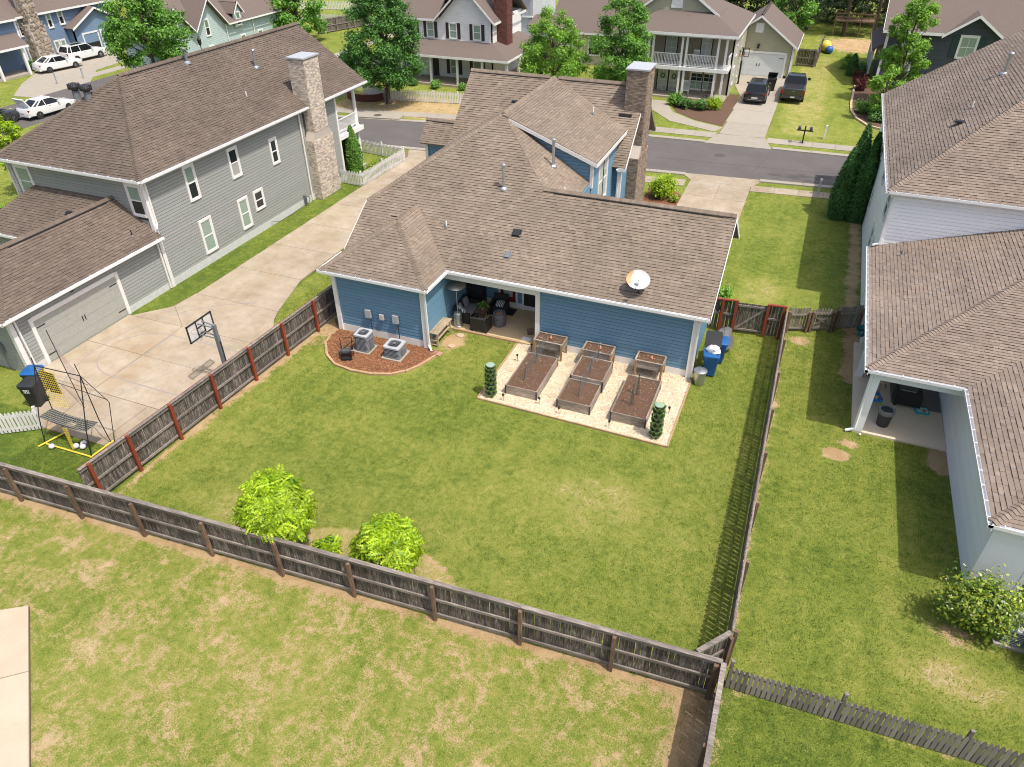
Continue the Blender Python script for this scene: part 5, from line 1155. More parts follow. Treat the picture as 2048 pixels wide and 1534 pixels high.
def trellis(label, x, y0, y1, z0, h, lean=.0):
    t = thing('garden_trellis', label, 'trellis', (x, y0, z0)); L = y1-y0
    for yy in (0, L*.55, L): m = MB(); m.tube([(0, yy, -.2), (lean, yy, h)], .014, 6); m.build('stake', stake_m, t, True); MB().lathe([(.016, h), (.016, h+.06)], (lean, yy, 0), 6).build('stake_cap', chip_w, t, True)
    m = MB()
    for i in range(6): k = (i+.5)/6*h; m.tube([(lean*k/h, 0, k), (lean*k/h, L, k)], .004, 4)
    for i in range(11): yy = i/10*L; m.tube([(0, yy, .02), (lean, yy, h*.98)], .004, 4)
    tag(m.build('wire_mesh', wire_m, t, True), kind='stuff'); return t
trellis('wire trellis on green stakes over the first raised bed', -8.75, 22.75, 25.2, .4, .85, .1); trellis('wire trellis on green stakes over the stepped middle bed', -6.3, 22.5, 25.15, .42, .95, .08)
for lab, x, y in (('bundle of green stakes at the front of the right raised bed', -4.15, 22.75), ('bundle of green stakes in the middle of the right raised bed', -4.1, 23.5)):
    t = thing('plant_stakes', lab, 'stakes', (x, y, .35))
    for k in range(4): a = k*1.57+.4; m = MB(); m.tube([(.07*math.cos(a), .07*math.sin(a), 0), (.02*math.cos(a+1), .02*math.sin(a+1), 1.0+.05*k)], .011, 6); m.build('stake', stake_m, t, True)
    m = MB(); 
    for z in (.3, .6): m.tube([(.07*math.cos(a), .07*math.sin(a), z) for a in np.linspace(0, 6.28, 13)], .004, 4)
    m.build('tie_ring', wire_m, t, True)
pot_g = M('planter_green', (.135, .235, .062), (.175, .29, .08), .5, 6, .8, .12); pot_d = gmat('planter_dark', (.02, .035, .018), .6)
def tower(label, x, y):
    t = thing('planter_tower', label, 'planter tower', (x, y, .03), rng.random(), 'stacked green planter towers')
    MB().lathe([(.15, 0), (.15, 1.5)], (0, 0, 0), 16).build('core', pot_d, t, True)
    for k in range(7):
        z = .02+k*.215; tier = MB(); tier.lathe([(.155, z), (.165, z+.03), (.17, z+.19), (.155, z+.2)], (0, 0, 0), 16); to = tier.build('tier', pot_d, t, True)
        for j in range(6):
            a = (j+.5*(k % 2))*math.pi/3; p = MB(); n_ = Vector((math.cos(a), math.sin(a), 0)); u_ = Vector((-math.sin(a), math.cos(a), 0)); rings = []
            for zz, rr, off in ((0, .045, .165), (.07, .075, .178), (.165, .105, .198), (.17, .105, .198), (.165, .088, .198), (.12, .06, .18)):
                rings.append([n_*(off+rr*.62*math.cos(q))+u_*(rr*math.sin(q))+Vector((0, 0, z+zz+.02)) for q in np.linspace(-1.75, 1.75, 8)])
            p.loft(rings, closed=False); p.build('pocket', pot_g, to, True)
    MB().lathe([(.17, 1.52), (.175, 1.56), (.12, 1.575), (.01, 1.57)], (0, 0, 0), 18).build('lid', M('lid_green', (.22, .32, .22), (.3, .4, .3), .35, 8, .8), t, True, True); return t
tower('stacked green planter tower on the gravel corner toward the porch', -9.8, 21.72); tower('stacked green planter tower on the gravel corner toward the bins', -2.9, 21.6)
for lab, x, y in (('solar path light beside the first raised bed', -9.73, 24.49), ('solar path light right of the left planter tower', -9.2, 21.58), ('solar path light at the near corner of the first bed', -7.75, 21.9), ('solar path light left of the short middle bed', -6.8, 21.6), ('solar path light left of the right raised bed front', -4.71, 21.5), ('solar path light on the right gravel edge behind the tower', -2.72, 23.2), ('solar path light by the porch post planter', -9.44, 25.5)):
    t = thing('path_light', lab, 'path light', (x, y, .03), 0, 'solar path lights'); MB().lathe([(.012, 0), (.012, .24)], (0, 0, 0), 6).build('stake', black, t, True); MB().lathe([(.03, .24), (.045, .27), (.045, .31), (.06, .315), (.05, .34), (.01, .35)], (0, 0, 0), 10).build('lamp_head', black, t, True)
tag(MB().tube([(-10.1, 21.75, .04), (-10.1, 21.75, .06)], .2, 14).build('drain_cover', pot_d), 'dark round lid on the grass by the left planter tower', 'lid') if False else None

# bins
def cart(label, x, y, rz, body_m, lid_m, h=1.05, w=.56, d=.62, open_=0.0, group=None, mark=None):
    t = thing('wheelie_bin', label, 'bin', (x, y, .02), rz, group); m = MB()
    a, b = rrect(w*.78, d*.74, .05), rrect(w, d, .07)
    m.loft([[(p[0], p[1]-.02, .06) for p in a], [(p[0]*1.0, p[1]*1.0, h*.62) for p in [((a[i][0]*.35+b[i][0]*.65), (a[i][1]*.35+b[i][1]*.65)) for i in range(len(a))]], [(p[0]*1.03, p[1]*1.03, h*.66) for p in [((a[i][0]*.25+b[i][0]*.75), (a[i][1]*.25+b[i][1]*.75)) for i in range(len(a))]], [(p[0], p[1], h*.95) for p in b]]); m.build('body', body_m, t, True, 50)
    m = MB(); b2 = rrect(w*1.1, d*1.1, .08); b3 = rrect(w*.9, d*.9, .06)
    m.loft([[(p[0], p[1], h*.90) for p in b2], [(p[0], p[1], h*.96) for p in b2], [(p[0], p[1], h*.965) for p in b3], [(p[0], p[1], h*.93) for p in b3]], cap=False); m.build('rim', body_m, t, True)
    lid = MB(); l0 = rrect(w*1.12, d*1.12, .1); R_ = Matrix.Rotation(-open_, 3, 'X'); hinge = Vector((0, d*.55, h*.965))
    lid.loft([[hinge + R_ @ (Vector((p[0], p[1]-d*.55, 0))) for p in l0], [hinge + R_ @ Vector((p[0], p[1]-d*.55, .05)) for p in l0], [hinge + R_ @ Vector((p[0]*.8, p[1]*.8-d*.55, .09)) for p in l0]]); lid.build('lid', lid_m, t, True, 50)
    for s_ in (-1, 1): m = MB(); m.tube([(s_*(w*.40), d*.36, .11), (s_*(w*.48), d*.36, .11)], .11, 14); m.build('wheel', rubber, t, True)
    m = MB(); m.tube([(-w*.4, d*.52, h*.88), (-w*.4, d*.66, h*.9), (w*.4, d*.66, h*.9), (w*.4, d*.52, h*.88)], .018, 6); m.build('handle', body_m, t, True)
    if mark:
        m = MB(); yb = -d*.515
        for k in range(2):
            x0 = -.11+k*.11
            for (ax, az, bx, bz) in ((x0, .09, x0+.05, 0), (x0+.05, 0, x0+.1, .09)): m.extr([(ax, yb, h*.74+az), (ax+.022, yb, h*.74+az), (bx+.022, yb+.005, h*.74+bz), (bx, yb+.005, h*.74+bz)], (0, -.006, 0))
        m.box(-.13, .13, yb-.006, yb, h*.74+.1, h*.74+.118); m.box(-.13, .13, yb-.004, yb+.004, h*.74-.03, h*.74-.012); m.build('emblem', white2, t, True)
    return t
binblue = gmat('bin_blue', (.012, .10, .30), .45); binblack = gmat('bin_black', (.022, .024, .028), .5)
b1 = cart('blue wheelie bin with its lid open and white rubbish bags inside', -1.72, 26.62, .12, binblue, charcoal, 1.1, .62, .66, 1.95)
m = MB(); m.box(-.26, .26, -.28, .28, .8, .96); m.build('cardboard_panel', gmat('pale_green_card', (.30, .38, .27), .8), b1, True)
bag = gmat('rubbish_white', (.72, .72, .74), .35)
def lump(name, label, cat, c, r, mat, seed=1, kids=None):
    m = MB(); q = random.Random(seed); rings = []
    for i in range(9):
        a = math.pi*i/8; rings.append([(c[0]+r[0]*max(.02, math.sin(a)**.7)*(1+q.uniform(-.3, .26))*math.cos(w), c[1]+r[1]*max(.02, math.sin(a)**.7)*(1+q.uniform(-.3, .26))*math.sin(w), c[2]+r[2]-r[2]*math.cos(a)*(1+q.uniform(-.06, .06))) for w in np.linspace(0, 6.283, 15)[:-1]])
    m.loft(rings); return tag(m.build(name, mat, None, False, 50), label, cat)
lump('rubbish_bag', 'crumpled white rubbish bags bulging from the open blue bin', 'bag', (-1.68, 26.75, .9), (.28, .25, .22), bag, 3)
cart('closed blue wheelie bin behind the open one', -1.55, 27.75, .1, binblue, binblue, 1.05, .62, .66, 0)
plast = gmat('grey_film', (.20, .21, .22), .25)
lump('wrapped_bundle', 'grey plastic-wrapped bundle between the blue bins and the gate', 'bundle', (-1.5, 28.8, .02), (.42, .72, .46), gmat('grey_tarp', (.13, .135, .14), .5), 5)  # bag-like grey bundle, contents unknown
t = thing('trash_can', 'round galvanised metal trash can at the house corner', 'trash can', (-1.98, 25.72, .02)); m = MB(); m.lathe([(.215, 0), (.22, .02), (.25, .62), (.262, .63), (.262, .655)], (0, 0, 0), 28); m.build('body', metal, t, True, True)
m = MB(); m.lathe([(.275, .63), (.278, .665), (.2, .70), (.02, .73)], (0, 0, 0), 28); lid_ = m.build('lid', metal, t, True, True); m = MB(); m.tube([(-.06, 0, .71), (-.04, 0, .76), (.04, 0, .76), (.06, 0, .71)], .012, 6); m.build('handle', metal, lid_, True)
cart('black wheelie bin with a white emblem beside the white picket fence', -26.9, 14.45, .35, binblack, binblack, 1.1, .6, .66, 0, None, True)
cart('black wheelie bin with a blue lid standing behind the other black bin', -27.55, 15.1, .35, binblack, binblue, 1.1, .6, .66, 0)
cart('black wheelie bin in front of the beige garage door across the street', -4.1, 75.6, .15, binblack, binblack, 1.15, .75, .75, .7)

# basketball hoop by the fence
def net_cone(m, c, r0, r1, h, k=12):
    for i in range(k):
        a = 2*math.pi*i/k
        for s_ in (1, -1):
            pts = []
            for j in range(5): q = a+s_*j*.26; r = r0+(r1-r0)*j/4; pts.append((c[0]+r*math.cos(q), c[1]+r*math.sin(q), c[2]-h*j/4))
            m.tube(pts, .006, 3, False)
def hoop(label, x, y, rz, base_off, zb, zt, w, pole_m, frame_m, glass=True, rim_m=None, group=None):
    t = thing('basketball_hoop', label, 'basketball hoop', (x, y, 0), rz, group)
    m = MB(); m.obox((0, 0, zb*.5+.1), (.15, .15, zb+.2)); m.obox((0, 0, zt-.55), (.13, .13, .9)); m.build('pole', pole_m, t, True)
    for z in (zb+.12, zt-.15): m = MB(); m.tube([(0, -.06, z-.05), (-base_off, -.12, z)], .028, 6); m.tube([(0, .06, z-.05), (-base_off, .12, z)], .028, 6); m.build('arm', pole_m, t, True)
    m = MB(); bx = -base_off
    for (a, b, c, d) in ((-w/2, w/2, zb, zb+.05), (-w/2, w/2, zt-.05, zt), (-w/2, -w/2+.05, zb, zt), (w/2-.05, w/2, zb, zt), (-.22, -.18, zb, zt), (.18, .22, zb, zt)): m.box(bx-.05, bx, a, b, c, d)
    m.box(bx-.05, bx, -.2, .2, zb+.12, zb+.16); m.box(bx-.05, bx, -.2, .2, zb+.42, zb+.46); fo = m.build('backboard_frame', frame_m, t, True)
    if glass: MB().box(bx-.032, bx-.022, -w/2+.05, w/2-.05, zb+.05, zt-.05).build('backboard', acryl, t, True)
    m = MB(); m.tube([(bx-.30+.22*math.cos(a), .22*math.sin(a), zb+.14) for a in np.linspace(0, 6.283, 25)], .014, 6); m.box(bx-.12, bx-.05, -.1, .1, zb+.1, zb+.16); rm = m.build('rim', rim_m, t, True)
    m = MB(); net_cone(m, (bx-.30, 0, zb+.13), .21, .12, .4); m.build('net', white2, rm, True)
    m = MB(); m.tube([(.12, 0, zb-.1), (.12, 0, 1.2)], .02, 6); m.tube([(0, 0, zb-.1), (.14, 0, zb-.1)], .02, 6); m.build('height_crank', metal_dark, t, True); return t
m_, nt, b_ = NT('clear_acrylic'); b_.inputs['Base Color'].default_value = (.75, .80, .82, 1); b_.inputs['Roughness'].default_value = .12; b_.inputs['Alpha'].default_value = .28; acryl = m_
orange = gmat('rim_orange', (.45, .09, .03), .5)
hoop('grey basketball hoop with clear backboard standing behind the red-posted fence', -20.42, 18.42, 0, .72, 2.3, 3.08, 1.42, metal_grey, metal_dark, True, orange)
hoop('small dark basketball hoop on a thin pole beside the beige garage', -7.3, 77.0, math.pi/2*1.0, .45, 2.6, 3.4, 1.25, black, black, False, orange)

# training frame with nets by the left fence
t = thing('rebounder_net', 'black pole training frame with nets and yellow base by the driveway', 'training net', (-23.4, 13.2, 0))
yel = gmat('yellow_tube', (.68, .52, .06), .45); O = Vector((-23.4, 13.2, 0))
def seg(name, pts, r, mat): m = MB(); m.tube([Vector(p)-O for p in pts], r, 6); return m.build(name, mat, t, True)
TL, TR = (-24.54, 13.62, 3.05), (-22.33, 13.7, 3.1)
seg('top_bar', [TL, TR], .018, black); seg('pole', [(-22.2, 12.75, .03), (-22.2, 12.98, 1.1), TR], .02, black); seg('pole', [(-24.6, 12.75, .03), (-24.6, 12.98, 1.1), TL], .02, black)
seg('pole', [(-22.15, 13.65, .05), (-22.2, 13.6, 1.2), TR], .018, black); seg('pole', [(-24.35, 13.5, .05), (-24.5, 13.5, 1.1), TL], .018, black)
seg('pole', [(-22.1, 13.75, .05), (-21.75, 13.95, 1.9), TR], .014, black); seg('pole', [(-24.4, 13.9, 2.2), (-21.8, 13.95, 2.0)], .012, black)
seg('base_tube', [(-24.55, 12.45, .06), (-24.3, 13.45, .06)], .035, yel); seg('base_tube', [(-24.4, 12.68, .06), (-22.15, 12.75, .06)], .035, yel); seg('base_tube', [(-22.2, 12.7, .06), (-22.15, 13.75, .06)], .035, yel)
seg('pole', [(-22.33, 13.7, 3.1), (-22.45, 13.75, 3.55)], .016, black); seg('pole', [(-24.54, 13.62, 3.05), (-24.6, 13.68, 3.35)], .016, black)
def netting(name, a, b, c, d, nx, ny, mat, r=.006, sag=0.0):
    A_, B_, C_, D_ = [Vector(p)-O for p in (a, b, c, d)]; m = MB()
    f = lambda u, v: A_*(1-u)*(1-v)+B_*u*(1-v)+C_*u*v+D_*(1-u)*v-Vector((0, 0, sag*16*u*(1-u)*v*(1-v)))
    for i in range(nx+1): m.tube([f(i/nx, j/6) for j in range(7)], r, 3, False)
    for j in range(ny+1): m.tube([f(i/6, j/ny) for i in range(7)], r, 3, False)
    return tag(m.build(name, mat, t, True), kind='stuff')
m = MB(); pa, pb, pc, pd = [Vector(p)-O for p in ((-24.6, 12.97, 1.1), (-22.2, 12.97, 1.1), (-22.2, 13.55, 1.12), (-24.55, 13.52, 1.12))]
cloth = MB(); N1, N2 = 12, 6; pt = lambda i, j: pa.lerp(pb, i/N1).lerp(pd.lerp(pc, i/N1), j/N2) - Vector((0, 0, .10*math.sin(math.pi*i/N1)))
for i in range(N1):
    for j in range(N2):
        if i in (6, 7) and j in (1, 2): continue
        cloth.poly([pt(i, j), pt(i+1, j), pt(i+1, j+1), pt(i, j+1)])
cloth.build('bounce_panel', charcoal, t, True); netting('panel_webbing', (-24.6, 12.97, 1.105), (-22.2, 12.97, 1.105), (-22.2, 13.55, 1.125), (-24.55, 13.52, 1.125), 22, 6, gmat('tan_cord', (.35, .33, .24), .8), .006, .055)
netting('yellow_net', (-24.55, 13.62, 3.0), (-23.65, 13.63, 3.0), (-23.6, 13.6, 1.35), (-24.55, 13.55, 1.25), 9, 16, yel, .007)
dk = MB(); dk.poly([Vector(p)-O for p in ((-24.3, 13.66, 2.85), (-23.75, 13.66, 2.85), (-23.72, 13.64, 1.95), (-24.3, 13.62, 1.9))]); dk.build('target_sheet', charcoal, t, True)
netting('corner_net', (-23.45, 12.95, .95), (-23.2, 12.96, .95), (-23.05, 12.8, .12), (-23.15, 12.78, .1), 5, 9, yel, .006)
t2 = thing('net_pole', 'slim black pole with a pinkish net sail beside the training frame', 'net', (-24.9, 14.9, .03)); MB().tube([(0, 0, 0), (-.7, .3, 3.4)], .016, 6).build('pole', black, t2, True)
m_, nt, b_ = NT('net_film'); b_.inputs['Base Color'].default_value = (.48, .33, .33, 1); b_.inputs['Roughness'].default_value = .9; b_.inputs['Alpha'].default_value = .38
sl = MB(); sl.poly([(-.62, .27, 3.0), (-.28, .12, 1.4), (.45, .2, 1.15)]); sl.build('sail', m_, t2, True); MB().tube([(-.28, .12, 1.38), (.5, .22, 1.14)], .012, 5).build('boom', black, t2, True)
ball_w = gmat('ball_white', (.68, .67, .66), .5)
def volleyball(label, x, y, c2, c3):
    t = thing('ball', label, 'ball', (x, y, .02), rng.random()*3, 'balls by the training frame'); MB().ball((0, 0, .11), .11, 16, 12).build('shell', ball_w, t, True, True)
    for k, cm in enumerate((c2, c3)):
        a = MB(); a.tube([(.112*math.cos(q)*math.cos(.6*k), .112*math.cos(q)*math.sin(.6*k+.2), .11+.112*math.sin(q)) for q in np.linspace(-1.2, 1.5, 9)], .018, 5, False); a.build('stripe', cm, t, True)
vb, vr = gmat('ball_blue', (.03, .12, .38), .5), gmat('ball_red', (.45, .06, .05), .5)
volleyball('white and navy ball against the yellow base tube', -24.0, 12.6, gmat('ball_navy', (.02, .03, .08), .5), gmat('ball_grey', (.3, .3, .3), .5))
volleyball('red white and blue ball, nearest of the clustered three', -23.15, 12.95, vb, vr); volleyball('red white and blue ball, right one of the clustered three', -22.88, 13.02, vb, vr); volleyball('red white and blue ball, farthest of the clustered three', -23.02, 13.18, vr, vb)
volleyball('ball half hidden behind the top of the red-posted fence', -21.75, 13.1, vr, vb)
# satellite dish
t = thing('satellite_dish', 'white satellite dish with an orange stain on the blue house roof', 'satellite dish', (-5.05, 26.22, zA(26.22)+.02))
m_, nt, b_ = NT('dish_white'); p_ = node(nt, 'ShaderNodeTexCoord').outputs['Object']; sx = node(nt, 'ShaderNodeSeparateXYZ'); lk(nt, p_, sx.inputs[0])
msk = ramp(nt, math_n(nt, 'ADD', math_n(nt, 'MULTIPLY', sx.outputs[0], -1.0), math_n(nt, 'MULTIPLY', noise(nt, p_, 6, 4, .6), .35)), [(.44, 0.0), (.54, 1.0)]); lk(nt, mix(nt, msk, (.52, .52, .525), (.50, .22, .07)), b_.inputs['Base Color']); b_.inputs['Roughness'].default_value = .5
dn = Vector((.12, -.62, .75)).normalized(); du = Vector((1, 0, 0)); du = (du-dn*du.dot(dn)).normalized(); dv = dn.cross(du); dc = Vector((-.05, .02, .62)); m = MB(); rings = []
for r in (.02, .2, .33, .44, .46, .45): rings.append([dc+du*(r*1.06*math.cos(a))+dv*(r*.92*math.sin(a))+dn*(.35*r*r-.05-(.02 if r == .45 else 0)) for a in np.linspace(0, 6.283, 33)[:-1]])
m.loft(rings, cap=False); m.build('dish', m_, t, True, True); m = MB(); m.tube([(.0, .1, 0), (.02, .06, .35), tuple(dc-dn*.06)], .024, 8); m.tube([(-.12, .22, .06), (.0, .06, .3)], .012, 6); m.tube([(.14, .22, .06), (.0, .06, .3)], .012, 6); m.build('mast', metal_dark, t, True)
m = MB(); m.tube([tuple(dc-dv*.4), tuple(dc-dv*.42+dn*.42)], .014, 6); m.build('feed_arm', metal_dark, t, True); m = MB(); m.obox(dc-dv*.36+dn*.42, (.16, .12, .1)); m.build('feed_horn', metal_pale, t, True); MB().box(-.1, .1, .0, .2, -.02, .04).build('foot', metal_dark, t, True)

# white house patio
t = thing('trash_can', 'round dark can with a clear bag over its rim on the right patio', 'trash can', (5.15, 25.5, .07)); MB().lathe([(.21, 0), (.22, .02), (.28, .74)], (0, 0, 0), 22).build('body', charcoal, t, True, True)
m = MB(); m.lathe([(.285, .58), (.30, .62), (.295, .70), (.31, .75), (.27, .78), (.22, .74), (.1, .62)], (0, 0, 0), 22); m.build('liner', plast, t, True)
rug_m = M('rug_grey', (.15, .138, .132), (.22, .205, .195), .95, 3, .9, 0, .3, stretch=(1, 6, 1)); tag(MB().prism([(5.5, 27.15), (7.34, 27.1), (7.34, 29.9), (5.5, 29.9)], .071, .082).build('rug', rug_m), 'dark grey striped rug on the covered right patio', 'rug')
beige = gmat('beige_cushion', (.52, .49, .45), .9)
wicker_seat('dark wicker armchair with pale armrest cushion facing into the right patio', 6.05, 27.35, math.pi, .85, beige, []); wicker_seat('beige cushioned patio sofa at the back of the right patio', 5.9, 29.3, .0, 1.5, beige, [(-.35, .2, .6, beige, (1.1, 0)), (.35, .2, .6, beige, (1.1, 0))])
t = thing('round_table', 'small round wooden table between chairs on the right patio', 'table', (5.05, 28.0, .07)); MB().lathe([(.40, .52), (.42, .53), (.42, .56), (.40, .57)], (0, 0, 0), 22).build('table_top', wood_pale, t, True)
for a in (.5, 2.6, 4.7): m = MB(); m.tube([(.2*math.cos(a), .2*math.sin(a), .53), (.3*math.cos(a), .3*math.sin(a), 0)], .025, 6); m.build('leg', M_leg, t, True)
lump('folded_paper', 'crumpled white papers on the small round patio table', 'paper', (5.15, 27.95, .64), (.16, .12, .03), white2, 8)
t = thing('toy_table', 'blue and green toy activity table with colourful blocks on the right patio', 'toy table', (4.78, 26.75, .07), .3); toyb, toyg = gmat('toy_blue', (.02, .20, .60), .4), gmat('toy_green', (.25, .55, .05), .4)
MB().prism(rrect(.5, .7, .1), .38, .45).build('tray', toyb, t, True)
for sx in (-.2, .2):
    for sy in (-.3, .3): piece('leg', t, toyg, (sx, sy, .19), (.06, .06, .38), local=True)
for i in range(9): piece('block', t, [vr, yel, vb][i % 3], (rng.uniform(-.15, .15), rng.uniform(-.22, .22), .48), (.08, .06, .06), Matrix.Rotation(rng.random()*3, 3, 'Z'), local=True)
t = thing('play_mat', 'turquoise square water-play tray beside the rug on the right patio', 'toy', (6.62, 26.95, .072), .15); MB().prism(rrect(.5, .42, .04), 0, .06).build('tray', gmat('toy_turquoise', (.02, .36, .48), .4), t, True); MB().prism(rrect(.42, .34, .03), .06, .064).build('picture_panel', gmat('toy_pale', (.35, .62, .70), .5), t, True); MB().box(.02, .14, -.12, .05, .064, .075).build('tan_toy', clay, t, True)
t = thing('toddler_swing', 'teal bucket swing hanging from the patio beam of the white house', 'swing', (4.15, 31.0, .75)); m = MB(); rings = []
for z, r in ((0, .1), (.06, .17), (.25, .2), (.3, .2), (.26, .17), (.1, .12)): rings.append([(r*math.cos(a), r*1.1*math.sin(a), z+.08*math.sin(a)) for a in np.linspace(0, 6.283, 15)[:-1]])
m.loft(rings, cap=False); m.build('seat', gmat('swing_teal', (.02, .16, .19), .5), t, True, True)
for s_ in (-1, 1): m = MB(); m.tube([(.0, s_*.2, .28), (.13, s_*.12, 1.8)], .012, 5); m.build('rope', black, t, True)
t = thing('ride_on_toy', 'pink and black ride-on toy behind the second patio post', 'toy', (4.72, 28.95, .07)); lumpm = MB(); lumpm.ball((0, 0, .26), (.2, .2), 10, 8); lumpm.build('body', gmat('toy_pink', (.55, .16, .22), .5), t, True, True)
for s_ in (-.14, .14): m = MB(); m.tube([(s_, -.12, .1), (s_+.04, -.12, .1)], .1, 10); m.build('wheel', black, t, True)
tag(MB().ball((4.36, 24.55, .07), .05, 8, 6).build('toy_ball', white2), 'tiny white ball at the foot of the right patio post', 'ball')
# utility boxes, reels
t = thing('hose_reel', 'grey hose reel hung at the base of the sage house wall', 'hose reel', (-28.75, 36.1, .0)); m = MB(); m.tube([(.0+.0, .22*math.cos(a), .42+.22*math.sin(a)) for a in np.linspace(0, 25, 90)], .02, 5); m.build('hose_coil', metal_dark, t, True); MB().box(-.26, -.1, -.06, .06, .1, .7).build('bracket', metal_grey, t, True)
MB().tube([(-28.72, 35.9, .25), (-28.8, 34.5, .12), (-28.85, 33.2, .10), (-28.95, 32.6, .35)], .016, 5).build('garden_hose', metal_dark); tag(bpy.data.objects['garden_hose.002'], 'dark hose trailing along the sage house foundation', 'hose')
t = thing('electric_meter', 'grey electric meter boxes on the near wall of the sage garage', 'meter', (-30.2, 15.84, .9)); MB().box(-.15, .15, -.12, .0, 0, .45).build('box', metal_grey, t, True); MB().lathe([(.09, 0), (.09, .06)], (0, 0, .5), 12).build('dial', metal_pale, t, True); MB().tube([(0, -.05, 0), (0, -.05, -.85)], .02, 6).build('conduit', metal_grey, t, True)

# ------------------------------------------------------------------ plants
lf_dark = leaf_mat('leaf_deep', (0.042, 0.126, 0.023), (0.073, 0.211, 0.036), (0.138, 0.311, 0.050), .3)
lf_mid = leaf_mat('leaf_mid', (0.078, 0.189, 0.026), (0.137, 0.309, 0.044), (0.231, 0.452, 0.070), .35)
lf_light = leaf_mat('leaf_light', (0.125, 0.260, 0.034), (0.218, 0.416, 0.055), (0.343, 0.562, 0.083), .4)
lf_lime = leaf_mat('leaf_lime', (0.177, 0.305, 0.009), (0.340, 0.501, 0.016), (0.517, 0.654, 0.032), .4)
lf_yel = leaf_mat('leaf_yellowgreen', (0.140, 0.224, 0.017), (0.238, 0.350, 0.028), (0.420, 0.504, 0.056), .35)
lf_con = leaf_mat('leaf_conifer', (0.029, 0.099, 0.018), (0.052, 0.159, 0.029), (0.088, 0.222, 0.042), .15, .7)
lf_con2 = leaf_mat('leaf_conifer_light', (0.067, 0.173, 0.019), (0.119, 0.269, 0.031), (0.192, 0.365, 0.048), .2, .7)
lf_pine = leaf_mat('leaf_pine', (0.025, 0.048, 0.020), (0.042, 0.073, 0.025), (0.070, 0.109, 0.034), .15, .7)
lf_red = leaf_mat('leaf_red', (0.068, 0.015, 0.018), (0.112, 0.024, 0.024), (0.165, 0.045, 0.033), .3)
lf_glossy = leaf_mat('leaf_glossy', (0.058, 0.117, 0.014), (0.157, 0.257, 0.025), (0.418, 0.468, 0.046), .25, .35)
bark_m = M('tree_bark', (.11, .085, .065), (.07, .052, .04), .95, 7, .9, 0, .6, .03, stretch=(4, 4, .8))
petal = gmat('flower_cream', (.62, .56, .36), .8); rose = gmat('flower_red', (.40, .02, .04), .6)
def leaf_cloud(pts, nrm, size, g, asp=.55, fold=.25):
    """diamond leaves: pts (n,3), preferred outward normals nrm (n,3)"""
    n = len(pts); a = g.normal(size=(n, 3)); ax = a - nrm*(a*nrm).sum(1, keepdims=True)*.85; ax /= np.linalg.norm(ax, axis=1, keepdims=True)+1e-9
    b = np.cross(nrm, ax); b /= np.linalg.norm(b, axis=1, keepdims=True)+1e-9
    s_ = (size*g.uniform(.6, 1.35, n))[:, None]; v = np.zeros((n, 4, 3))
    v[:, 0] = pts-ax*s_*.5; v[:, 1] = pts+b*s_*asp*.5-nrm*s_*fold*.3; v[:, 2] = pts+ax*s_*.5-nrm*s_*fold; v[:, 3] = pts-b*s_*asp*.5-nrm*s_*fold*.3
    return v.reshape(-1, 3), np.arange(n*4).reshape(-1, 4)
def clump_pts(c, r, n, g, shell=.55):
    d = g.normal(size=(n, 3)); d /= np.linalg.norm(d, axis=1, keepdims=True); rad = np.minimum(1.35, np.abs(g.normal(.62, .3, n)))
    p = np.array(c)+d*rad[:, None]*np.array(r); nr = d/np.array(r); nr /= np.linalg.norm(nr, axis=1, keepdims=True); nr = nr*.7+np.array([0, 0, .5]); nr += g.normal(size=(n, 3))*.35; nr /= np.linalg.norm(nr, axis=1, keepdims=True)
    return p, nr
def tree(name, label, x, y, prof, trunk_r, mat, n_cl, per, size, seed, cl_r=.24, cat='tree', group=None, limbs=True, extra=None, lean=(0, 0)):
    """prof: [(z, radius)] silhouette of the crown"""
    g = np.random.default_rng(seed); q = random.Random(seed); t = thing(name, label, cat, (x, y, 0), 0, group)
    zs = [p[0] for p in prof]; rs = [p[1] for p in prof]; z0, z1 = zs[0], zs[-1]; R_ = max(rs); V_, F_, cents, off = [], [], [], 0
    k = 0
    while len(cents) < n_cl and k < n_cl*20:
        k += 1; z = q.uniform(z0, z1); r = float(np.interp(z, zs, rs))
        if q.random() > r/R_*.9+.15: continue
        a = q.random()*6.283; d = r*math.sqrt(q.uniform(.18, 1.0)); cr = R_*cl_r*q.uniform(.65, 1.25)*(.55+.45*r/R_)
        f = 1-cr*.55/max(r, cr); cents.append((d*max(.15, f)*math.cos(a)+lean[0]*z, d*max(.15, f)*math.sin(a)+lean[1]*z, z, cr))
    for (cx, cy, cz, cr) in cents:
        n = int(per*(cr/(R_*cl_r))**2*q.uniform(.75, 1.2)); p, nr = clump_pts((cx, cy, cz), (cr, cr, cr*.72), n, g); v, f = leaf_cloud(p, nr, size, g); V_.append(v); F_.append(f+off); off += len(v)
    tr = MB(); zt_ = z0+(z1-z0)*.8
    tr.tube([(0, 0, -.1), (0, 0, .15), (q.uniform(-.1, .1)+lean[0]*z0, q.uniform(-.1, .1), z0+.3), (lean[0]*zt_, lean[1]*zt_, zt_)], [trunk_r*1.5, trunk_r, trunk_r*.8, trunk_r*.15], 8)
    if limbs:
        for (cx, cy, cz, cr) in cents[::max(1, len(cents)//26)]:
            s_ = max(z0*.6, cz*.62); tr.tube([(lean[0]*s_, lean[1]*s_, s_), (cx*.5, cy*.5, (s_+cz)/2+.1), (cx, cy, cz)], [trunk_r*.35, trunk_r*.22, .015], 5)
    tr.build('trunk', bark_m, t, True, True)
    o = np_mesh('crown', np.concatenate(V_), np.concatenate(F_), mat, t)
    if extra: extra(t, cents, g)
    return t
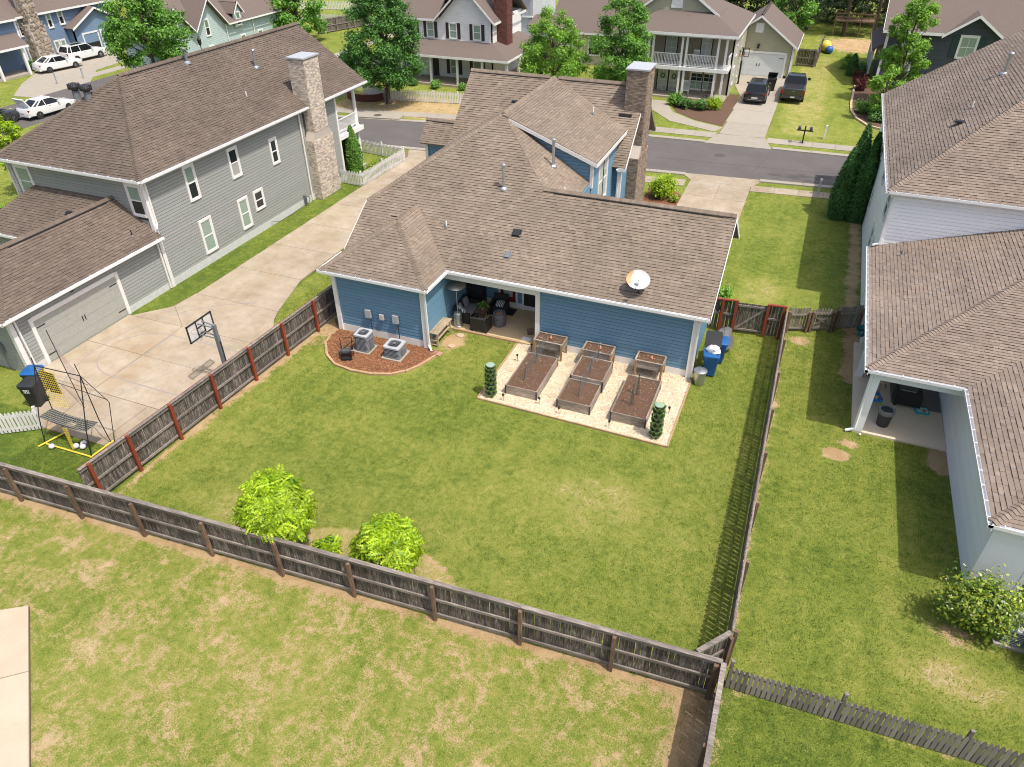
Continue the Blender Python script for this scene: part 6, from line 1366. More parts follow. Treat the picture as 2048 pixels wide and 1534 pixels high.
def shrub(name, label, x, y, rx, ry, h, mat, n, size, seed, z0=0.0, cat='shrub', group=None, lumps=9, flowers=None):
    g = np.random.default_rng(seed); q = random.Random(seed); t = thing(name, label, cat, (x, y, z0), 0, group); V_, F_, off = [], [], 0
    for i in range(lumps):
        a = q.random()*6.283; d = q.uniform(.1, .68); hh = q.uniform(.45, .78)*h; c = (rx*d*math.cos(a), ry*d*math.sin(a), hh*.62); r = (rx*q.uniform(.38, .55), ry*q.uniform(.38, .55), max(.1, hh*.5))
        p, nr = clump_pts(c, r, n//lumps, g, .6); p[:, 2] = np.maximum(p[:, 2], .03); v, f = leaf_cloud(p, nr, size, g); V_.append(v); F_.append(f+off); off += len(v)
    np_mesh('foliage', np.concatenate(V_), np.concatenate(F_), mat, t)
    m = MB()
    for i in range(5): a = q.random()*6.28; m.tube([(0, 0, -.03), (rx*.3*math.cos(a), ry*.3*math.sin(a), h*.35), (rx*.5*math.cos(a), ry*.5*math.sin(a), h*.6)], [.03, .02, .008], 5)
    m.build('stem', bark_m, t, True)
    if flowers:
        fm, k, fs = flowers; allv = np.concatenate(V_).reshape(-1, 4, 3).mean(1); top = allv[(allv[:, 2] > h*.25)]; idx = g.choice(len(top), min(k, len(top)), replace=False); b = MB()
        for i in idx:
            c = top[i]*1.03
            for j in range(3): b.ball((c[0]+q.uniform(-fs, fs), c[1]+q.uniform(-fs, fs), c[2]+q.uniform(0, fs)), fs*.45, 5, 4)
        tag(b.build('blossoms', fm, t, True), kind='stuff')
    return t
def pinnate_bush(label, x, y, rx, h, seed, n=820, z_low=.15):
    """dense dome of long feather-shaped leaves"""
    g = np.random.default_rng(seed); q = random.Random(seed); t = thing('leafy_shrub', label, 'shrub', (x, y, 0)); V_, F_ = [], []; off = 0
    for i in range(n):
        u = q.random(); el = math.asin(q.uniform(-.25, 1.0)); a = q.random()*6.283; d = Vector((math.cos(el)*math.cos(a), math.cos(el)*math.sin(a), math.sin(el)))
        k = q.uniform(.80, 1.0)*(1+.05*math.sin(3*a+seed)+.05*math.sin(5*el+2*a)); sq = .80+.2*(1-abs(d.z)); p = Vector((d.x*rx*k*sq*1.12, d.y*rx*k*sq*1.12, z_low+h*.45+d.z*h*.52*k))
        if p.z < 1.75 and y+p.y < 10.1+(x+p.x+25.5)*.0614+.42: continue
        out = Vector((d.x, d.y, d.z*.8+.15)).normalized(); tang = Vector((q.uniform(-1, 1), q.uniform(-1, 1), q.uniform(-.9, .2))); ax = (tang-out*tang.dot(out)*.8+out*.22); ax.normalize(); side = out.cross(ax).normalized(); up = ax.cross(side) if ax.cross(side).dot(out) > 0 else -ax.cross(side)
        L = q.uniform(.28, .44); nl = 6
        for j in range(nl):
            s_ = (j+.6)/nl; c = p+ax*(L*s_)-up*(.25*L*s_*s_); ll = L*.36*(1-.45*abs(s_-.45)*1.6)
            for sd in (1, -1):
                dirv = (side*sd+ax*.55-up*.15).normalized(); w_ = ax*(.032+.01*q.random()); tip = c+dirv*ll-up*.02; mid = c+dirv*ll*.5
                V_ += [tuple(c), tuple(mid-w_), tuple(tip), tuple(mid+w_)]; F_.append((off, off+1, off+2, off+3)); off += 4
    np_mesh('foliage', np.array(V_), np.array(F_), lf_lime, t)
    pc, nr = clump_pts((0, 0, z_low+h*.42), (rx*.82, rx*.82, h*.44), 2600, g, .6); v, f = leaf_cloud(pc, nr, .16, g); np_mesh('inner_foliage', v, f, lf_dark, t)  # inner leaves coloured darker to stand in for shade in the gaps
    m = MB()
    for i in range(7): a = i*.9; m.tube([(0, 0, -.03), (rx*.25*math.cos(a), rx*.25*math.sin(a), h*.35), (rx*.6*math.cos(a), rx*.6*math.sin(a), h*.75)], [.04, .03, .01], 6)
    m.build('stem', bark_m, t, True); return t
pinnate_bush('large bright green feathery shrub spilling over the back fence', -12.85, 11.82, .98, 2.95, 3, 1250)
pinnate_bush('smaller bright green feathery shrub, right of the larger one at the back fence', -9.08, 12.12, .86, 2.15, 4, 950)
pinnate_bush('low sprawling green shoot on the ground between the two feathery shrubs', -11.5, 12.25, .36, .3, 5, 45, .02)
shrub('flowering_shrub', 'rounded shrub with cream flower clusters by the white house corner', 7.4, 16.55, 1.2, 1.05, 2.4, lf_glossy, 11000, .11, 7, lumps=28, flowers=(petal, 85, .05))
shrub('flowering_shrub', 'second shrub at the right edge behind the air conditioner', 9.3, 16.0, .8, .8, 1.9, lf_glossy, 3500, .1, 8, lumps=12)
def conifer(label, x, y, cols, mat, seed, size=.14, group=None):
    g = np.random.default_rng(seed); q = random.Random(seed); t = thing('conifer', label, 'tree', (x, y, 0), 0, group); V_, F_, off = [], [], 0
    for (dx, dy, h, r, n) in cols:
        z = g.random(n)**1.25*h; rad = r*(np.interp(z/h, [0, .1, .35, .7, .92, 1], [.75, .95, 1, .66, .22, .02]))*(.82+.22*g.random(n)); a = g.random(n)*6.283; rad *= 1+.10*np.sin(5*a+z*3)
        p = np.stack([dx+rad*np.cos(a), dy+rad*np.sin(a), z+.05], -1); nr = np.stack([np.cos(a), np.sin(a), np.full(n, .35)], -1)+g.normal(size=(n, 3))*.35; nr /= np.linalg.norm(nr, axis=1, keepdims=True)
        v, f = leaf_cloud(p, nr, size*1.25, g, .38, -.6); V_.append(v); F_.append(f+off); off += len(v)
        z = g.random(n//3)*h*.95; rad = r*.8*(np.interp(z/h, [0, .1, .35, .7, .92, 1], [.75, .95, 1, .66, .22, .02])); a = g.random(n//3)*6.283; p = np.stack([dx+rad*np.cos(a), dy+rad*np.sin(a), z], -1); nr = np.stack([np.cos(a), np.sin(a), np.zeros(n//3)], -1); v, f = leaf_cloud(p, nr, size*2.2, g, .8, 0); V_.append(v); F_.append(f+off); off += len(v)
    np_mesh('foliage', np.concatenate(V_), np.concatenate(F_), mat, t); m = MB()
    for (dx, dy, h, r, n) in cols: m.tube([(dx, dy, -.05), (dx, dy, h*.9)], [.1, .02], 6)
    m.build('trunk', bark_m, t, True); return t
conifer('clump of tall dark green conifers beside the white house', 3.35, 46.4, [(-.55, -.2, 4.2, .62, 4500), (-.1, .35, 5.5, .66, 5200), (.45, -.3, 4.6, .6, 4200), (.6, .6, 5.0, .6, 3500)], lf_con, 21, .13)
conifer('pair of bright green conifers inside the white picket fence', -29.0, 42.5, [(.0, -.3, 3.3, .55, 5000), (-.75, .1, 2.9, .5, 3800)], lf_con2, 22, .11)
conifer('small dark conifer on the lawn across the street', 2.85, 84.4, [(0, 0, 2.0, .5, 1200)], lf_con, 23, .16)
shrub('low_shrub', 'yellow-green low shrubs inside the white picket fence', -28.1, 43.7, .95, 1.6, .8, lf_yel, 4200, .10, 24, lumps=16)
tree('shade_tree', 'large dark green shade tree behind the white picket fence, tallest in the row', -36.0, 59.0, [(1.7, 2.2), (2.6, 3.6), (4.2, 3.9), (6, 3.4), (8, 2.7), (9.6, 1.9), (10.4, 1.2)], .24, lf_dark, 160, 480, .19, 31, .21)
tree('street_tree', 'light green tree behind the blue house roof, the left of the two', -21.9, 64.0, [(1.5, 2.0), (2.6, 3.3), (4.0, 3.2), (5.6, 2.5), (7.0, 1.7), (7.9, 1.0)], .16, lf_light, 120, 400, .175, 32, .23)
tree('street_tree', 'mid green tree behind the brown brick chimney', -16.0, 64.5, [(1.5, 2.0), (2.7, 3.0), (4.4, 3.1), (6.2, 2.6), (7.8, 1.9), (8.9, 1.1)], .16, lf_mid, 120, 410, .175, 33, .23)
tree('front_tree', 'full green tree in front of the blue-grey garages at the top left', -58.8, 55.0, [(2.6, 2.4), (3.6, 3.8), (5.0, 4.0), (6.6, 3.5), (8.0, 2.7), (9.4, 1.6)], .2, lf_mid, 110, 380, .23, 34, .22)
tree('front_tree', 'green tree at the top beside the teal house', -60, 79.4, [(.9, 2.2), (2.0, 4.2), (3.4, 4.4), (4.8, 3.4), (6.4, 1.8), (7.4, .5)], .2, lf_mid, 72, 210, .34, 35, .22)
tree('river_birch', 'tall light green tree in front of the dark grey house', 6.5, 75.0, [(1.0, 1.0), (2.2, 1.9), (4.0, 2.0), (5.8, 1.9), (7.4, 1.7), (8.6, 1.2)], .12, lf_light, 76, 330, .19, 36, .26)
tree('river_birch', 'lower light green tree leaning over the white house roof edge', 5.3, 69.0, [(.8, .8), (1.6, 1.5), (2.8, 1.6), (3.8, .9), (4.4, .2)], .09, lf_light, 34, 170, .24, 37, .28)
tree('crepe_tree', 'sparse lime green young tree at the far left edge', -47.5, 31.0, [(1.6, .8), (2.6, 1.2), (4.0, 1.3), (5.2, .9), (5.9, .2)], .07, lf_lime, 26, 110, .22, 38, .3)
shrub('low_shrub', 'sparse shrub at the left edge below the lime green tree', -45.2, 27.4, .9, .8, 1.4, lf_light, 900, .16, 39, lumps=8)
shrub('house_shrub', 'lime green bush beside the right driveway of the blue house', -8.0, 45.5, .95, 1.0, 2.0, lf_lime, 4200, .15, 41, lumps=14); shrub('low_shrub', 'yellowish low bush at the mulch edge of the right driveway', -7.0, 45.2, .5, .4, .75, lf_yel, 1100, .12, 42, lumps=6)
shrub('house_shrub', 'round green bush beyond the red-framed gate against the blue house', -2.0, 32.6, .45, .6, 1.45, lf_light, 2600, .11, 43, lumps=10); shrub('low_shrub', 'low wide green bush directly behind the red-framed gate', -1.25, 31.75, .65, .4, .85, lf_lime, 2200, .10, 44, lumps=9)
for i, (x, y, r, h, mt, lab) in enumerate(((-11.6, 67.6, .75, 1.3, lf_mid, 'dark rose bush at the left end of the porch hedge'), (-10.5, 67.0, .9, 1.3, lf_dark, 'dark rose bush second from the left in the porch hedge'), (-9.3, 66.7, .9, 1.25, lf_dark, 'dark rose bush right of centre in the porch hedge'), (-8.0, 67.2, .8, 1.5, lf_lime, 'lime green bush at the driveway end of the porch hedge'))):
    shrub('porch_hedge_bush', lab, x, y, r, r*.85, h, mt, 2200, .17, 50+i, lumps=10, group='hedge bushes by the beige porch', flowers=(rose, 14, .06) if i < 3 else None)
for i, (x, y, lab) in enumerate(((-36.9, 65.4, 'clipped round bush nearest the shade tree at the white porch'), (-34.3, 65.2, 'loose green bush in the middle of the white porch front'), (-31.7, 65.6, 'small bush right of the middle porch column'))): shrub('porch_bush', lab, x, y, .7, .6, 1.15-.15*i, lf_dark if i == 0 else lf_mid, 1600, .14, 60+i, lumps=8, group='bushes along the white porch')
for i, (x, y, r, h, mt, lab) in enumerate(((3.7, 84.5, .8, 1.6, lf_dark, 'dark green bush at the far end of the dark grey house bed'), (3.6, 81.5, .9, 1.5, lf_red, 'dark red bush, far one beside the dark grey house'), (3.7, 78.5, .9, 1.5, lf_red, 'dark red bush, near one beside the dark grey house'), (4.3, 70.6, 1.2, 1.4, lf_mid, 'big mounded green bush in the stone-edged bed'), (5.3, 68.6, 1.0, 1.2, lf_dark, 'dark mounded bush at the front of the stone-edged bed'), (2.5, 87.2, .9, 2.0, lf_light, 'loose light green bush on the lawn across the street'))):
    shrub('bed_bush', lab, x, y, r, r, h, mt, 1900, .18, 70+i, lumps=9, group='bushes by the dark grey house')
shrub('low_shrub', 'dark green bush at the blue-grey porch, top left', -78.6, 57.2, .9, .9, 1.2, lf_dark, 1200, .2, 80, lumps=8); shrub('low_shrub', 'red-leaved bush at the base of the stone chimney', -78.3, 58.8, .9, .7, 1.0, lf_red, 900, .2, 81, lumps=8)
def pine(label, x, y, h, r, seed, z0=2.5):
    g = np.random.default_rng(seed); q = random.Random(seed); t = thing('pine_tree', label, 'tree', (x, y, 0), 0, 'pines at the edge of the wood'); V_, F_, off = [], [], 0; tr = MB(); tr.tube([(0, 0, -.1), (0, 0, h*.5), (.1, 0, h)], [.24, .18, .04], 7)
    for i in range(46):
        z = z0+(h-z0)*(i/46)**.9; rr = r*(1-.55*(z-z0)/(h-z0))*q.uniform(.6, 1.1); a = q.random()*6.283; c = (rr*.7*math.cos(a), rr*.7*math.sin(a), z); tr.tube([(0, 0, z-.2), c], [.04, .015], 4)
        p, nr = clump_pts(c, (rr*.5, rr*.5, .45), 130, g, .2); v, f = leaf_cloud(p, nr, .42, g, .18, .1); V_.append(v); F_.append(f+off); off += len(v)
    tr.build('trunk', bark_m, t, True); np_mesh('needles', np.concatenate(V_), np.concatenate(F_), lf_pine, t); return t
for i, (x, y, h, r, lab) in enumerate(((1.5, 105.5, 14, 3.4, 'pine with bare trunk beside the tree platform'), (-3.0, 108, 13, 3.5, 'pine behind the beige garage roof'), (5.0, 108, 14, 3.4, 'pine left of the dark grey house roof'), (-7.5, 111, 13, 3.6, 'pine above the ridge of the beige garage'), (8.5, 112, 14, 3.6, 'pine behind the dark grey house roof'), (-12, 113, 13, 3.6, 'pine at the left end of the wood'))): pine(lab, x, y, h, r, 90+i, 2.6 if i == 0 else 1.2)
# the wood behind: one mass
g = np.random.default_rng(99); V_, F_, off = [], [], 0
for i in range(150):
    c = (g.uniform(-16, 22), g.uniform(111, 122), g.uniform(.5, 9)); r = g.uniform(1.2, 2.4); p, nr = clump_pts(c, (r, r, r*.8), 170, g); v, f = leaf_cloud(p, nr, .5, g); V_.append(v); F_.append(f+off); off += len(v)
tag(np_mesh('wood', np.concatenate(V_), np.concatenate(F_), lf_pine), 'dark dense wood at the top right behind the houses', 'wood', kind='stuff')
tree('understorey_tree', 'mid green tree at the edge of the wood behind the beige garage', -4.5, 100.5, [(1.0, 1.6), (2.4, 2.6), (4.2, 2.4), (5.8, 1.2)], .15, lf_mid, 40, 180, .32, 97, .26)

# ------------------------------------------------------------------ houses across the streets
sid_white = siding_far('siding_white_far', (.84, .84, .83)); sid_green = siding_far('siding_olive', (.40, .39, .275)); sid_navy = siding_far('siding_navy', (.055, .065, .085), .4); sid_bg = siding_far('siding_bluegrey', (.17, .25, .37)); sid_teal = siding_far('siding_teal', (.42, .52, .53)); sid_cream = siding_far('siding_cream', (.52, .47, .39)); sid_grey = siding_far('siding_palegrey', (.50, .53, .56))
dark_sh = gmat('shutter_dark', (.035, .028, .026), .6); green_sh = gmat('shutter_green', (.018, .045, .048), .6); tan_wall = gmat('porch_wall_tan', (.30, .255, .185), .8)
brick_red = M('brick_red', (.15, .045, .032), (.09, .028, .022), .9, 16, .9, 0, .4, fine=(22, .4)); stone_tan = M('stone_tan', (.40, .33, .25), (.24, .19, .14), .9, 3.5, .9, .3, .5, fine=(9, .3))
gd_white = gmat('garage_white', (.62, .66, .68), .4)
def fw(h, p0, p1, z0, top, mat): return make_wall(h, p0, p1, z0, top, mat, boards=False)
def columns(h, pts, z0, z1, r=.09, mat=None):
    for x, y in pts: MB().box(x-r, x+r, y-r, y+r, z0, z1).build('porch_column', mat or white2, h); MB().box(x-r*1.35, x+r*1.35, y-r*1.35, y+r*1.35, z1-.12, z1).build('column_capital', mat or white2, h)
def rail(h, a, b, z0, z1, mat=None, step=.13):
    w = wallframe(a, b); m = MB(); wbox(m, w, 0, w.L, z1-.06, z1, -.04, .04); wbox(m, w, 0, w.L, z0+.06, z0+.11, -.03, .03); k = int(w.L/step)
    for i in range(k): s_ = (i+.5)*w.L/k; wbox(m, w, s_-.02, s_+.02, z0+.1, z1-.05, -.02, .02)
    m.build('railing', mat or white2, h)
def fascia(h, pts, th=.18, mat=None):
    m = MB()
    for a, b in pts:
        a, b = Vector(a), Vector(b); d = (b-a).normalized(); n = d.cross(Vector((0, 0, 1))).normalized()*.02
        m.extr([a+n, b+n, b+n+Vector((0, 0, -th)), a+n+Vector((0, 0, -th))], -n*2)
    m.build('fascia', mat or white2, h)
# white house with dark shutters
D = thing('white_shuttered_house', 'white two-storey house with dark shutters and a wraparound porch', 'house', (-34, 72, 0))
wD = fw(D, (-39.8, 69.2), (-29.95, 69.2), 0, [(9.85, 5.55), (7.1, 8.35), (4.3, 5.55), (0, 5.55)], sid_white); fw(D, (-29.95, 69.2), (-29.95, 77), 0, 5.55, sid_white); fw(D, (-29.95, 77), (-39.8, 77), 0, 5.55, sid_white); fw(D, (-39.8, 77), (-39.8, 69.2), 0, 5.55, sid_white)
for a, b in ((1.08, 1.62), (2.88, 3.58), (5.33, 6.06), (7.88, 8.62)): window(wD, a, b, 3.82, 5.1, glass_blind, glass_blind, .08, shutter=dark_sh)
for a, b in ((5.25, 6.05), (7.78, 8.55)): window(wD, a, b, .55, 1.85, glass_blind, glass_blind, .08, shutter=dark_sh)
wdoor(wD, 3.25, 3.95, .22, 2.0, dark_sh); v = MB(); wbox(v, wD, 6.8, 7.35, 6.6, 7.3, 0, .06); v.build('gable_vent', white2, D)
RD = Roof(D, shingle_far, tabs=False)
RD.plane([(-40.3, 68.8, 5.5), (-35.75, 68.8, 5.5), (-35.75, 73.1, 8.3), (-40.3, 73.1, 8.3)]); RD.plane([(-40.3, 77.4, 5.5), (-29.5, 77.4, 5.5), (-29.5, 73.1, 8.3), (-40.3, 73.1, 8.3)])
RD.plane([(-35.95, 68.7, 5.45), (-32.7, 68.7, 8.6), (-32.7, 74, 8.6), (-35.95, 74, 5.45)]); RD.plane([(-29.55, 68.7, 5.45), (-32.7, 68.7, 8.6), (-32.7, 74, 8.6), (-29.55, 74, 5.45)])
RD.plane([(-40.4, 66.1, 2.82), (-27.15, 66.1, 2.82), (-30.0, 69.2, 3.62), (-40.4, 69.2, 3.62)]); RD.plane([(-27.15, 66.1, 2.82), (-27.15, 76, 2.82), (-30.0, 76, 3.62), (-30.0, 69.2, 3.62)]); RD.finish()
fascia(D, [((-40.4, 66.08, 2.8), (-27.13, 66.08, 2.8)), ((-27.13, 66.08, 2.8), (-27.13, 76, 2.8)), ((-40.3, 68.78, 5.48), (-35.9, 68.78, 5.48)), ((-36, 68.66, 5.4), (-32.7, 68.66, 8.55)), ((-32.7, 68.66, 8.55), (-29.5, 68.66, 5.4)), ((-29.5, 68.7, 5.45), (-29.5, 77, 5.45))], .2)
columns(D, [(-38.6, 66.5), (-35.4, 66.5), (-32.55, 66.5), (-29.9, 66.5), (-27.45, 66.5), (-27.45, 69.7), (-27.45, 73)], .2, 2.65); MB().box(-40, -27.2, 66.2, 69.2, 0, .2).build('porch_floor', conc, D); MB().box(-29.95, -27.2, 69.2, 76, 0, .2).build('porch_floor', conc, D)
MB().box(-40.2, -27.3, 66.35, 66.6, 2.55, 2.68).build('porch_beam', white2, D)
cho = MB().box(-30.2, -28.9, 70.3, 71.7, 2.8, 9.8).build('chimney', mortar, D); brickwork(cho, [((-30.2, 70.3, 0), (1, 0, 0), 1.3, 3.0, 9.6, (0, -1, 0)), ((-28.9, 70.3, 0), (0, 1, 0), 1.4, 3.0, 9.6, (1, 0, 0))], M('brick_single_red', (.17, .055, .04), (.10, .035, .026), .9, 16, .9, .4), .24, .085, .014)
downspout(D, [(-27.2, 66.2, 2.7), (-27.3, 66.45, 2.5), (-27.3, 66.5, .3)])
rw = thing('brick_planter', 'low curved red brick planter wall under the large shade tree', 'planter', (-38.9, 59.9, 0)); ring = []
for k in range(2):
    m = MB(); rr = 1.7-.12*k; ring = [(1.9*math.cos(a), 1.25*math.sin(a)) for a in np.linspace(3.4, 6.4, 14)]; inner = [(p[0]*.86, p[1]*.86) for p in ring]
    m.prism(ring+inner[::-1], 0 if k == 0 else .52, .52 if k == 0 else .6); m.build('wall' if k == 0 else 'coping', brick_red, rw, True)
# beige-green house with two-storey porch
Eh = thing('olive_house', 'olive two-storey house with stacked white porches across the street', 'house', (-12, 75, 0))
wE = fw(Eh, (-16.9, 71.8), (-7.6, 71.8), 0, 5.5, tan_wall); fw(Eh, (-7.6, 69.95), (-7.6, 81), 0, 5.5, sid_green) if False else fw(Eh, (-7.6, 71.8), (-7.6, 81), 0, 5.5, sid_green); fw(Eh, (-7.6, 81), (-16.9, 81), 0, 5.5, sid_green); fw(Eh, (-16.9, 81), (-16.9, 71.8), 0, 5.5, sid_green)
for a, b in ((3.16, 4.18), (6.4, 7.3)): window(wE, a, b, 2.85, 4.95, glass_pale, glass_pale, .1, tm=dark_sh, grid=(2, 4), single=True)
window(wE, 2.74, 3.65, .15, 2.0, glass_pale, glass_pale, .1, tm=dark_sh, grid=(2, 4), single=True); window(wE, 3.8, 4.7, .15, 2.0, glass_pale, glass_pale, .1, tm=dark_sh, grid=(2, 4), single=True)
for cx in (3.2, 4.25): m = MB(); m.tube([wpt(wE, cx+.18*math.cos(a), 1.45+.18*math.sin(a), .09) for a in np.linspace(0, 6.283, 17)], .05, 6); m.build('door_wreath', lf_con, Eh)
window(wE, 5.8, 6.85, .5, 1.9, glass_dark, glass_blind, .1, grid=(2, 4)); window(wE, 6.95, 8.0, .5, 1.9, glass_dark, glass_blind, .1, grid=(2, 4))
columns(Eh, [(-14.9, 69.95), (-14.5, 69.95), (-11.9, 69.95), (-11.5, 69.95), (-8.75, 69.95), (-8.05, 69.95), (-16.8, 69.95)], .1, 2.55); columns(Eh, [(-14.9, 69.95), (-14.5, 69.95), (-11.9, 69.95), (-11.5, 69.95), (-8.75, 69.95), (-8.05, 69.95), (-16.8, 69.95)], 2.75, 5.4)
MB().box(-17, -7.6, 69.75, 71.8, 0, .14).build('porch_floor', conc_g, Eh); MB().box(-17, -7.65, 69.75, 71.8, 2.45, 2.75).build('porch_deck', white2, Eh); rail(Eh, (-14.4, 69.95), (-12.0, 69.95), 2.75, 3.8); rail(Eh, (-11.4, 69.95), (-8.85, 69.95), 2.75, 3.8); rail(Eh, (-16.7, 69.95), (-15.0, 69.95), 2.75, 3.8); rail(Eh, (-7.75, 69.95), (-7.75, 71.75), 2.75, 3.8)
RE = Roof(Eh, shingle_far, tabs=False); z1 = 5.58+.52*4.9
RE.plane([(-17.4, 69.5, 5.58), (-7.15, 69.5, 5.58), (-12.3, 74.6, z1)]); RE.plane([(-7.15, 69.5, 5.58), (-7.15, 81.4, 5.58), (-12.3, 76.3, z1), (-12.3, 74.6, z1)]); RE.plane([(-17.4, 69.5, 5.58), (-17.4, 81.4, 5.58), (-12.3, 76.3, z1), (-12.3, 74.6, z1)]); RE.plane([(-17.4, 81.4, 5.58), (-7.15, 81.4, 5.58), (-12.3, 76.3, z1)])
RE.plane([(-17.0, 71.9, 6.7), (-13.2, 71.9, 9.35), (-13.2, 77, 9.35), (-17.0, 77, 6.7)]); RE.plane([(-9.3, 71.9, 6.7), (-13.2, 71.9, 9.35), (-13.2, 77, 9.35), (-9.3, 77, 6.7)]); RE.finish()
wEg = fw(Eh, (-16.9, 72.15), (-9.4, 72.15), 6.0, [(7.5, 6.65), (3.72, 9.2), (0, 6.65)], sid_green); m = MB(); wbox(m, wEg, 3.2, 4.2, 7.1, 7.95, 0, .06); m.build('gable_vent', white2, Eh)
fascia(Eh, [((-17.4, 69.48, 5.56), (-7.13, 69.48, 5.56)), ((-7.13, 69.48, 5.56), (-7.13, 81.4, 5.56)), ((-17.0, 71.86, 6.68), (-13.2, 71.86, 9.33)), ((-13.2, 71.86, 9.33), (-9.25, 71.86, 6.68))], .22); MB().box(-17, -7.5, 69.8, 70.1, 5.2, 5.42).build('porch_beam', white2, Eh)
for y in (73.2, 76.5):
    w2 = wallframe((-7.6, 71.8), (-7.6, 81)); w2.house = Eh; window(w2, y-71.8, y-71.0, 3.3, 4.9, glass_blind, glass_dark, .1); window(w2, y-71.8, y-71.0, .8, 2.2, glass_blind, glass_dark, .1)
downspout(Eh, [(-7.4, 69.7, 5.5), (-7.5, 71.7, 5.1), (-7.5, 71.75, .2)])
# its garage
Fg = thing('olive_garage', 'olive gabled garage with a wide white door behind the parked cars', 'garage', (-6.4, 84.5, 0))
wF = fw(Fg, (-9.9, 81), (-2.95, 81), 0, [(6.95, 2.95), (3.47, 5.45), (0, 2.95)], sid_green); fw(Fg, (-2.95, 81), (-2.95, 88.5), 0, 2.95, sid_green); fw(Fg, (-2.95, 88.5), (-9.9, 88.5), 0, 2.95, sid_green); fw(Fg, (-9.9, 88.5), (-9.9, 81), 0, 2.95, sid_green)
m = MB(); wbox(m, wF, 1.4, 1.58, 0, 2.3, 0, .07); wbox(m, wF, 6.28, 6.46, 0, 2.3, 0, .07); wbox(m, wF, 1.58, 6.28, 2.15, 2.33, 0, .07); m.build('door_frame', white2, Fg); m = MB(); wbox(m, wF, 1.58, 6.28, 0, 2.15, 0, .02); gdo = m.build('garage_door', gd_white, Fg)
for i in range(4): p = MB(); wbox(p, wF, 1.6, 6.26, .02+.53*i, .02+.53*i+.515, .02, .03); p.build('door_panel', gd_white, gdo)
m = MB(); wbox(m, wF, 3.7, 3.76, .95, 1.2, .03, .05); wbox(m, wF, 3.95, 4.01, .95, 1.2, .03, .05); wbox(m, wF, 5.75, 6.2, 1.75, 1.81, .03, .045); m.build('door_handle', black, gdo); m = MB(); wbox(m, wF, 3.05, 3.8, 4.0, 4.85, 0, .06); m.build('gable_vent', white2, Fg); m = MB(); wbox(m, wF, 3.5, 3.7, 2.6, 3.0, .02, .18); m.build('wall_lamp', black, Fg)
RF = Roof(Fg, shingle_far, tabs=False); RF.plane([(-10.3, 80.6, 2.85), (-6.43, 80.6, 5.6), (-6.43, 89, 5.6), (-10.3, 89, 2.85)]); RF.plane([(-2.55, 80.6, 2.85), (-6.43, 80.6, 5.6), (-6.43, 89, 5.6), (-2.55, 89, 2.85)]); RF.ridge((-6.43, 80.7, 5.6), (-6.43, 89, 5.6), (1, 0, -.7), (-1, 0, -.7), True); RF.finish()
fascia(Fg, [((-10.3, 80.58, 2.84), (-6.43, 80.58, 5.58)), ((-6.43, 80.58, 5.58), (-2.53, 80.58, 2.84)), ((-2.53, 80.58, 2.84), (-2.53, 89, 2.84))], .2); corner(Fg, -2.95, 81, 0, 2.9, .18, white2)
# cream house between the trees, grey house behind
G_ = thing('cream_house', 'cream one-storey house glimpsed between the two street trees', 'house', (-22.5, 84, 0)); wG = fw(G_, (-27.5, 80), (-17.6, 80), 0, 3.2, sid_cream); fw(G_, (-27.5, 90), (-27.5, 80), 0, 3.2, sid_cream); fw(G_, (-17.6, 80), (-17.6, 90), 0, 3.2, sid_cream); window(wG, 1.0, 2.2, 1.0, 2.4, glass_blind, glass_dark, .1); window(wG, 4.0, 5.2, 1.0, 2.4, glass_blind, glass_dark, .1)
RG = Roof(G_, shingle_far, tabs=False); RG.plane([(-28, 79.5, 3.2), (-17.1, 79.5, 3.2), (-17.1, 85, 6.9), (-28, 85, 6.9)]); RG.plane([(-28, 90.5, 3.2), (-17.1, 90.5, 3.2), (-17.1, 85, 6.9), (-28, 85, 6.9)]); RG.finish(); fascia(G_, [((-28, 79.48, 3.18), (-17.1, 79.48, 3.18))])
H_ = thing('pale_grey_house', 'pale grey house with ribbed upper wall behind the red brick chimney', 'house', (-39, 93, 0)); wH = fw(H_, (-45, 89.5), (-33.5, 89.5), 0, 2.6, sid_grey); fw(H_, (-33.5, 89.5), (-33.5, 98), 0, 4.6, sid_grey); window(wH, 2.6, 3.7, 1.0, 2.1, glass_dark, glass_blind, .12); window(wH, 5.6, 6.7, 1.0, 2.1, glass_dark, glass_blind, .12); window(wH, 8.8, 9.8, 1.0, 2.1, glass_dark, glass_blind, .12)
ribm = M('ribbed_metal', (.42, .45, .49), (.36, .39, .43), .5, 3, .6); MB().box(-45, -33.5, 89.4, 89.6, 2.7, 6).build('upper_wall', ribm, H_)
for i in range(29): MB().box(-45+i*.4, -44.96+i*.4, 89.36, 89.4, 2.75, 6).build('batten', ribm, H_)
MB().box(-45.1, -33.4, 89.3, 89.5, 2.58, 2.72).build('belt_trim', white2, H_); RH = Roof(H_, shingle_far, tabs=False); RH.plane([(-33, 86.5, 2.3), (-29.5, 86.5, 2.3), (-29.5, 89.4, 3.0), (-33, 89.4, 3.0)]); RH.plane([(-45.5, 89, 6), (-33, 89, 6), (-33, 94, 9), (-45.5, 94, 9)]); RH.finish(); fw(H_, (-33, 87), (-29.6, 87), 0, 2.3, sid_white)
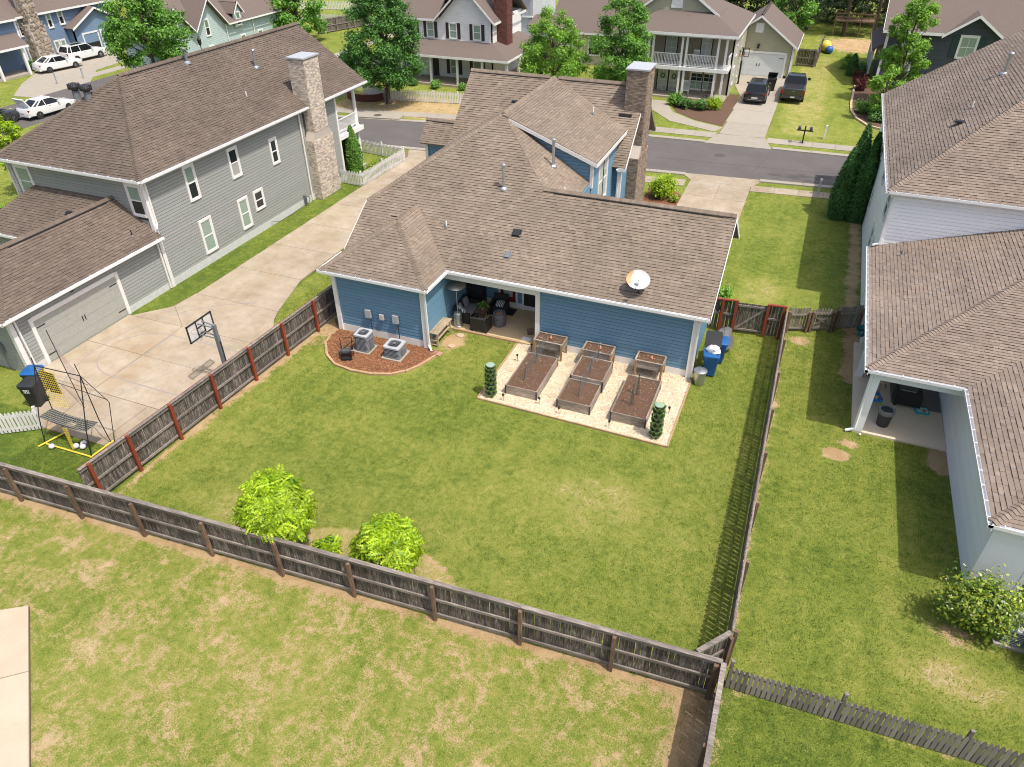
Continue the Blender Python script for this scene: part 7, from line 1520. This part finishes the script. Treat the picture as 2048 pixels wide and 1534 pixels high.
# dark grey house
I_ = thing('dark_grey_house', 'dark blue-grey house with a front gable and green shutters at the top right', 'house', (11, 86, 0))
wI = fw(I_, (5.0, 80), (17, 80), 0, [(12, 5.15), (9.1, 5.15), (6.85, 6.5), (4.75, 5.15), (0, 5.15)], sid_navy); fw(I_, (5.0, 92), (5.0, 80), 0, 5.15, sid_navy); fw(I_, (17, 80), (17, 92), 0, 5.15, sid_navy); window(wI, 6.05, 7.3, 3.2, 4.85, glass_blind, glass_blind, .14, shutter=green_sh, grid=(2, 2)); window(wI, 1.5, 2.5, 3.2, 4.85, glass_blind, glass_blind, .12, shutter=green_sh); window(wI, 1.5, 2.5, .8, 2.3, glass_blind, glass_blind, .12, shutter=green_sh)
RI = Roof(I_, shingle_far, tabs=False); RI.plane([(4.5, 79.5, 5.15), (9.6, 79.5, 5.15), (11.85, 81.95, 6.752), (11.85, 86, 9.4), (4.5, 86, 9.4)]); RI.plane([(17.5, 79.5, 5.15), (17.5, 86, 9.4), (11.85, 86, 9.4), (11.85, 81.95, 6.752), (14.1, 79.5, 5.15)]); RI.plane([(4.5, 92.5, 5.15), (17.5, 92.5, 5.15), (17.5, 86, 9.4), (4.5, 86, 9.4)]); RI.plane([(9.4, 79.4, 5.0), (11.85, 79.4, 6.75), (11.85, 85.5, 6.75), (9.4, 85.5, 5.0)]); RI.plane([(14.3, 79.4, 5.0), (11.85, 79.4, 6.75), (11.85, 85.5, 6.75), (14.3, 85.5, 5.0)]); RI.plane([(4.1, 82.5, 2.9), (4.1, 92, 2.9), (5.0, 92, 3.5), (5.0, 82.5, 3.5)]); RI.finish()
fascia(I_, [((4.5, 79.48, 5.13), (9.5, 79.48, 5.13)), ((14.2, 79.48, 5.13), (17.5, 79.48, 5.13)), ((9.35, 79.36, 4.98), (11.85, 79.36, 6.73)), ((11.85, 79.36, 6.73), (14.35, 79.36, 4.98)), ((4.48, 79.5, 5.13), (4.48, 86, 9.38)), ((4.08, 82.5, 2.88), (4.08, 92, 2.88))], .24); corner(I_, 5.0, 80, 0, 5.1, .22, white2); columns(I_, [(4.3, 83.2), (4.3, 87), (4.3, 91)], 0, 2.8, .09)
# blue-grey house, top left
J_ = thing('blue_grey_house', 'blue-grey two-storey house with tan stone chimney at the top left', 'house', (-84, 60, 0))
wJ = fw(J_, (-80, 57.6), (-80, 71), 0, 4.95, sid_bg); wJ2 = fw(J_, (-79.4, 46), (-79.4, 57.6), 0, 4.95, sid_bg); fw(J_, (-80, 71), (-92, 71), 0, 4.95, sid_bg)
for a, b, c, d in ((.75, 1.35, 3.05, 4.6), (4.35, 4.8, 3.3, 4.85), (5.85, 6.35, 3.4, 4.9), (4.3, 4.8, .4, 1.8), (5.1, 5.6, .4, 1.8), (.9, 1.5, .4, 1.8)): window(wJ, a, b, c, d, glass_blind, glass_dark, .12)
for a, b, c, d in ((8.6, 9.3, 3.05, 4.6), (5.2, 5.9, 3.05, 4.6)): window(wJ2, a, b, c, d, glass_blind, glass_dark, .12)
RJ = Roof(J_, shingle_far, tabs=False); RJ.plane([(-79.5, 57, 4.95), (-79.5, 71.4, 4.95), (-86, 71.4, 9), (-86, 57, 9)]); RJ.plane([(-78.9, 45, 4.95), (-78.9, 57.6, 4.95), (-86, 57.6, 9.2), (-86, 45, 9.2)]); RJ.plane([(-76.7, 46, 2.8), (-76.7, 56.3, 2.8), (-79.4, 57.3, 3.6), (-79.4, 46, 3.6)])
RJ.plane([(-78.6, 63.6, 2.95), (-78.6, 67.2, 4.7), (-86, 67.2, 4.7), (-86, 63.6, 2.95)]); RJ.plane([(-78.6, 70.9, 2.95), (-78.6, 67.2, 4.7), (-86, 67.2, 4.7), (-86, 70.9, 2.95)]); RJ.finish()
wJg = fw(J_, (-79, 63.9), (-79, 70.6), 0, [(6.7, 2.95), (3.3, 4.5), (0, 2.95)], sid_bg); fw(J_, (-80.5, 63.9), (-79, 63.9), 0, 2.95, sid_bg)
for a, dk_ in ((1.1, True), (3.6, False)):
    m = MB(); wbox(m, wJg, a-.15, a, 0, 2.25, 0, .07); wbox(m, wJg, a+1.95, a+2.1, 0, 2.25, 0, .07); wbox(m, wJg, a, a+1.95, 2.1, 2.25, 0, .07); m.build('door_frame', white2, J_)
    m = MB(); wbox(m, wJg, a, a+1.95, 1.15 if dk_ else 0, 2.1, 0, .03); gdo = m.build('garage_door', sid_bg, J_)
    if dk_: m = MB(); wbox(m, wJg, a, a+1.95, 0, 1.15, 0, .012); m.build('dark_opening', black, J_)  # flat black sheet stands in for the unlit garage interior
columns(J_, [(-77.0, 55.6), (-77.0, 52.5), (-77.0, 49.5)], 0, 2.7, .12); fascia(J_, [((-76.68, 46, 2.8), (-76.68, 56.3, 2.8)), ((-79.48, 57, 4.93), (-79.48, 71.4, 4.93)), ((-78.88, 45, 4.93), (-78.88, 57.6, 4.93)), ((-78.58, 63.6, 2.93), (-78.58, 67.2, 4.68)), ((-78.58, 67.2, 4.68), (-78.58, 70.9, 2.93))], .2)
MB().box(-79.4, -76.9, 46, 56, 0, .2).build('porch_floor', conc_g, J_); corner(J_, -79.4, 57.6, 0, 4.9, .2, white2); corner(J_, -80, 57.75, 0, 4.9, .2, white2)
ch = MB(); ch.loft([[(-80.1, 58.5, 0), (-78.6, 58.5, 0), (-78.6, 60.6, 0), (-80.1, 60.6, 0)], [(-80.1, 58.6, 3.2), (-78.7, 58.6, 3.2), (-78.7, 60.4, 3.2), (-80.1, 60.4, 3.2)], [(-80.1, 58.9, 4.2), (-78.9, 58.9, 4.2), (-78.9, 60.2, 4.2), (-80.1, 60.2, 4.2)], [(-80.1, 58.9, 9.5), (-78.9, 58.9, 9.5), (-78.9, 60.2, 9.5), (-80.1, 60.2, 9.5)]]); cho = ch.build('chimney', mortar, J_)
for i in range(230):
    z = rng.uniform(.1, 8.6); ww = .55 if z > 4.2 else .85; y = 59.55+rng.uniform(-ww, ww); s_ = rng.uniform(.2, .42)
    if rng.random() < .72: piece('stone', cho, stone_tan, (-78.86 if z > 4.2 else -78.63-.02*z, y, z), (.12, s_, s_*.62), Matrix.Rotation(rng.uniform(-.4, .4), 3, 'X'))
    else: piece('stone', cho, stone_tan, (rng.uniform(-80, -78.95), 58.88 if z > 4.2 else 58.53, z), (s_, .12, s_*.62), Matrix.Rotation(rng.uniform(-.4, .4), 3, 'Y'))
# teal house
K_ = thing('teal_house', 'pale teal house with steep front gables behind the sage house roof', 'house', (-65, 68, 0))
wK = fw(K_, (-61, 58.2), (-61, 77), 0, [(18.8, 3.9), (9.85, 3.9), (7.45, 6.35), (5.0, 3.8), (2.55, 6.1), (.1, 3.8), (0, 3.8)], sid_teal); fw(K_, (-61, 77), (-66, 77), 0, 3.9, sid_teal); fw(K_, (-65.5, 58.2), (-61, 58.2), 0, 3.9, sid_teal)
for a, b, c, d in ((6.85, 7.4, 3.1, 4.55), (2.45, 3.05, 3.45, 4.85), (6.85, 7.4, .6, 2.0), (12.0, 12.7, .8, 2.2), (15.0, 15.7, .8, 2.2)): window(wK, a, b, c, d, glass_green, glass_dark, .1)
RK = Roof(K_, shingle_far, tabs=False); RK.plane([(-60.5, 68.1, 3.85), (-60.5, 77.4, 3.85), (-65.0, 77.4, 7.1), (-65.0, 68.1, 7.1)]); RK.plane([(-62.6, 60.5, 5.4), (-62.6, 68.1, 5.4), (-65.0, 68.1, 7.1), (-65.0, 60.5, 7.1)])
for a, b, c, zp in ((58.0, 60.75, 63.3, 6.35), (63.1, 65.65, 68.2, 6.6)): RK.plane([(-60.5, a, 3.8), (-60.5, b, zp), (-65, b, zp), (-65, a, 3.8)]); RK.plane([(-60.5, c, 3.8), (-60.5, b, zp), (-65, b, zp), (-65, c, 3.8)])
RK.plane([(-60.6, 69.2, 4.6), (-60.6, 70.05, 5.7), (-63, 70.05, 5.7), (-63, 69.2, 4.6)]); RK.plane([(-60.6, 70.9, 4.6), (-60.6, 70.05, 5.7), (-63, 70.05, 5.7), (-63, 70.9, 4.6)]); RK.finish()
fascia(K_, [((-60.45, a, za), (-60.45, b, zb_)) for a, za, b, zb_ in ((58.0, 3.8, 60.75, 6.35), (60.75, 6.35, 63.2, 3.85), (63.2, 3.85, 65.65, 6.6), (65.65, 6.6, 68.2, 3.8), (68.2, 3.83, 77.4, 3.83), (69.2, 4.6, 70.05, 5.7), (70.05, 5.7, 70.9, 4.6))], .16); wKd = fw(K_, (-60.75, 69.4), (-60.75, 70.7), 3.2, [(1.3, 4.6), (.65, 5.45), (0, 4.6)], sid_teal); window(wKd, .35, .95, 3.4, 4.6, glass_green, glass_dark, .08)
downspout(K_, [(-60.9, 68.1, 3.8), (-60.95, 68.1, .2)]); downspout(K_, [(-60.9, 72.5, 3.8), (-60.95, 72.5, .2)])
t = thing('street_lamp', 'black lantern street lamp showing above the sage house ridge', 'street lamp', (-57, 59.6, 0)); MB().lathe([(.09, 0), (.05, .4), (.04, 3.4)], (0, 0, 0), 8).build('post', black, t, True); MB().lathe([(.06, 3.4), (.15, 3.5), (.2, 3.9), (.22, 3.92), (.08, 4.15), (.02, 4.3)], (0, 0, 0), 6).build('lantern', black, t, True)

# ------------------------------------------------------------------ vehicles
tail_r = gmat('tail_light', (.30, .01, .01), .25); head_m = gmat('head_light', (.6, .62, .65), .1); car_glass = gmat('car_glass', (.012, .014, .016), .05); chrome = gmat('chrome', (.5, .5, .52), .2, .9); plate = gmat('plate', (.60, .60, .58), .5)
def paint(name, c, metal_=0.0):
    m, nt, b = NT(name); b.inputs['Base Color'].default_value = (*c, 1); b.inputs['Roughness'].default_value = .3; b.inputs['Metallic'].default_value = metal_
    try: b.inputs['Coat Weight'].default_value = .8; b.inputs['Coat Roughness'].default_value = .05
    except Exception: pass
    n_ = noise(nt, pos(nt), 5, 3); lk(nt, ramp(nt, n_, [(.3, tuple(x*.94 for x in c)), (.7, c)]), b.inputs['Base Color']); return m
p_white, p_black, p_grey = paint('paint_white', (.70, .71, .72)), paint('paint_black', (.010, .010, .012)), paint('paint_grey', (.045, .047, .048), .4)
SPEC = {  # stations (y, half width, z low, z belt), glass base (y0, y1), roof (y0, y1), z belt, z roof, half widths
 'sedan': dict(L=4.75, st=[(-2.37, .70, .38, .78), (-2.25, .84, .30, .98), (-1.6, .90, .24, 1.03), (-.5, .91, .22, .98), (.9, .91, .22, .96), (1.6, .89, .24, .90), (2.15, .82, .30, .78), (2.37, .66, .38, .62)], gb=(-1.95, 1.05), rf=(-1.05, .25), zb=.97, zr=1.44, wb=.80, wr=.62, wy=(-1.42, 1.42), wr_=.33),
 'suv': dict(L=4.85, st=[(-2.42, .80, .42, .95), (-2.35, .92, .34, 1.12), (-1.6, .96, .28, 1.14), (-.4, .97, .26, 1.10), (.9, .97, .26, 1.08), (1.7, .95, .28, 1.04), (2.25, .88, .34, .92), (2.42, .72, .42, .72)], gb=(-2.3, 1.05), rf=(-2.0, .35), zb=1.10, zr=1.70, wb=.87, wr=.70, wy=(-1.45, 1.48), wr_=.38)}
def wheel(t, x, y, r, side):
    m = MB(); m.lathe([(r*.62, -.11), (r*.95, -.11), (r, -.06), (r, .06), (r*.95, .11), (r*.62, .11)], (0, 0, 0), 20); m.v = [(x+v[2], y+v[0], r+v[1]) for v in m.v]; o = m.build('wheel', rubber, t, True)
    q = MB(); q.lathe([(r*.62, -.02), (r*.58, .07), (.06, .09), (.01, .1)], (0, 0, 0), 14); q.v = [(x+side*v[2], y+v[0], r+v[1]) for v in q.v]; q.build('rim', metal, o, True)
    q = MB()
    for k in range(5): a = k*1.2566; q.obox((x+side*.10, y+r*.33*math.cos(a), r+r*.33*math.sin(a)), (.02, r*.5, .07), Matrix.Rotation(a, 3, 'X'))
    q.build('spokes', metal_pale, o, True)
def car(label, kind, x, y, rz, pm, trunk=False, rails=False):
    S = SPEC[kind]; t = thing('parked_car', label, 'car', (x, y, .012), rz, 'parked cars'); m = MB(); rings = []
    for (yy, w, zl, zb) in S['st']:
        rings.append([(-w*.80, yy, zl), (-w*.98, yy, zl+.10), (-w, yy, zl+(zb-zl)*.55), (-w*.95, yy, zb-.08), (-w*.82, yy, zb), (w*.82, yy, zb), (w*.95, yy, zb-.08), (w, yy, zl+(zb-zl)*.55), (w*.98, yy, zl+.10), (w*.80, yy, zl)])
    m.loft(rings); m.build('body', pm, t, True, 35)
    zb, zr, wb, wr = S['zb'], S['zr'], S['wb'], S['wr']; (g0, g1), (r0, r1) = S['gb'], S['rf']; zz = zb-.04
    ring0 = [(-wb*.9, g0, zz), (-wb, g0+.3, zz), (-wb, g1-.3, zz), (-wb*.86, g1, zz), (wb*.86, g1, zz), (wb, g1-.3, zz), (wb, g0+.3, zz), (wb*.9, g0, zz)]
    ring1 = [(-wr*.92, r0, zr-.06), (-wr, r0+.25, zr-.03), (-wr, r1-.25, zr-.03), (-wr*.92, r1, zr-.06), (wr*.92, r1, zr-.06), (wr, r1-.25, zr-.03), (wr, r0+.25, zr-.03), (wr*.92, r0, zr-.06)]
    gl_ = MB(); gl_.loft([ring0, ring1]); gl_.build('window_glass', car_glass, t, True)
    m = MB(); m.loft([[(p[0]*1.03, p[1], p[2]-.005) for p in ring1], [(p[0]*1.0, p[1], p[2]+.03) for p in ring1], [(p[0]*.8, p[1]*.94+.0, zr+.02) for p in ring1]]); m.build('roof_panel', pm, t, True, 40)
    m = MB()
    for s_ in (-1, 1):
        m.tube([(s_*wb*.9, g0, zz), (s_*wr*.93, r0, zr-.04)], .05, 6); m.tube([(s_*wb*.86, g1, zz), (s_*wr*.93, r1, zr-.04)], .035, 6); ym = (g0+g1)/2-.1; m.tube([(s_*wb, ym, zz), (s_*(wr+.01), ym-.02, zr-.03)], .035, 6); m.tube([(s_*wb, g0+.45, zz), (s_*(wr+.01), r0+.3, zr-.03)], .05, 6)
    m.build('pillar', pm, t, True)
    for s_ in (-1, 1):
        for yy in S['wy']: wheel(t, s_*(S['st'][3][1]-.10), yy, S['wr_'], s_)
        a = S['st'][1]; MB().obox((s_*a[1]*.80, a[0]+.01, a[3]-.16), (.3, .14, .16)).build('tail_light', tail_r, t, True); b = S['st'][-2]; MB().obox((s_*b[1]*.80, b[0]+.08, b[3]-.10), (.28, .2, .12)).build('head_light', head_m, t, True)
        MB().obox((s_*(wb+.14), g1-.45, zb+.06), (.2, .12, .13)).build('mirror', pm, t, True)
        m = MB(); 
        for yy in (-.35, .62): m.box(s_*S['st'][3][1]*.955-.012, s_*S['st'][3][1]*.955+.012, yy, yy+.18, zb-.14, zb-.11)
        m.build('door_handle', chrome, t, True)
    a = S['st'][0]; MB().box(-.26, .26, a[0]-.02, a[0]+.06, .56, .68).build('licence_plate', plate, t, True); MB().box(-.8, .8, a[0]-.015, a[0]+.15, .32, .44).build('rear_bumper', black if kind == 'suv' else pm, t, True)
    if kind == 'suv' and not trunk: MB().box(-.62, .62, a[0]-.03, a[0]+.08, .46, .50).build('bumper_strip', chrome, t, True)
    MB().box(-.5, .5, S['st'][-1][0]-.1, S['st'][-1][0]+.015, .42, .56).build('grille', black, t, True)
    if rails:
        for s_ in (-1, 1): m = MB(); m.tube([(s_*wr*.92, r0+.15, zr+.0), (s_*wr*.92, r0+.3, zr+.06), (s_*wr*.92, r1-.3, zr+.06), (s_*wr*.92, r1-.15, zr)], .02, 5); m.build('roof_rail', metal, t, True)
        MB().box(-.35, .35, r0+.8, r1-.2, zr+.021, zr+.03).build('sunroof', car_glass, t, True)
    if trunk: m = MB(); m.obox((0, g0-.15, zb+.42), (1.3, .1, .85), Matrix.Rotation(.5, 3, 'X')); m.build('open_trunk_lid', pm, t, True)
    return t
car('black SUV with chrome rear strip parked on the driveway across the street', 'suv', -5.0, 72.3, 0, p_black, False, True)
car('white sedan in the driveway of the blue-grey house, nearest the street', 'sedan', -76.0, 58.3, -.2, p_white); car('white SUV parked by the garage of the blue-grey house', 'suv', -77.4, 62.9, -.1, p_white, False, True)
car('white sedan with its trunk lid raised on the left side street', 'sedan', -62.7, 45.6, -.05, p_white, True); car('dark sedan behind the white car on the left side street', 'sedan', -64.2, 41.3, -.1, p_grey); car('white car mostly hidden behind the large shade tree', 'sedan', -47.2, 70.8, 0, p_white)
# pickup
t = thing('pickup_truck', 'dark grey pickup truck parked on the grass beside the driveway', 'truck', (-1.95, 74.4, 0), .02, 'parked cars'); m = MB(); rings = []
for (yy, w, zl, zb) in ((-2.9, .92, .5, 1.25), (-2.8, .98, .48, 1.3), (-1.0, 1.0, .42, 1.3), (1.1, 1.0, .42, 1.28), (1.9, .98, .44, 1.26), (2.7, .93, .5, 1.15), (2.9, .8, .55, 1.0)):
    rings.append([(-w*.8, yy, zl), (-w, yy, zl+.12), (-w, yy, zl+(zb-zl)*.6), (-w*.96, yy, zb-.05), (-w*.86, yy, zb), (w*.86, yy, zb), (w*.96, yy, zb-.05), (w, yy, zl+(zb-zl)*.6), (w, yy, zl+.12), (w*.8, yy, zl)])
m.loft(rings); m.build('body', p_grey, t, True, 35)
MB().box(-.80, .80, -2.75, -1.05, 1.301, 1.315).build('bed_cover', black, t, True)
m = MB(); r0_ = [(-.9, -1.0, 1.26), (.9, -1.0, 1.26), (.86, 1.35, 1.26), (-.86, 1.35, 1.26)]; r1_ = [(-.74, -.8, 1.88), (.74, -.8, 1.88), (.7, .45, 1.88), (-.7, .45, 1.88)]; m.loft([r0_, r1_]); m.build('window_glass', car_glass, t, True); m = MB(); m.loft([[(p[0]*1.03, p[1], 1.86) for p in r1_], [(p[0], p[1], 1.93) for p in r1_], [(p[0]*.85, p[1]*.9, 1.95) for p in r1_]]); m.build('roof_panel', p_grey, t, True, 40)
m = MB()
for s_ in (-1, 1): m.tube([(s_*.9, -1.0, 1.26), (s_*.74, -.8, 1.88)], .06, 6); m.tube([(s_*.86, 1.35, 1.26), (s_*.7, .45, 1.88)], .04, 6); m.tube([(s_*.88, .1, 1.26), (s_*.73, .0, 1.88)], .05, 6)
m.build('pillar', p_grey, t, True)
for s_ in (-1, 1):
    for yy in (-1.75, 1.85): wheel(t, s_*.88, yy, .40, s_)
    MB().obox((s_*.90, -2.86, 1.02), (.16, .12, .36)).build('tail_light', tail_r, t, True); MB().obox((s_*.78, 2.8, .98), (.25, .2, .18)).build('head_light', head_m, t, True); MB().obox((s_*1.12, 1.0, 1.34), (.26, .14, .22)).build('mirror', black, t, True)
MB().box(-.95, .95, -3.02, -2.85, .5, .68).build('rear_bumper', charcoal, t, True); MB().box(-.17, .17, -3.04, -3.0, .56, .66).build('licence_plate', plate, t, True); MB().box(-.78, .78, -2.93, -2.88, .75, 1.22).build('tailgate', p_grey, t, True); q = MB(); q.tube([(.09*math.cos(a), -2.945, 1.08+.035*math.sin(a)) for a in np.linspace(0, 6.283, 13)], .012, 5); q.build('badge', chrome, t, True)

# ------------------------------------------------------------------ street furniture and far odds and ends
t = thing('mailbox', 'pair of black mailboxes on one post at the far kerb', 'mailbox', (-.17, 60.3, 0)); MB().box(-.05, .05, -.05, .05, 0, 1.35).build('post', black, t, True); MB().box(-.6, .6, -.05, .05, .95, 1.03).build('crossbar', black, t, True)
for s_ in (-1, 1): m = MB(); pr = [(-.11, 0), (.11, 0), (.11, .12), (.07, .2), (0, .23), (-.07, .2), (-.11, .12)]; m.extr([(s_*.42+p[0], -.25, 1.04+p[1]) for p in pr], (0, .5, 0)); m.build('box', charcoal, t, True)
for lab, x, y in (('white marker post on the lawn across the street', 1.35, 62.1), ('pale green marker post at the near sidewalk by the conifers', 1.55, 49.75), ('grey utility pedestal at the left driveway, nearer one', -70.9, 53.6), ('grey utility pedestal at the left driveway, farther one', -70.2, 56.2)):
    t = thing('marker_post', lab, 'post', (x, y, 0), 0, 'utility marker posts'); MB().box(-.06, .06, -.05, .05, 0, .95).build('post', white2 if 'white' in lab else metal_pale, t, True); MB().box(-.075, .075, -.065, .065, .9, 1.05).build('cap', white2 if 'white' in lab else metal_pale, t, True)
tag(MB().lathe([(.42, 0), (.42, .006), (.4, .01)], (-5.65, 55.26, .006), 24).build('manhole_cover', M('iron_cover', (.07, .05, .045), (.10, .08, .07), .8, 12, .8)), 'round iron manhole cover in the street', 'manhole')
t = thing('storm_drain', 'concrete storm drain inlet with a dark slot at the far kerb', 'drain', (-34.6, 54.2, 0), .16); MB().box(-2.2, 2.2, .0, 1.3, -.05, .17).build('slab', conc_g, t, True); MB().box(-1.6, 1.6, -.012, .01, .02, .12).build('slot', black, t, True); MB().lathe([(.35, .17), (.35, .18)], (0, .7, 0), 16).build('lid', MAT['iron_cover'], t, True)
rs = MB(); 
for k in range(26):
    x = rng.uniform(-1.8, 2.6); y = yk(x)+1.3+rng.gauss(0, .35); l = rng.uniform(.15, .6); w_ = rng.uniform(.05, .2); n_ = 7; rs.poly([(x+l*math.cos(6.283*i/n_)*rng.uniform(.7, 1.2), y+w_*math.sin(6.283*i/n_)*rng.uniform(.6, 1.2), .0125+k*.00004) for i in range(n_)])
struct('road_stain', rs, gmat('oil_stain', (.075, .07, .068), .9)); ck = MB()
for (a, b) in (((-10, 53.2), (9, 54.6)), ((-3, 52), (-2.2, 57)), ((3, 53.4), (4.2, 57.6))):
    P = [(a[0]+(b[0]-a[0])*i/14+rng.uniform(-.08, .08), a[1]+(b[1]-a[1])*i/14+rng.uniform(-.08, .08)) for i in range(15)]; q = line_sheet(P, .035, .0135); n_ = len(ck.v); ck.v += q.v; ck.f += [tuple(i+n_ for i in f) for f in q.f]
struct('road_crack', ck, MAT['oil_stain'])
fence('far_fence', 'grey board fence panel beside the olive garage', (-2.75, 87.0), (-.85, 86.8), 1.7, pw=.15, cap=False, mat=wood, post=wood_rail); fence('far_fence', 'grey board fence running back beside the yellow toy ball', (-.8, 86.9), (-.6, 96), 1.6, pw=.15, cap=False, post=wood_rail)
fence('far_fence', 'dark wooden fence below the green tree at the top', (-60.5, 84.0), (-57.5, 92.0), 1.7, pw=.15, cap=False, post=wood_rail)
for lab, x, y, r, mt in (('big yellow toy ball at the end of the grey fence', -.1, 95.0, .62, yel), ('blue toy ball in front of the big yellow one', .35, 94.2, .42, vb)):
    t = thing('toy_ball', lab, 'ball', (x, y, 0)); MB().ball((0, 0, r), r, 18, 12).build('shell', mt, t, True, True); MB().lathe([(r*.2, 2*r-.02), (r*.12, 2*r+.01)], (0, 0, 0), 10).build('valve_cap', white2, t, True)
t = thing('tree_platform', 'wooden platform with railings built around the pine trunk', 'platform', (2.4, 105.6, 0)); MB().box(-2.2, 2.4, -1, 1, 1.7, 1.82).build('deck', wood_brown, t, True)
for x in (-2.1, -.7, .8, 2.3):
    for y in (-.95, .95): piece('post', t, wood_brown, (x, y, 1.35), (.1, .1, 2.7), local=True)
for y in (-.95, .95):
    for z in (2.2, 2.6): piece('rail', t, wood_brown, (.1, y, z), (4.5, .05, .09), local=True)
e = thing('stone_edging', 'curved pale stone border of the bed by the dark grey house', 'edging', (4, 70, 0)); sp = [Vector(p) for p in ((3.3, 80, 0), (3.1, 73.5, 0), (3.15, 71, 0), (3.6, 68.6, 0), (4.5, 66.7, 0), (6.4, 65.5, 0))]; tot = sum((sp[i+1]-sp[i]).length for i in range(5))
for i in range(48): p, q = along(sp, (i+.5)*tot/48); piece('edging_stone', e, flag_t, (p.x, p.y, .07), (tot/48-.03, .18, .16), Matrix.Rotation(math.atan2(q.y, q.x)+rng.uniform(-.1, .1), 3, 'Z'))
struct('mulch_bed', sheet([(3.3, 80), (3.1, 73.5), (3.15, 71), (3.6, 68.6), (4.5, 66.7), (6.4, 65.5), (9, 66), (9, 79.9)], -.02, .02), MAT['bark_dark']); struct('mulch_bed', sheet([(-9.0, 44.3), (-6.75, 44.2), (-6.75, 46.3), (-7.3, 46.9), (-9.0, 46.9)], -.02, .02), bark)
def rocker(label, x, y, z, mat, rz=0):
    t = thing('rocking_chair', label, 'chair', (x, y, z), rz); MB().box(-.27, .27, -.25, .25, .4, .44).build('seat', mat, t, True); m = MB()
    for i in range(6): m.obox((-.23+i*.092, .3, .78), (.05, .03, .7), Matrix.Rotation(-.25, 3, 'X'))
    m.obox((0, .39, 1.14), (.54, .03, .09), Matrix.Rotation(-.25, 3, 'X')); m.build('backrest', mat, t, True)
    for s_ in (-1, 1): m = MB(); m.tube([(s_*.27, -.38+.0, .08), (s_*.27, -.1, .02), (s_*.27, .2, .03), (s_*.27, .5, .12)], .02, 5); m.tube([(s_*.27, -.22, .04), (s_*.27, -.22, .64)], .02, 5); m.tube([(s_*.27, .22, .04), (s_*.27, .3, .64)], .02, 5); m.tube([(s_*.27, -.28, .65), (s_*.27, .32, .65)], .025, 5); m.build('rocker_side', mat, t, True)
    return t
rocker('white rocking chair on the upper porch of the olive house', -10.8, 71.0, 2.75, white2); rocker('white rocking chair on the lower porch of the olive house', -11.3, 70.8, .14, white2, .3); rocker('brown rocking chair on the lower porch by the window', -9.1, 70.7, .14, wood_brown, -.2); rocker('grey rocking chair on the white wraparound porch', -31.2, 67.6, .2, metal_grey, .1)
